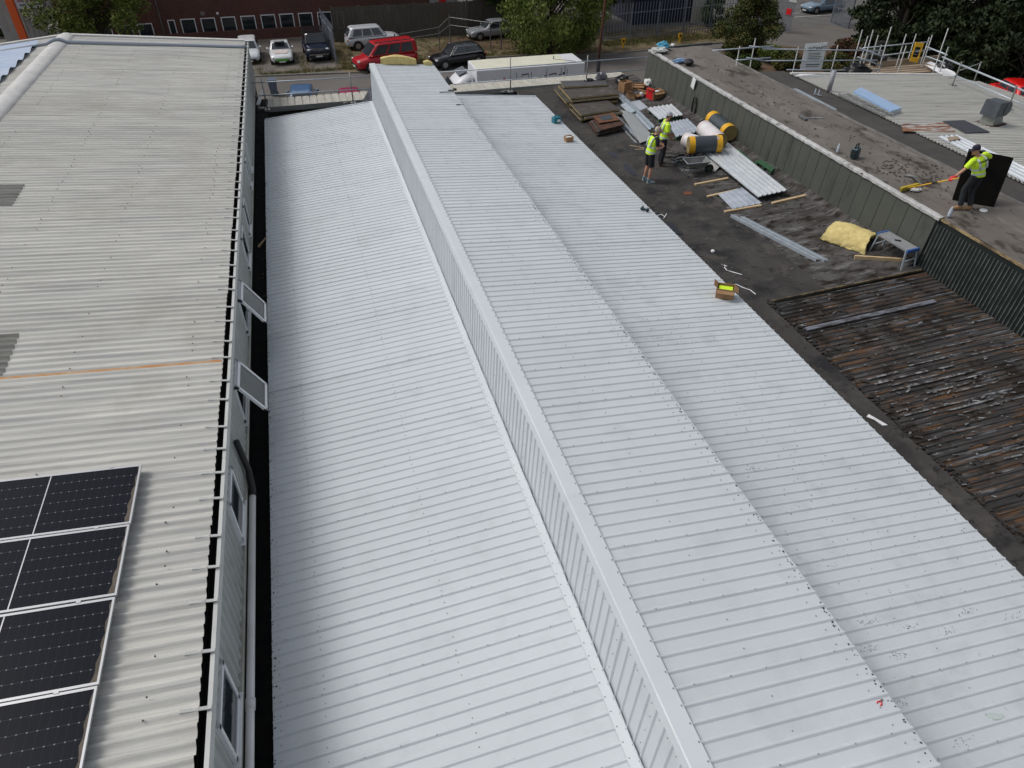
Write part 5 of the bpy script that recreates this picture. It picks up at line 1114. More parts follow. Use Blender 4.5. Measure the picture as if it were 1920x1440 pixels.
# ---- timber battens
m_tim = m_timber
def batten(pa, pb, lab, wd=.09, ht=.06, f=ond, dz=.0, name='timber_batten'):
    a = f(*pa, dz); b = f(*pb, dz); m = MB(); m.bar(a + UP * ht / 2, b + UP * ht / 2, wd, ht); one(m, name, m_tim, lab, 'timber', group='timber battens on the roof')
batten((1302, 348), (1365, 336), 'pale timber batten between the wheelbarrow and the plastic sheet')
batten((1326, 370), (1386, 357), 'pale timber batten under the far edge of the plastic sheet', ht=.05)
batten((1358, 399), (1427, 387), 'pale timber batten at the near edge of the plastic sheet')
batten((1447, 383), (1511, 368), 'pale timber batten near the corner of the long sheets')
batten((1601, 485), (1693, 491), 'long pale timber batten in front of the hop-up platform', wd=.07, ht=.10)
batten((1546, 452), (1572, 444), 'short timber offcut poking out from the yellow wool', wd=.10, ht=.08)
# bundle of purlins
for k, (dx, lab) in enumerate(((0, 'left galvanised purlin of the pair lying on the felt'), (.16, 'right galvanised purlin of the pair lying on the felt'))):
    a = ond(1372, 407); b = ond(1532, 490); d = (b - a).normalized(); s_ = d.cross(UP).normalized(); m = MB()
    a2 = a + s_ * (-dx) + d * (.25 * k); b2 = b + s_ * (-dx) + d * (.15 * k)
    m.bar(a2 + UP * .005, b2 + UP * .005, .13, .008); m.bar(a2 + s_ * .062 + UP * .05, b2 + s_ * .062 + UP * .05, .008, .10); m.bar(a2 - s_ * .062 + UP * .04, b2 - s_ * .062 + UP * .04, .008, .08); m.bar(a2 + s_ * .045 + UP * .098, b2 + s_ * .045 + UP * .098, .035, .006)
    one(m, 'steel_purlin', m_galv, lab, 'purlin', group='galvanised lengths on the roof')
# ---- cardboard boxes and bags near the far end
def carton(px, py, w, d, h, rz, lab, mt=m_card, flaps=True, f=ond, fill=None, dz=0.0):
    p = f(px, py, dz); t = thing('cardboard_box', lab, 'box', p, rz)
    m = MB(); th = .012
    m.box((0, 0, th / 2), (w, d, th))
    for (c, s_) in (((w / 2, 0), (th, d)), ((-w / 2, 0), (th, d)), ((0, d / 2), (w, th)), ((0, -d / 2), (w, th))): m.box((c[0], c[1], h / 2), (s_[0], s_[1], h))
    m.build('carton', mt, t, world=False)
    if flaps:
        for (c, s_, rx, ry) in (((w / 2 + d * .16, 0, h - .04), (d * .36, d * .96, .008), 0, .5), ((-w / 2 - d * .14, 0, h + .05), (d * .36, d * .96, .008), 0, .6), ((0, -d / 2 - d * .15, h - .06), (w * .96, d * .34, .008), .45, 0)):
            k = MB(); k.box((0, 0, 0), s_); M = Matrix.Translation(c) @ Matrix.Rotation(ry, 4, 'Y') @ Matrix.Rotation(rx, 4, 'X'); k.v = [tuple(M @ Vector(q)) for q in k.v]; k.build('flap', mt, t, world=False)
    if fill:
        k = MB(); k.box((0, 0, h * .55), (w * .8, d * .8, h * .5)); k.build('contents', fill, t, world=False)
    return t
carton(1171, 171, .42, .42, .42, .3, 'closed square brown cardboard box farthest left by the canopy', flaps=False, fill=m_card)
carton(1192, 181, .75, .45, .22, .5, 'large flattened brown cardboard box with torn flaps', fill=m_bag)
carton(1228, 184, .55, .42, .34, .25, 'open cardboard box with a bright red side', fill=m_wht)
rb = ond(1220, 185); m = MB(); m.box((rb.x - .05, rb.y - .02, rb.z + .21), (.10, .46, .42), rz=.25); one(m, 'red_carton', m_red, 'tall bright red carton beside the open cardboard box', 'box')
carton(1196, 166, .5, .35, .2, -.3, 'small torn cardboard box behind the flattened one', fill=m_card)
def lumpbag(px, py, r, lab, mt, name='plastic_bag', f=ond, seed=0, cat='bag', amp=.28, dz=0.0):
    p = f(px, py, dz); rs = random.Random(seed); m = MB(); n, mm_ = 14, 9; vs = []
    for j in range(mm_ + 1):
        th = math.pi * j / mm_
        for k in range(n):
            a = 2 * math.pi * k / n; q = 1 + rs.uniform(-amp, amp); vs.append(Vector((p.x + r[0] * q * math.sin(th) * math.cos(a), p.y + r[1] * q * math.sin(th) * math.sin(a), p.z + max(0.0, r[2] * (1 + math.cos(th) * q)))))
    m.add(vs, [(j * n + k, (j + 1) * n + k, (j + 1) * n + (k + 1) % n, j * n + (k + 1) % n) for j in range(mm_) for k in range(n)])
    return one(m, name, mt, lab, cat, base=(p.x, p.y, p.z))
lumpbag(1166, 158, (.32, .25, .2), 'black refuse sack by the canopy, left of the cartons', m_bag, seed=1)
lumpbag(1214, 163, (.2, .2, .17), 'white plastic wrapping on the cardboard boxes', m_wht, seed=2)
zt3 = ond(1106, 172, 0).z + .40
f3 = lambda px, py, dz=0: at(px, py, zt3 + dz)
lumpbag(1104, 156, (.22, .13, .10), 'black crumpled bag on top of the grey topped panel stack', m_bag, f=f3, seed=3)
lumpbag(1127, 153, (.26, .18, .20), 'grey crumpled plastic sheeting at the end of the panel stack', m_bag_g, f=f3, seed=4)
lumpbag(1202, 183, (.13, .12, .12), 'small silver grey pot beside the flattened cardboard box', m_gutl, seed=5, amp=.05, cat='pot')
# ---- rolls of insulation
m_rollg = mat('dark_grey_wrap', (.045, .06, .07), rough=.35); m_rolly = mat('yellow_wrap', (.72, .38, .012), rough=.4); m_rollw = mat('white_wrap', (.70, .69, .70), (.62, .58, .58), scale=4, rough=.4); m_rend = mat('wool_end', (.34, .26, .10), (.20, .15, .06), scale=20, rough=1); m_pink = mat('salmon_band', (.60, .20, .12), rough=.5)
def roll(a, b, r, lab, kind):
    a = Vector(a); b = Vector(b); d = (b - a); L = d.length; M = Matrix.Translation(a) @ d.to_track_quat('Z', 'Y').to_matrix().to_4x4()
    t = thing('insulation_roll', lab, 'insulation roll', (a + b) / 2 - UP * r, 0, 'rolls of insulation')
    def band(z0, z1, mt, nm, rr=r):
        m = MB(); m.lathe([(rr, z0 * L), (rr, z1 * L)], 28, M); m.build(nm, mt, t, smooth=True)
    if kind == 'g': band(0, .17, m_rolly, 'yellow_end_wrap'); band(.17, .83, m_rollg, 'grey_wrap', r - .002); band(.83, 1, m_rolly, 'yellow_end_wrap')
    else: band(0, 1, m_rollw, 'white_wrap'); band(.06, .075, m_pink, 'salmon_band', r + .003); band(.90, .915, m_pink, 'salmon_band', r + .003)
    for z, dz in ((0, -1), (1, 1)):
        m = MB(); m.lathe([(r, z * L), (r * .97, (z * L + dz * .015)), (r * .9, z * L + dz * .004), (r * .5, z * L + dz * .012), (.001, z * L)], 28, M); m.build('wool_end', m_rend, t, smooth=True)
    return t, M, L
zdk = lambda p: zd(p.x) + .24
a = ond(1291, 272, .5); b = ond(1352, 269, .5)
r1, M1, L1 = roll(a, b, .29, 'grey and yellow insulation roll lying on the sheets, nearest of the four', 'g')
for q_ in (.14, -.12):
    m = MB(); c0 = M1 @ Vector((0, 0, L1 * .73)); n_ = Vector((.25, -.78, .58)).normalized(); pc = c0 + n_ * .292 + UP * q_ * .9 - n_ * abs(q_) * .2
    m.lathe([(.03, .003), (.062, .003)], 14, Matrix.Translation(pc) @ n_.to_track_quat('Z', 'Y').to_matrix().to_4x4()); m.build('printed_symbol', m_wht, r1)
a2 = ond(1320, 241, .42); b2 = ond(1349, 266, .42); roll(a2, b2, .30, 'white insulation roll with salmon bands in the middle of the heap', 'w')
a3 = ond(1286, 262, .32); b3 = ond(1318, 273, .32); roll(a3, b3, .27, 'white insulation roll behind the nearest grey and yellow one', 'w')
a4 = ond(1336, 222, .40); b4 = ond(1369, 250, .40); roll(a4, b4, .29, 'grey and yellow insulation roll against the grey wall', 'g')
# ---- wheelbarrow
p = ond(1302, 326); wbw = thing('wheelbarrow', 'galvanised wheelbarrow with a green wheel beside the scrap heap', 'wheelbarrow', p, R(-8)); wbw.scale = (.8, .8, .8)
m = MB(); m.rings([[(-.30, -.20, .30), (.30, -.20, .34), (.30, .20, .34), (-.30, .20, .30)], [(-.50, -.34, .58), (.52, -.33, .62), (.52, .33, .62), (-.50, .34, .58)]], cap=False); m.add([(-.30, -.20, .30), (.30, -.20, .34), (.30, .20, .34), (-.30, .20, .30)], [(0, 1, 2, 3)]); m.build('tray', mat('dusty_galvanised_tray', (.20, .205, .20), (.15, .15, .145), scale=4, rough=.6, metal=.2), wbw, world=False)
m = MB(); m.tube([(-.5, -.34, .585), (.52, -.33, .625), (.52, .33, .625), (-.5, .34, .585), (-.5, -.34, .585)], .014, 6); m.build('tray_rim', m_galv, wbw, world=False)
for s_ in (-1, 1):
    m = MB(); m.tube([(.62, s_ * .08, .2), (.2, s_ * .2, .28), (-.5, s_ * .26, .36), (-1.05, s_ * .28, .60)], .018, 8); m.build('handle', m_dteal, wbw, world=False)
    m = MB(); m.tube([(-.3, s_ * .24, .32), (-.42, s_ * .26, .02), (-.25, s_ * .26, .015)], .016, 6); m.build('leg', m_dteal, wbw, world=False)
m = MB(); m.lathe([(.10, -.04), (.17, -.045), (.20, 0), (.17, .045), (.10, .04)], 20, Matrix.Translation((.62, 0, .20)) @ Matrix.Rotation(math.pi / 2, 4, 'X')); w_ = m.build('wheel', m_tyre, wbw, smooth=True, world=False)
m = MB(); m.lathe([(.001, -.03), (.11, -.03), (.11, .03), (.001, .03)], 16, Matrix.Translation((.62, 0, .20)) @ Matrix.Rotation(math.pi / 2, 4, 'X')); m.build('rim', mat('green_rim', (.03, .07, .02), rough=.6), w_, world=False)
# ---- scrap heap of strips
sp_ = thing('scrap_strip_heap', 'heap of dark broken strips and flashings behind the wheelbarrow', 'scrap heap', ond(1275, 295))
rs = random.Random(5)
for k in range(26):
    q = ond(1258 + rs.uniform(0, 46), 284 + rs.uniform(0, 20)); an = rs.gauss(.25, .35); L = rs.uniform(.35, .9); d = Vector((math.cos(an), math.sin(an), rs.uniform(-.08, .08))); q = q + UP * rs.uniform(.03, .17)
    m = MB(); m.bar(q - d * L / 2, q + d * L / 2, rs.uniform(.05, .13), .012, up=(rs.uniform(-.2, .2), rs.uniform(-.2, .2), 1)); m.build('strip', rs.choice([m_blk, m_dgrey, m_dgrey, m_mgrey, m_rust, m_ptop]), sp_)
for k, (u, v) in enumerate((((1181, 273), (1207, 278)), ((1190, 281), (1208, 280)))):
    batten(u, v, ('left' if k == 0 else 'right') + ' thin brown lath beside the man in shorts', wd=.03, ht=.02, name='timber_lath')
# ---- yellow wool mat, half curled
p = ond(1592, 452); ym = MB(); rows = []; rs = random.Random(3)
ax = Vector((.52, -.85, 0)).normalized(); sd2 = Vector((.85, .52, 0)); no, ni = [], []
for layer, (rr, rz_) in enumerate(((.50, .46), (.42, .38))):
    g_ = []
    for i in range(25):
        a = R(-8 + 196 * i / 24); row = []
        for j in range(22):
            v = -.62 + 1.24 * j / 21; wob = rs.uniform(-.022, .022); row.append(p + sd2 * (-(rr + wob) * math.cos(a) * (1 + .1 * v)) + UP * max(.01 if layer == 0 else .03, (rz_ + wob) * math.sin(a) * (1 - .25 * abs(v + .1))) + ax * (v * (1.05 - .15 * math.sin(a)) + rs.uniform(-.018, .018)))
        g_.append(row)
    (no if layer == 0 else ni).extend(g_); ym.grid(g_)
ym.grid([[no[i][-1], ni[i][-1]] for i in range(25)]); ym.grid([[no[i][0], ni[i][0]] for i in range(25)]); ym.grid([no[0], ni[0]]); ym.grid([no[-1], ni[-1]])
one(ym, 'glass_wool_mat', m_yel, 'curled pale yellow glass wool mat beside the grey wall', 'insulation mat', base=(p.x, p.y, p.z), smooth=True)
# ---- hop-up work platform
q = [ond(1634, 471), ond(1655, 465), ond(1711, 498), ond(1688, 505)]
a, b, c, d = q; hp = thing('hop_up_platform', 'aluminium hop-up work platform with blue ends against the grey wall', 'work platform', sum(q, Vector()) / 4); HZ = .52
za = max(x.z for x in q) + HZ
top = [Vector((x.x, x.y, za)) for x in shrink(q, .97)]
m = MB(); m.slab(top, .05); m.build('deck', mat('paint_splashed_aluminium', (.36, .37, .385), (.30, .31, .32), scale=8, rough=.5, metal=.3), hp)
for (u, v) in ((a, b), (c, d)):
    m = MB(); u2 = Vector((u.x, u.y, za - .025)); v2 = Vector((v.x, v.y, za - .025)); m.bar(shrink([u2, v2, u2, v2], .98)[0], v2, .05, .085); m.build('blue_end', m_blue, hp)
for x in q:
    tp = Vector((x.x, x.y, za - .05)); ct = sum(q, Vector()) / 4; m = MB(); m.bar(x + (x - ct).normalized() * .05, tp.lerp(Vector((ct.x, ct.y, tp.z)), .06), .045, .03); m.build('leg', m_galv, hp)
for (u, v) in ((a, b), (c, d)): m = MB(); m.bar(u + UP * .22, v + UP * .22, .03, .025); m.build('rung', m_galv, hp)
m = MB(); cc = sum(top, Vector()) / 4; m.box((cc.x, cc.y, cc.z + .003), (.1, .16, .005), rz=.9); m.build('hand_slot', m_blk, hp)
# ---- paper tag and hose on the wall
wq = lambda px, py: atx(px, py, 15.0)
p = wq(1300, 156); m = MB(); m.box((p.x + .0, p.y, p.z), (.02, .26, .40), rx=.25); one(m, 'paper_notice', m_wht, 'white paper notice hanging on the grey wall', 'notice')
p = wq(1303, 200); m = MB(); m.tube([(p.x - .05 + .01 * (k % 2), p.y + .16 * math.cos(a), p.z + .38 * math.sin(a)) for k, a in enumerate(np.linspace(0, 12.56, 33))], .03, 6); one(m, 'black_hose_coil', m_blk, 'black hose coil leaning on the grey wall above the rolls', 'hose')
# ---- rust flake, scraps, cable offcuts on the felt
m = MB(); p = ond(1288, 363); m.slab([p + Vector((-.16, -.1, .02)), p + Vector((.1, -.13, .025)), p + Vector((.19, .05, .02)), p + Vector((-.05, .12, .03))], .015); one(m, 'rust_flake', mat('rust_flake_face', (.17, .06, .025), rough=.95), 'flat orange brown rust flake on the felt walkway', 'scrap')
def strand(pxs, lab, r=.012, mt=m_wht, f=ond, name='plastic_strip'):
    m = MB(); m.tube([f(px, py, .02 + .02 * (i % 2)) for i, (px, py) in enumerate(pxs)], r, 6); one(m, name, mt, lab, 'scrap')
strand([(1357, 497), (1363, 499), (1358, 501), (1363, 507), (1370, 509), (1391, 515)], 'curled white plastic strip left of the open cardboard box')
strand([(1376, 540), (1374, 534), (1380, 533), (1395, 540), (1407, 544), (1417, 552)], 'white plastic strip trailing from behind the open cardboard box')
strand([(1230, 405), (1240, 402), (1247, 407), (1250, 401), (1244, 410)], 'tangle of white plastic strips at the edge of the white roof', r=.014)
m = MB(); p = ond(1643, 790); m.slab([p + Vector(v) for v in ((-.12, .16, .03), (-.04, .2, .04), (.06, 0, .02), (.12, -.18, .03), (.03, -.16, .02), (-.05, .02, .05))], .02); one(m, 'white_scrap', m_wht, 'torn white scrap in the dark gutter strip', 'scrap')
m = MB(); p = ond(1336, 474); m.ell((p.x, p.y, p.z + .05), (.06, .06, .05)); one(m, 'white_cup', m_wht, 'small white cup on the dark felt', 'cup')
# ================================================================== things on the white roof
def onr(px, py, dz=0.0):
    p = at(px, py, 6.0)
    for _ in range(8): p = at(px, py, zr(p.x) + dz)
    return p
def onc(px, py, dz=0.0):
    p = at(px, py, 7.4)
    for _ in range(8): p = at(px, py, zc(p.x) + dz)
    return p
RT = .022
p = onr(1043, 230, RT); t = thing('tool_case', 'teal plastic tool case at the right eave of the white roof', 'tool case', p, .15)
t.scale = (.82, .82, .82)
m = MB(); m.box((0, 0, .14), (.40, .30, .28)); o = m.build('case', m_teal, t, world=False); o.modifiers.new('b', 'BEVEL').width = .03
m = MB(); m.tube([(-.12, 0, .28), (-.1, 0, .34), (.1, 0, .34), (.12, 0, .28)], .018, 6); m.build('handle', m_teal, t, world=False)
m = MB(); m.box((.06, -.155, .13), (.16, .01, .12)); m.build('label_plate', m_wht, t, world=False)
t = carton(1066, 264, .28, .23, .17, .1, 'small brown box with a white label on the white roof near the eave', f=onr, flaps=False, fill=m_wht, dz=RT)
t = carton(1358, 555, .42, .31, .27, -.55, 'open brown cardboard box with a yellow vest inside at the eave', f=onr, fill=m_hivis, dz=RT)
def drill(px, py, rz, lab, f, body=m_dteal):
    p = f(px, py, RT); t = thing('cordless_drill', lab, 'drill', p, rz, 'cordless drills')
    m = MB(); m.tube([(-.10, 0, .045), (.06, 0, .045)], [.036, .034], 10); m.build('motor', body, t, world=False); m = MB(); m.tube([(.06, 0, .045), (.12, 0, .045)], [.03, .016], 8); m.build('chuck', m_blk, t, world=False)
    m = MB(); m.bar((-.04, 0, .04), (-.07, -.16, .035), .05, .04); m.build('grip', body, t, world=False); m = MB(); m.box((-.075, -.19, .035), (.12, .07, .07)); m.build('battery', m_blk, t, world=False)
drill(1204, 392, .9, 'teal cordless drill on the white roof by the eave', onr)
t = drill(846, 172, 2.6, 'black cordless drill on the far corner of the raised roof', onc, m_dgrey)
m = MB(); a = onc(824, 173, RT + .01); b = onc(843, 172, RT + .03); m.tube([a, b], .012, 6); one(m, 'steel_bar', m_mgrey, 'thin steel bar beside the black drill on the raised roof', 'tool')
m = MB(); a = onc(856, 196.5, RT + .012); b = onc(863, 196, RT + .012); c = onc(870, 195.5, RT + .012); m.tube([a, b], .018, 8); m.tube([b, c], .007, 6); one(m, 'screwdriver', m_blk, 'black screwdriver on the edge of the raised roof', 'tool')
p = onc(1651, 1316, .0); t = thing('snips', 'red handled snips on the near right edge of the raised roof', 'snips', p, .5); t.scale = (.7, .7, .7)
for s_ in (-1, 1): m = MB(); m.tube([(-.075, s_ * .028, .012), (-.03, s_ * .03, .014), (0, s_ * .006, .014)], .011, 8); m.build('handle', m_red, t, world=False); m = MB(); m.bar((0, s_ * .006, .014), (.055, s_ * .009, .012), .014, .010); m.build('jaw', m_mgrey, t, world=False)
m = MB(); p = onr(1865, 1343, .012); pts = [Vector((p.x + .12 * math.cos(a) * (1.0), p.y + .05 * math.sin(a) - .25 * (.12 * math.cos(a)) , p.z + .012 * math.sin(3 * a))) for a in np.linspace(0, 6.283, 15)[:-1]]; m.slab(pts, .006); one(m, 'pale_wrapper', mat('pale_green_film', (.48, .55, .53), rough=.25), 'crumpled pale wrapper on the near right slope of the white roof', 'wrapper')
m = MB(); rs = random.Random(77)
for (px, py) in ((1700, 1178), (1778, 1185), (1905, 1158), (1812, 1150), (1630, 1168), (1690, 1228), (1626, 1218), (1555, 1062), (1690, 1318), (1800, 1390), (1225, 618), (1235, 633), (1410, 880), (1478, 1000)):
    c = onr(px, py, .003)
    for k in range(rs.randint(14, 34)):
        d = Vector((rs.gauss(0, .085), rs.gauss(0, .035), 0)); s_ = rs.uniform(.004, .011); q = c + d; m.box((q.x, q.y, zr(q.x) + .004), (s_ * rs.uniform(1, 2), s_, .003), rz=rs.uniform(0, 3))
stuff(m.build('trodden_dirt', mat('footprint_dirt', (.10, .10, .095), (.20, .20, .195), scale=20, rough=.95), whb))
# wool left over at the far end of the raised roof
for (x0, x1, h, lab) in ((3.05, 4.45, .30, 'yellow glass wool quilt hanging over the far end of the raised roof'), (4.75, 5.1, .14, 'small tuft of yellow glass wool at the far right corner of the raised roof')):
    m = MB(); n = 10; rr = random.Random(9); zt_ = lambda x: zc(x) + .035
    P = [[(x0 + (x1 - x0) * i / n, YF + dy, zt_(x0 + (x1 - x0) * i / n) + dz * (.55 + .45 * math.sin(math.pi * (i + .8) / (n + 1.2))) + rr.uniform(-.012, .012)) for i in range(n + 1)] for (dy, dz) in ((-.12, .0), (-.10, h), (.05, h * 1.1), (.14, h * .3), (.15, -.5))]
    m.grid(P); one(m, 'glass_wool_quilt', m_yel, lab, 'insulation mat')
m = MB(); m.plate([(2.35, YF + .25, 5.5), (2.52, YF + .12, 6.25), (2.56, YF + .3, 6.6), (1.9, YF + .9, 5.5)], (.04, .05, 0)); one(m, 'plastic_sheet', m_bag_g, 'grey plastic sheeting bunched at the foot of the raised roof end', 'plastic sheet')
m = MB(); a = Vector((-2.06, 32.4, 5.75)); m.bar(a, a + Vector((.28, .75, .35)), .12, .06); one(m, 'white_offcut', m_upvc, 'white plastic offcut leaning at the far end of the gutter', 'offcut')
m = MB(); a = atx(482, 424, -1.95); m.bar(Vector((-2.05, a.y, 5.55)), Vector((-1.82, a.y + .5, 5.57)), .05, .04); one(m, 'pale_lath', m_tim, 'pale lath lying in the black gutter', 'timber')
# ================================================================== things on the upper brown roof
p = onu(1601, 296); t = thing('site_radio', 'dark teal site radio with a carry handle on the brown roof', 'radio', p, .5)
m = MB(); m.box((0, 0, .16), (.26, .20, .30)); o = m.build('case', m_dteal, t, world=False); o.modifiers.new('b', 'BEVEL').width = .03
m = MB(); m.tube([(-.1, 0, .3), (-.09, 0, .42), (.09, 0, .42), (.1, 0, .3)], .02, 8); m.build('handle', m_blk, t, world=False)
m = MB(); m.box((-.135, -.0, .16), (.012, .12, .16)); m.build('speaker', m_blk, t, world=False)
m_bott = mat('clear_bottle', (.36, .40, .48), (.50, .54, .60), scale=12, rough=.12)
for (px, py, lab) in ((1570, 285.5, 'clear water bottle standing left of the site radio'), (1779, 406, 'clear water bottle standing at the end of the coping')):
    p = onu(px, py); m = MB(); m.lathe([(.001, 0), (.04, 0), (.042, .02), (.042, .17), (.018, .21), (.015, .24), (.001, .24)], 14, Matrix.Translation(p) @ Matrix.Scale(1.1, 4)); one(m, 'water_bottle', m_bott, lab, 'bottle', base=p, smooth=True)
# shovel
a, b = onu(1713, 332, .02), onu(1736, 353, .05); t = thing('shovel', 'steel shovel lying on the brown roof beside the broom', 'shovel', (a + b) / 2 - UP * .03)
m = MB(); m.tube([a, b], .018, 8); m.build('shaft', m_mgrey, t); d = (b - a).normalized(); s_ = d.cross(UP)
m = MB(); m.tube([b + s_ * .06, b + d * .02, b - s_ * .06], .016, 6); m.build('grip', m_timber, t)
k0 = onu(1698, 328, .02); m = MB(); m.plate([a + s_ * .06, a - s_ * .10, k0 - s_ * .10, k0 + s_ * .05], UP * .015); m.build('blade', m_galv_d, t)
lumpbag(1716, 358, (.16, .10, .035), 'crumpled pale cloth in front of the broom', m_gutl, f=onu, seed=8, cat='cloth', name='pale_cloth')
lumpbag(1710, 355, (.045, .045, .035), 'small pink cap on the pale cloth in front of the broom', m_pink, f=onu, seed=9, amp=.05, cat='cap', name='pink_cap')
m = MB(); p = onu(1844, 395); m.lathe([(.001, .025), (.09, .025), (.10, 0)], 18, Matrix.Translation(p)); one(m, 'tub_lid', m_wht, 'round white lid on the brown roof near the black board', 'lid')
# stiff brush lying down
p = onu(1505, 222); t = thing('scraper', 'long handled scraper with a grey head lying on the brown roof', 'scraper', p); q = onu(1543, 222)
m = MB(); m.bar(p + UP * .02, q + UP * .02, .025, .025); m.build('shaft', m_galv, t); m = MB(); pv = p; m.box((pv.x, pv.y, pv.z + .03), (.10, .42, .06)); m.build('head', m_mgrey, t)
channel((1489, 168), (1566, 208), .10, .06, 'long bright angle lying on the brown roof near the ridge welt', name='steel_angle', mt=m_galv, f=onu)
for k, (px, py) in enumerate(((1527, 178), (1534, 180))):
    p = onu(px, py); m = MB(); m.box((p.x, p.y, p.z + .11), (.02, .05, .22)); m.box((p.x + .06, p.y, p.z + .01), (.14, .05, .015)); one(m, 'steel_bracket', m_galv, ('left' if k == 0 else 'right') + ' small upright steel bracket beside the long angle', 'bracket')
lumpbag(1243, 93, (.26, .22, .16), 'light blue plastic bag at the far corner of the brown roof', mat('cyan_plastic', (.10, .42, .60), rough=.4), f=onu, seed=11)
lumpbag(1236, 98, (.34, .28, .10), 'pale crumpled sheeting under the light blue bag', m_gutl, f=onu, seed=12, name='crumpled_sheeting', cat='plastic sheet')
lumpbag(1274, 118, (.30, .12, .09), 'pale blue crumpled wrap beside the black tool bag', m_lblue, f=onu, seed=13, name='plastic_wrap', cat='wrap')
lumpbag(1291, 122, (.22, .20, .12), 'black tool bag near the wall on the brown roof', m_bag, f=onu, seed=14, amp=.1, name='tool_bag')
lumpbag(1261, 88, (.10, .10, .07), 'small white scrap at the far edge of the brown roof', m_wht, f=onu, seed=15, name='white_scrap', cat='scrap')
m = MB(); rs = random.Random(21)
for k in range(240):
    x = rs.gauss(16.3, .5); y = rs.choice((rs.gauss(16.2, .5), rs.uniform(13, 28))); s_ = rs.uniform(.012, .05); m.box((x, y, 7.09 + .02 * (x - 15.1) + .012), (s_ * 1.5, s_, .02), rz=rs.uniform(0, 3))
o = m.build('dirt_crumbs', mat('brown_crumbs', (.07, .055, .045), (.16, .14, .12), scale=9, rough=1)); tag(o, 'crumbs of dirt swept about the brown upper roof', 'dirt', kind='stuff')
# ================================================================== things on the streaked shed roof
st_ = .035
q = [ons(1598, 180, st_), ons(1612, 172, st_), ons(1688, 211, st_), ons(1668, 217, st_)]
for k in range(3):
    m = MB(); m.slab([Vector((p.x, p.y, p.z + .055 * (k + 1))) for p in q], .05); m.v = m.v; one(m, 'film_wrapped_length', m_lblue if k == 2 else m_galv, ['lowest of three flat steel lengths on the shed roof', 'middle of three flat steel lengths on the shed roof', 'pale blue film covered steel length on top of the shed roof stack'][k], 'steel length', group='steel lengths on the shed roof')
a, b = ons(1572, 178, st_ + .02), ons(1658, 219, st_ + .02); t = thing('ladder', 'aluminium ladder lying along the edge of the shed roof', 'ladder', (a + b) / 2); d = (b - a).normalized(); s_ = d.cross(UP).normalized()
for e in (0, .36): m = MB(); m.bar(a - s_ * e + UP * .03, b - s_ * e + UP * .03, .03, .07); m.build('stile', m_galv_d, t)
L = (b - a).length
for k in range(13): m = MB(); c0 = a + d * (L * (k + .5) / 13) + UP * .03; m.tube([c0, c0 - s_ * .36], .016, 6); m.build('rung', m_galv_d, t)
p = ons(1856, 232, .02); t = thing('ventilator_cowl', 'grey steel box ventilator cowl on the shed roof', 'ventilator', p, .25); t.scale = (.66, .66, .66); m_vent = mat('dark_vent_steel', (.085, .10, .115), (.06, .07, .08), scale=4, rough=.5, metal=.3)
m = MB(); m.rings([[(-.42, -.38, 0), (.42, -.38, 0), (.42, .38, 0), (-.42, .38, 0)], [(-.36, -.32, .55), (.36, -.32, .55), (.36, .32, .55), (-.36, .32, .55)]]); m.build('stack', mat('grey_green_flue', (.28, .30, .27), (.20, .21, .19), scale=4, rough=.8), t, world=False)
m = MB(); m.plate([(-.60, -.42, .5), (.12, -.42, .5), (.20, -.42, 1.18), (-.48, -.42, 1.22)], (0, .84, 0)); m.build('hood', m_vent, t, world=False)
m = MB(); m.lathe([(.36, -.42), (.36, .42)], 16, Matrix.Translation((.30, 0, .82)) @ Matrix.Rotation(math.pi / 2, 4, 'X')); m.lathe([(.36, .42), (.001, .42)], 16, Matrix.Translation((.30, 0, .82)) @ Matrix.Rotation(math.pi / 2, 4, 'X')); m.build('rounded_back', m_vent, t, world=False)
m = MB(); m.box((0, 0, .03), (1.25, 1.05, .05)); m.build('soaker', m_rust, t, world=False)
m = MB(); q = [ons(1693, 246, st_), ons(1690, 231, st_), ons(1773, 229, st_), ons(1792, 247, st_)]; m.slab(q, .02); one(m, 'rust_stained_sheet', mat('rust_streaked_steel', (.40, .40, .385), (.22, .085, .03), scale=2.2, stretch=(.5, 3, 1), rough=.7, lo=.47, hi=.55, c=(.10, .03, .02), cscale=3, clo=.56, chi=.62, cstretch=(.4, 3, 1)), 'flat patch sheet streaked with rust on the shed roof', 'steel sheet')
m = MB(); q = [ons(1768, 227, st_ + .03), ons(1808, 225, st_ + .03), ons(1856, 247, st_ + .03), ons(1812, 249, st_ + .03)]; m.slab(q, .03); one(m, 'slate_mat', mat('slate_grey_mat', (.04, .043, .055), rough=.8), 'dark slate coloured mat on the shed roof beside the ventilator', 'mat')
wa, wbp, wc, wd_ = ons(1757, 256, st_), ons(1795, 254, st_), ons(1990, 346, st_), ons(1968, 366, st_)
m = ribbed([wa, wbp, wc, wd_], 4, .03, m_gsheet, 's'); one(m, 'spare_sheet', m_gsheet, 'long white ribbed sheet along the lower edge of the shed roof', 'roof sheet', group='spare roof sheets')
m = MB(); q = [ons(1775, 257, st_ + .05), ons(1795, 255, st_ + .05), ons(1801, 260, st_ + .05), ons(1782, 263, st_ + .05)]; m.slab(q, .04); one(m, 'brown_board', m_plank, 'small brown board at the far end of the long white sheet', 'board')
m = MB(); q = [ons(1827, 282, st_ + .05), ons(1846, 281, st_ + .05), ons(1856, 289, st_ + .05), ons(1838, 290, st_ + .05)]; m.slab(q, .03); one(m, 'slate_offcut', MATS['slate_grey_mat'], 'dark offcut lying on the long white sheet', 'offcut')
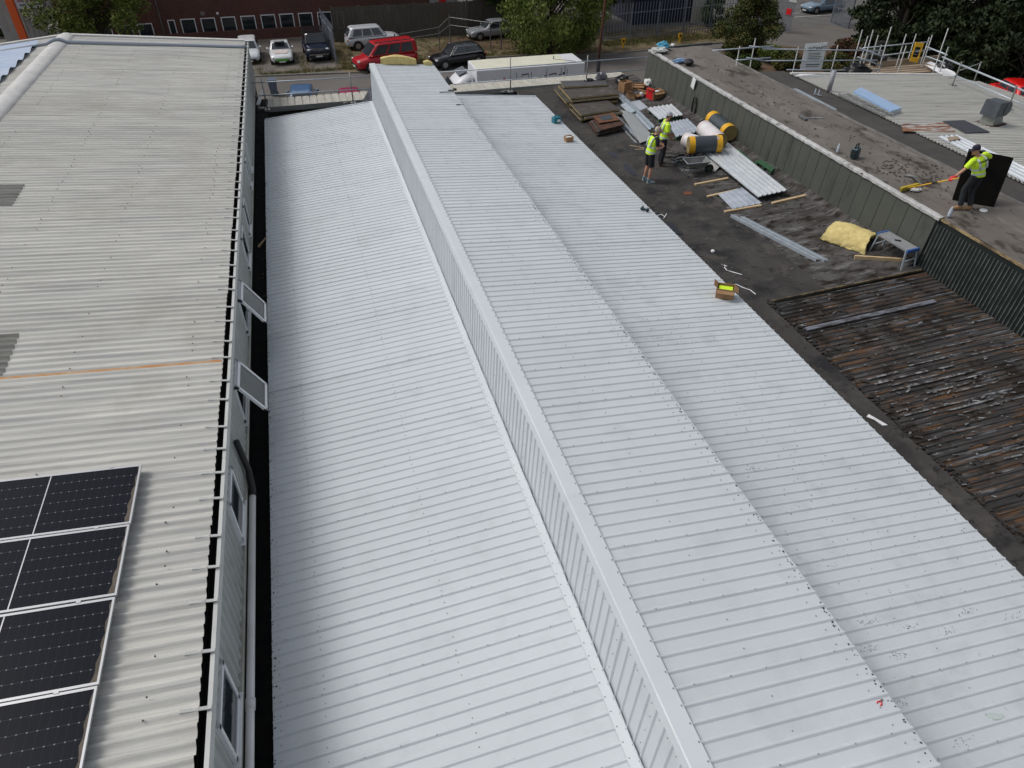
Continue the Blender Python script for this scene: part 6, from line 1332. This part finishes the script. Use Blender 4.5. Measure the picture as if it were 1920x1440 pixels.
p = ons(1554, 172, 0); m = MB(); m.tube([p, p + UP * .75], .085, 12); one(m, 'flue_pipe', mat('grey_lilac_pipe', (.30, .30, .34), rough=.6), 'short grey flue pipe at the corner of the shed roof', 'pipe', smooth=True)
# ================================================================== people
def ring(c, side, front, a, b, n=14):
    c = Vector(c); return [c + side * (a * math.cos(2 * math.pi * k / n)) + front * (b * math.sin(2 * math.pi * k / n)) for k in range(n)]
def vox(o, size, sm=4):
    r = o.modifiers.new('remesh', 'REMESH'); r.mode = 'VOXEL'; r.voxel_size = size; r.use_smooth_shade = True
    s = o.modifiers.new('smooth', 'SMOOTH'); s.factor = .5; s.iterations = sm
def hand(m, wrist, d, palmn, curl=.5, s=1.0, mi=None):
    """palm and five bent fingers; d = direction of the fingers, palmn = direction the palm faces"""
    w = Vector(wrist); d = Vector(d).normalized(); n = Vector(palmn); n = (n - d * n.dot(d)).normalized(); sd_ = d.cross(n)
    m.rings([ring(w, sd_, n, .026, .020, 10), ring(w + d * .04, sd_, n, .040, .018, 10), ring(w + d * .085, sd_, n, .043, .016, 10), ring(w + d * .10, sd_, n, .036, .013, 10)])
    for k, (off, ln) in enumerate(((-.032, .066), (-.011, .078), (.011, .073), (.031, .058))):
        a = w + d * .085 + sd_ * off; b = a + (d + n * curl * .55).normalized() * ln * .5; c = b + (d * .6 + n * curl * 1.5).normalized() * ln * .55
        m.tube([a, b, c], [.0100, .0095, .0085], 8)
    a = w + d * .025 - sd_ * .032; b = a + (d * .5 - sd_ * .75 + n * .25).normalized() * .042; c = b + (d * .8 + n * .5 * curl - sd_ * .1).normalized() * .034
    m.tube([a, b, c], [.013, .0115, .0095], 8)
def person(label, loc, rz, S, J, cfg):
    """J: joints in a local frame (x forward, y left, z up) for a 1.8 m figure; S scales it"""
    t = thing('person', label, 'person', loc, rz); t.scale = (S, S, S)
    J = {k: Vector(v) for k, v in J.items()}
    P, C, N, H = J['pelvis'], J['chest'], J['neck'], J['head']
    side = (J['sh_l'] - J['sh_r']).normalized(); hside = (J['hip_l'] - J['hip_r']).normalized(); upv = (N - P).normalized(); front = side.cross(upv).normalized() * 1.0
    W_ = P.lerp(C, .5)
    def torso(m, k=0.0, low=-.06, neck=True):
        st = [(P + upv * low, .150 + k, .110 + k, hside), (P, .160 + k, .120 + k, hside), (W_, .150 + k, .112 + k, side), (C, .170 + k, .122 + k, side), (C.lerp(N, .55), .155 + k, .100 + k, side), (C.lerp(N, .86), .085 + k, .072 + k, side)]
        m.rings([ring(c, s_, s_.cross(upv).normalized(), a, b) for (c, a, b, s_) in st])
        m.ell(J['sh_l'] - side * .02, (.062 + k,) * 3, 10, 7); m.ell(J['sh_r'] + side * .02, (.062 + k,) * 3, 10, 7)
        m.tube([J['sh_l'] - side * .02, C.lerp(N, .5), J['sh_r'] + side * .02], [.058 + k, .075 + k, .058 + k], 10)
    b = MB(); torso(b, -.012)
    b.tube([C.lerp(N, .6), N, H - J['hup'] * .06], [.066, .056, .054], 12)
    # head
    hu = J['hup'].normalized(); hf = J['hfwd']; hf = (hf - hu * hf.dot(hu)).normalized(); hs = hu.cross(hf)
    RM = Matrix((hf, hs, hu)).transposed()
    b.ell(H + hu * .02, (.098, .078, .115), 16, 12, rot=RM); b.ell(H + hf * .028 - hu * .055, (.062, .056, .062), 12, 9, rot=RM)
    b.ell(H + hf * .100 - hu * .018, (.020, .013, .024), 8, 6, rot=RM); b.ell(H + hf * .088 - hu * .062, (.012, .024, .008), 8, 6, rot=RM); b.ell(H + hf * .080 - hu * .092, (.022, .024, .018), 8, 6, rot=RM)
    for e in (1, -1): b.ell(H + hs * (e * .078) - hf * .008 - hu * .005, (.020, .009, .032), 8, 6, rot=RM); b.ell(H + hf * .082 + hs * (e * .030) + hu * .022, (.012, .020, .008), 8, 6, rot=RM)
    for s_ in ('l', 'r'):
        b.tube([J['sh_' + s_], J['sh_' + s_].lerp(J['el_' + s_], .4), J['el_' + s_], J['el_' + s_].lerp(J['wr_' + s_], .35), J['wr_' + s_]], [.052, .050, .040, .041, .026], 12)
        hand(b, J['wr_' + s_], J.get('hd_' + s_, (J['wr_' + s_] - J['el_' + s_])), J.get('pn_' + s_, Vector((0, 1 if s_ == 'r' else -1, 0))), cfg.get('curl', .6))
        b.tube([J['hip_' + s_], J['hip_' + s_].lerp(J['kn_' + s_], .5), J['kn_' + s_], J['kn_' + s_].lerp(J['an_' + s_], .3), J['an_' + s_]], [.088, .076, .056, .058, .036], 12)
        f = (J['to_' + s_] - J['an_' + s_]); b.tube([J['an_' + s_] - Vector((0, 0, .02)), J['an_' + s_].lerp(J['to_' + s_], .5) - Vector((0, 0, .03)), J['to_' + s_]], [.038, .036, .026], 10)
    bo = b.build('body', cfg.get('skin', m_skin), t, world=False, smooth=True); vox(bo, .0085, 2)
    # eyes
    e_ = MB()
    for e in (1, -1): e_.ell(H + hf * .0895 + hs * (e * .030) + hu * .014, (.007, .011, .006), 8, 6, rot=RM)
    e_.build('eyes', m_blk, t, world=False)
    # lower garment
    lo = MB(); lo.rings([ring(P + upv * .10, hside, front, .160, .124), ring(P, hside, front, .172, .130), ring(P - upv * .06, hside, front, .165, .124), ring(P - upv * .10, hside, front, .12, .09)])
    for s_ in ('l', 'r'):
        if cfg.get('shorts'): kk = J['hip_' + s_].lerp(J['kn_' + s_], .92); lo.tube([J['hip_' + s_] + Vector((0, 0, .03)), J['hip_' + s_].lerp(J['kn_' + s_], .5), kk], [.104, .100, .098], 14)
        else: lo.tube([J['hip_' + s_] + Vector((0, 0, .03)), J['hip_' + s_].lerp(J['kn_' + s_], .5), J['kn_' + s_], J['kn_' + s_].lerp(J['an_' + s_], .45), J['an_' + s_] + Vector((0, 0, .01))], [.104, .094, .078, .074, .068], 14)
    o = lo.build('shorts' if cfg.get('shorts') else 'trousers', cfg['lower'], t, world=False, smooth=True); vox(o, .012, 3)
    # undershirt sleeves and top
    if cfg.get('shirt'):
        u = MB(); torso(u, .008, .05)
        for s_ in ('l', 'r'): u.tube([J['sh_' + s_], J['sh_' + s_].lerp(J['el_' + s_], .45), J['sh_' + s_].lerp(J['el_' + s_], .75)], [.066, .064, .062], 12)
        u.tube([C.lerp(N, .7), C.lerp(N, 1.0)], [.078, .070], 12)
        o = u.build('shirt', cfg['shirt'], t, world=False, smooth=True); vox(o, .011, 2)
    v = MB(); st = [(P - upv * .06, .182, .142, hside), (P + upv * .06, .184, .144, hside), (W_, .176, .136, side), (C, .190, .145, side), (C.lerp(N, .5), .175, .120, side), (C.lerp(N, .80), .105, .090, side)]
    v.rings([ring(c, s_, s_.cross(upv).normalized(), a, bb) for (c, a, bb, s_) in st])
    v.ell(J['sh_l'] - side * .035, (.068,) * 3, 10, 7); v.ell(J['sh_r'] + side * .035, (.068,) * 3, 10, 7)
    if not cfg.get('shirt'):
        for s_ in ('l', 'r'): v.tube([J['sh_' + s_], J['sh_' + s_].lerp(J['el_' + s_], .45), J['sh_' + s_].lerp(J['el_' + s_], .82)], [.074, .070, .066], 12)
    o = v.build('hi_vis_top', m_hivis, t, world=False, smooth=True); vox(o, .012, 2)
    def band(c, s_, a, bb, h, nm='reflective_band'):
        k = MB(); f_ = s_.cross(upv).normalized(); r0 = ring(c - upv * h / 2, s_, f_, a, bb, 22); r1 = ring(c + upv * h / 2, s_, f_, a, bb, 22); k.rings([r0, r1], cap=False); k.build(nm, m_refl, t, world=False, smooth=True)
    band(P + upv * .03, hside, .193, .152, .05); band(W_.lerp(C, .15), side, .190, .150, .05)
    for e in (1, -1):
        k = MB(); f_ = front; top = C.lerp(N, .62) + side * (e * .105)
        for fr in (1, -1):
            a = W_.lerp(C, .1) + side * (e * .115) + f_ * (fr * .132); m1 = C + side * (e * .118) + f_ * (fr * .138); m2 = C.lerp(N, .45) + side * (e * .112) + f_ * (fr * .118); t_ = top + upv * .045
            k.tube([a, m1, m2, t_], .026, 6)
        k.build('reflective_brace', m_refl, t, world=False, smooth=True)
    for s_ in ('l', 'r'):
        k = MB(); an, to = J['an_' + s_], J['to_' + s_]; f = (to - an); f.z = 0; f.normalize(); sx = Vector((-f.y, f.x, 0)); z0 = to.z - .03
        hl = Vector((an.x, an.y, z0)) - f * .055; st = []
        for (u, hw, hh) in ((0, .030, .07), (.04, .040, .10), (.10, .042, .10), (.17, .046, .075), (.23, .044, .058), (.27, .028, .045)):
            c = hl + f * u; st.append([c - sx * hw, c + sx * hw, c + sx * hw * .95 + UP * hh * .6, c + sx * hw * .6 + UP * hh, c - sx * hw * .6 + UP * hh, c - sx * hw * .95 + UP * hh * .6])
        k.rings(st)
        if cfg.get('boot_h'): k.tube([Vector((an.x, an.y, z0 + .05)), an + UP * cfg['boot_h']], [.05, .056], 10)
        o = k.build('shoe', cfg['shoe'], t, world=False, smooth=True); vox(o, .009, 2)
        if cfg.get('sock'): k = MB(); k.tube([an - UP * .03, an + UP * .07], [.045, .043], 10); k.build('sock', cfg['sock'], t, world=False, smooth=True)
    # head cover
    k = MB()
    if cfg['hat'] == 'hair':
        k.ell(H + hu * .038 - hf * .018, (.096, .083, .108), 16, 12, rot=RM); kv = []
        o = k.build('hair', cfg['hair'], t, world=False, smooth=True)
    else:
        cap = []
        for (z, r_) in ((.030, 1.0), (.06, 1.0), (.09, .93), (.12, .72), (.138, .35), (.142, .05)): cap.append(ring(H + hu * z - hf * .006, hf, hs, .104 * r_, .086 * r_, 16))
        k.rings(cap); pk = [H + hu * .038 + hf * .085 + hs * .070, H + hu * .030 + hf * .150 + hs * .045, H + hu * .026 + hf * .170, H + hu * .030 + hf * .150 - hs * .045, H + hu * .038 + hf * .085 - hs * .070]
        k.plate(pk, hu * .008); k.build('cap', cfg['cap'], t, world=False, smooth=False)
        k = MB(); k.ell(H + hu * .022 - hf * .022, (.085, .082, .085), 14, 10, rot=RM); k.build('hair', cfg['hair'], t, world=False, smooth=True)
        if cfg.get('beard'): k = MB(); k.ell(H + hf * .050 - hu * .075, (.055, .058, .045), 12, 8, rot=RM); k.build('beard', cfg['hair'], t, world=False, smooth=True)
    return t
# man in shorts, looking down at what he holds
p = ond(1213, 341)
person('grey haired man in hi-vis vest and black shorts looking down at his hands', p, R(2), 1.04, dict(
    pelvis=(0, 0, .98), chest=(.05, 0, 1.30), neck=(.10, 0, 1.53), head=(.19, 0, 1.645), hup=(-.35, 0, .94), hfwd=(.90, 0, -.45),
    sh_l=(.08, .20, 1.46), sh_r=(.08, -.20, 1.46), el_l=(.10, .27, 1.17), el_r=(.10, -.25, 1.16), wr_l=(.34, .12, 1.16), wr_r=(.34, -.10, 1.13), pn_l=(-.2, -1, .3), pn_r=(-.2, 1, .3),
    hip_l=(0, .10, .93), hip_r=(0, -.10, .93), kn_l=(.02, .12, .51), kn_r=(.03, -.12, .51), an_l=(-.06, .12, .09), an_r=(-.02, -.13, .09), to_l=(.10, .14, .03), to_r=(.15, -.15, .03)),
    dict(lower=m_blk_cloth, shorts=True, shirt=m_blk_cloth, shoe=m_trainer, sock=mat('teal_sock', (.12, .25, .30), rough=.9), hat='hair', hair=m_hair_grey))
p2 = ond(1238, 310)
person('bearded man in pale cap and hi-vis shirt standing behind the man in shorts', p2, R(-12), 1.02, dict(
    pelvis=(0, 0, .97), chest=(.02, 0, 1.30), neck=(.04, 0, 1.54), head=(.09, 0, 1.68), hup=(-.12, 0, 1), hfwd=(1, -.2, -.15),
    sh_l=(.03, .20, 1.47), sh_r=(.03, -.20, 1.47), el_l=(.02, .26, 1.18), el_r=(.04, -.26, 1.17), wr_l=(.24, .10, 1.05), wr_r=(.22, -.16, .98), pn_l=(-.1, -1, 0), pn_r=(-.1, 1, 0),
    hip_l=(0, .10, .93), hip_r=(0, -.10, .93), kn_l=(.04, .13, .50), kn_r=(.02, -.12, .50), an_l=(.0, .15, .09), an_r=(-.04, -.13, .09), to_l=(.17, .18, .03), to_r=(.13, -.15, .03)),
    dict(lower=m_blk_cloth, shoe=m_boot_b, boot_h=.08, hat='cap', cap=m_cap_w, hair=m_hair_dk, beard=True, skin=m_skin2))
# man sweeping, seen from behind, holding a black board with his right hand
p3 = onu(1806, 390); RZ3 = R(105)
J3 = dict(pelvis=(-.02, -.02, .93), chest=(.05, .05, 1.22), neck=(.12, .13, 1.43), head=(.17, .20, 1.55), hup=(.15, .25, .95), hfwd=(.35, .95, -.25),
    sh_l=(.10, .26, 1.33), sh_r=(.07, -.13, 1.41), el_l=(.16, .42, 1.08), el_r=(.05, -.42, 1.28), wr_l=(.22, .62, .90), wr_r=(.20, -.50, 1.20), hd_l=(.1, 1, -.25), pn_l=(.2, .1, -1), hd_r=(.8, .3, -.4), pn_r=(0, -.3, -1),
    hip_l=(-.02, .08, .89), hip_r=(-.02, -.12, .89), kn_l=(.10, .12, .50), kn_r=(.02, -.10, .48), an_l=(.02, .16, .09), an_r=(-.12, -.06, .09), to_l=(.10, .28, .03), to_r=(-.04, .06, .03))
man3 = person('man in navy cap and yellow hi-vis shirt sweeping while holding a black board', p3, RZ3, .98, J3, dict(lower=m_dk_cloth, shoe=m_boot, boot_h=.07, hat='cap', cap=mat('navy_cap_cloth', (.022, .018, .035), rough=.9), hair=m_hair_dk, curl=1.0))
M3 = Matrix.Translation(p3) @ Matrix.Rotation(RZ3, 4, 'Z') @ Matrix.Scale(.98, 4)
# lettering across his shoulders
C3, N3, P3_ = Vector(J3['chest']), Vector(J3['neck']), Vector(J3['pelvis']); sd3 = (Vector(J3['sh_l']) - Vector(J3['sh_r'])).normalized(); up3 = (N3 - P3_).normalized(); fr3 = sd3.cross(up3).normalized(); up3 = fr3.cross(sd3)
back = -fr3
Mx = Matrix.Translation(C3.lerp(N3, .30) + back * .150) @ Matrix((-sd3 * -1.0, up3, back)).transposed().to_4x4() if False else Matrix.Translation(C3.lerp(N3, .30) + back * .150) @ Matrix(((up3.cross(back)), up3, back)).transposed().to_4x4()
text_mesh('shirt_lettering', 'Pyramid', .10, m_blk, Mx, man3, .004)
# red glove over the left hand
wl = M3 @ Vector(J3['wr_l']); dl = (M3.to_3x3() @ Vector(J3['hd_l'])).normalized()
gm = MB(); Jl = Vector(J3['wr_l']); hand(gm, Jl, J3['hd_l'], J3['pn_l'], 1.0); gm.tube([Jl - Vector(J3['hd_l']).normalized() * .05, Jl + Vector(J3['hd_l']).normalized() * .03], [.040, .038], 10)
go = gm.build('red_glove', m_red, man3, world=False, smooth=True); vox(go, .008, 1); dm = go.modifiers.new('disp', 'DISPLACE'); dm.strength = .008; dm.mid_level = 0
# broom
g0 = wl + dl * .085 - UP * .02; hd = onu(1703, 352, .13); brm = thing('broom', 'yellow handled broom held by the sweeping man', 'broom', onu(1703, 352)); dB = (g0 - hd).normalized(); tail = g0 + dB * .22
m = MB(); m.tube([hd, tail], .016, 10); m.build('handle', m_ylwp, brm, smooth=True)
mp_ = hd.lerp(tail, .55); m = MB(); m.tube([mp_ - dB * .09, mp_ + dB * .09], .022, 10); m.build('grip_sleeve', m_blk, brm)
b0, b1 = onu(1690, 353, .10), onu(1722, 345, .10); m = MB(); m.bar(b0, b1, .07, .05); m.build('head', mat('mustard_plastic', (.45, .33, .02), rough=.6), brm)
m = MB(); m.bar(b0 - UP * .055, b1 - UP * .055, .06, .085); m.build('bristles', mat('yellow_bristle', (.40, .32, .02), (.12, .09, .02), scale=30, rough=.95), brm)
# black board held upright
q = [onu(1789, 376), onu(1866, 390)]
tl, tr = Vector(q[0]), Vector(q[1]); dn = (tr - tl); bl = tl + Vector((0, .05, 0)); br = tr + Vector((0, .05, 0))
lean = Vector((.10, .28, 1.28))
m = MB(); m.plate([bl, br, br + lean + (br - bl) * .12 - UP * .05, bl + lean + (br - bl) * .07], Vector((.02, .045, -.01))); one(m, 'black_board', mat('bitumen_black_board', (.006, .006, .006), (.009, .008, .007), scale=5, rough=.95, spec=.08, c=(.035, .032, .015), cscale=7, clo=.68, chi=.74), 'large black bitumen board held upright by the sweeping man', 'board', base=tuple(bl.lerp(br, .5)))
# ================================================================== guard rails and scaffold
def pole(t, a, b, r=.026, nm='tube', mt=m_galv_d): m = MB(); m.tube([a, b], r, 8); return m.build(nm, mt, t, smooth=True)
# rails along the canopy
Z0 = 5.56
def topz(px, py, y): return aty(px, py, y)
for (lab, posts, r0, r1) in (('left length of tube guard rail on the canopy, beside the old roof', ((502, 206, 1.32), (660, 186, 1.25)), ((462, 156), (699, 143)), ((464, 181), (699, 166))),
                             ('right length of tube guard rail on the canopy, in front of the truck', ((956, 172, 1.45), (1087, 152, 1.3)), ((822, 136), (1220, 106)), ((850, 158), (1213, 130)))):
    yr = 33.45; base = at(posts[0][0], posts[0][1], Z0); yr = base.y
    t = thing('guard_rail', lab, 'guard rail', (base.x, base.y, Z0), 0, 'guard rails on the canopy')
    for (px, py, h) in posts:
        b = at(px, py, Z0 - .03); pole(t, (b.x, yr, Z0 - .04), (b.x, yr, Z0 + h), nm='post')
        m = MB(); m.box((b.x, yr, Z0 + .0), (.22, .22, .06)); m.build('base_plate', m_galv_d, t)
        pole(t, (b.x - .02, yr, Z0 + .1), (b.x - .45, yr - .02, Z0 + .02), .018, 'stay')
    for (u, v) in (r0, r1): pole(t, aty(*u, yr - .05), aty(*v, yr - .05), .024, 'rail', m_galv)
# scaffold beyond the brown roof and shed
scf = thing('scaffold', 'galvanised tube scaffold with timber boards beyond the shed roof', 'scaffold', (24.5, 28.2, 0))
def vert(px0, py0, px1, py1, y, zlow=None):
    a = aty(px0, py0, y); b = aty(px1, py1, y); x = (a.x + b.x) / 2; pole(scf, (x, y, (0.02 if zlow is None else zlow)), (x, y, b.z), .025, 'standard')
# rails across
YA = 27.6
for (u, v) in (((1336, 95), (1450, 86)), ((1405, 86.5), (1468, 92)), ((1430, 92), (1655, 95)), ((1380, 113), (1445, 108)), ((1400, 108), (1440, 115)), ((1430, 114), (1645, 113)), ((1475, 131), (1640, 132))):
    pole(scf, aty(*u, YA + random.uniform(-.06, .06)), aty(*v, YA + random.uniform(-.06, .06)), .026, 'ledger', m_galv)
for (px, pyt, pyb) in ((1385, 86, 112), (1411, 72, 130), (1492, 88, 134), (1565, 85, 132)): vert(px - 2, pyb, px + 2, pyt, YA + .06)
# banner fixed to the rails
bn = thing('banner_sign', 'white printed banner tied to the scaffold rails', 'banner', aty(1520, 131, YA + .15)); yb2 = YA + .18
c4 = [aty(1511, 82, yb2), aty(1552, 79, yb2), aty(1540, 130.5, yb2), aty(1500, 131, yb2)]
m = MB(); m.plate(c4, (0, .01, 0)); m.build('sheet', mat('white_banner', (.76, .78, .78), rough=.6), bn)
ex = (c4[1] - c4[0]); ey = (c4[0] - c4[3]); w_ = ex.length; h_ = ey.length; ex.normalize(); ey.normalize(); ez = ex.cross(ey).normalized()
def bp(u, v): return c4[3].lerp(c4[2], u).lerp(c4[0].lerp(c4[1], u), v)
MM = Matrix((ex, ez.cross(ex), ez)).transposed().to_4x4()
tm = text_mesh('banner_title', 'iNTANET', w_ * .20, m_blk, Matrix.Translation(bp(.58, .79) - bn.location + ez * .012) @ MM, bn, .002)
for k, v in enumerate((.73, .62, .56, .49, .43, .37, .20, .13)):
    m = MB(); a, b = bp(.22, v), bp(.86 - .05 * (k % 3), v); m.bar(a + ez * .012, b + ez * .012, .004, h_ * (.022 if k not in (0, 6) else .035), up=tuple(ey)); m.build('printed_line', m_mgrey, bn)
# tower of standards and stacked tubes behind the shed
for (px0, py0, px1, py1, y) in ((1600, 128, 1614, 56, 27.9), (1614, 132, 1622, 68, 28.3), (1618, 135, 1634, 56, 28.0), (1627, 140, 1645, 66, 28.3), (1645, 140, 1671, 50, 27.4), (1640, 130, 1652, 84, 28.6), (1680, 135, 1696, 64, 28.2), (1688, 134, 1695, 86, 27.2), (1697, 115, 1723, 63, 28.6), (1733, 120, 1745, 66, 28.1), (1737, 100, 1738, 70, 28.4), (1760, 146, 1763, 54, 26.6), (1758, 150, 1777, 88, 26.4)):
    vert(px0, py0, px1, py1, y)
for (u, v, y) in (((1618, 90), (1745, 78), 28.2), ((1655, 104), (1745, 93), 28.2), ((1612, 90), (1658, 107), 27.0), ((1608, 107), (1653, 123), 27.0), ((1600, 132), (1650, 132), 27.6)):
    pole(scf, aty(*u, y), aty(*v, y), .026, 'ledger', m_galv)
# boards of the lift
bz = 6.35
for k in range(6):
    a = at(1612 + 3 * k, 141 - 4.2 * k + 2, bz); b = at(1762 - 3 * k, 130 - 4.0 * k + 2, bz); m = MB(); m.bar(a, b, .225, .04); m.build('scaffold_board', m_plank, scf)
a, b = at(1645, 121, bz + .15), at(1762, 108, bz + .15); m = MB(); m.bar(a, b, .04, .225); m.build('toe_board', m_plank, scf)
a, b = at(1732, 122, bz + .1), at(1752, 130, bz + .1); m = MB(); m.bar(a, b, .04, .225); m.build('toe_board', m_plank, scf)
# yellow ladder gate
lg = thing('ladder_gate', 'bright yellow ladder safety gate on the scaffold', 'ladder gate', aty(1712, 119, 28.0)); yg = 28.0
o4 = [aty(1718, 79, yg), aty(1733, 81, yg), aty(1720, 118, yg), aty(1706, 115, yg)]
def gp_(u, v): return o4[3].lerp(o4[2], u).lerp(o4[0].lerp(o4[1], u), v)
for (u0, u1, v0, v1) in ((0, 1, .78, 1), (0, 1, 0, .24), (0, .12, .24, .78), (.88, 1, .24, .78)):
    m = MB(); m.plate([gp_(u0, v0), gp_(u1, v0), gp_(u1, v1), gp_(u0, v1)], (0, .04, 0)); m.build('frame', m_ylwp, lg)
for v in (.40, .52, .64): m = MB(); m.bar(gp_(.1, v), gp_(.9, v), .02, .03); m.build('bar', m_mgrey, lg)
# guard rail along the far right edge of the shed
re = thing('eave_guard_rail', 'long tube guard rail down the right edge of the shed roof', 'guard rail', ons(1785, 160))
rl = [(1735, 88), (1775, 104), (1768, 107), (1804, 121), (1920, 170)]
def zrail(px, py, h):
    p = at(px, py, 6.5)
    for _ in range(8): p = at(px, py, zs(min(p.x, 27.6)) + h)
    return p
pole(re, zrail(1738, 88, 1.15), zrail(1776, 103, 1.15), .028, 'rail', m_galv); pole(re, zrail(1767, 107, 1.05), zrail(1945, 181, 1.05), .032, 'rail', m_galv)
pole(re, zrail(1735, 105, .6), zrail(1772, 118, .6), .026, 'rail', m_galv); pole(re, zrail(1790, 141, .25), zrail(1935, 203, .25), .030, 'rail', m_galv)
for (px, py, tx, ty) in ((1785, 161, 1803, 117), (1890, 206, 1906, 161)):
    b = zrail(px, py, 0); tp = zrail(tx, ty, 1.15); pole(re, b, tp, .028, 'post'); m = MB(); m.box((b.x, b.y, b.z + .03), (.25, .25, .05)); m.build('base_plate', m_galv_d, re)
b = zrail(1826, 152, .15); pole(re, b, b + UP * .75, .024, 'post'); pole(re, b + UP * .7, zrail(1800, 132, .75), .02, 'stay')
# sheeting and sacks among the scaffold
for (px, py, r, lab, mt, sd_) in ((1640, 122, (.45, .3, .3), 'dark blue black sheeting heap inside the scaffold tower', m_bag, 31), (1605, 140, (.6, .35, .22), 'black sheeting heap behind the shed verge', m_bag, 32), (1768, 134, (.35, .3, .2), 'dark sack at the end of the scaffold boards', m_bag, 33)):
    lumpbag(px, py, r, lab, mt, f=lambda a_, b_, dz=0: at(a_, b_, 6.37), seed=sd_)
m = MB(); q = [ons(1490, 143, .06), ons(1545, 143.5, .06), ons(1530, 139, .14), ons(1500, 138.5, .12)]; m.slab(q, .02); one(m, 'white_liner_sheet', m_wht, 'white liner sheet showing over the shed verge at its left corner', 'sheet')
m = MB(); q = [ons(1732, 120, .02), ons(1745, 115, .12), ons(1790, 135, .12), ons(1794, 142, .06), ons(1770, 142, .05)]; m.slab(q, .02); one(m, 'white_liner_sheet', m_wht, 'white liner sheet spilling over the right corner of the shed', 'sheet')
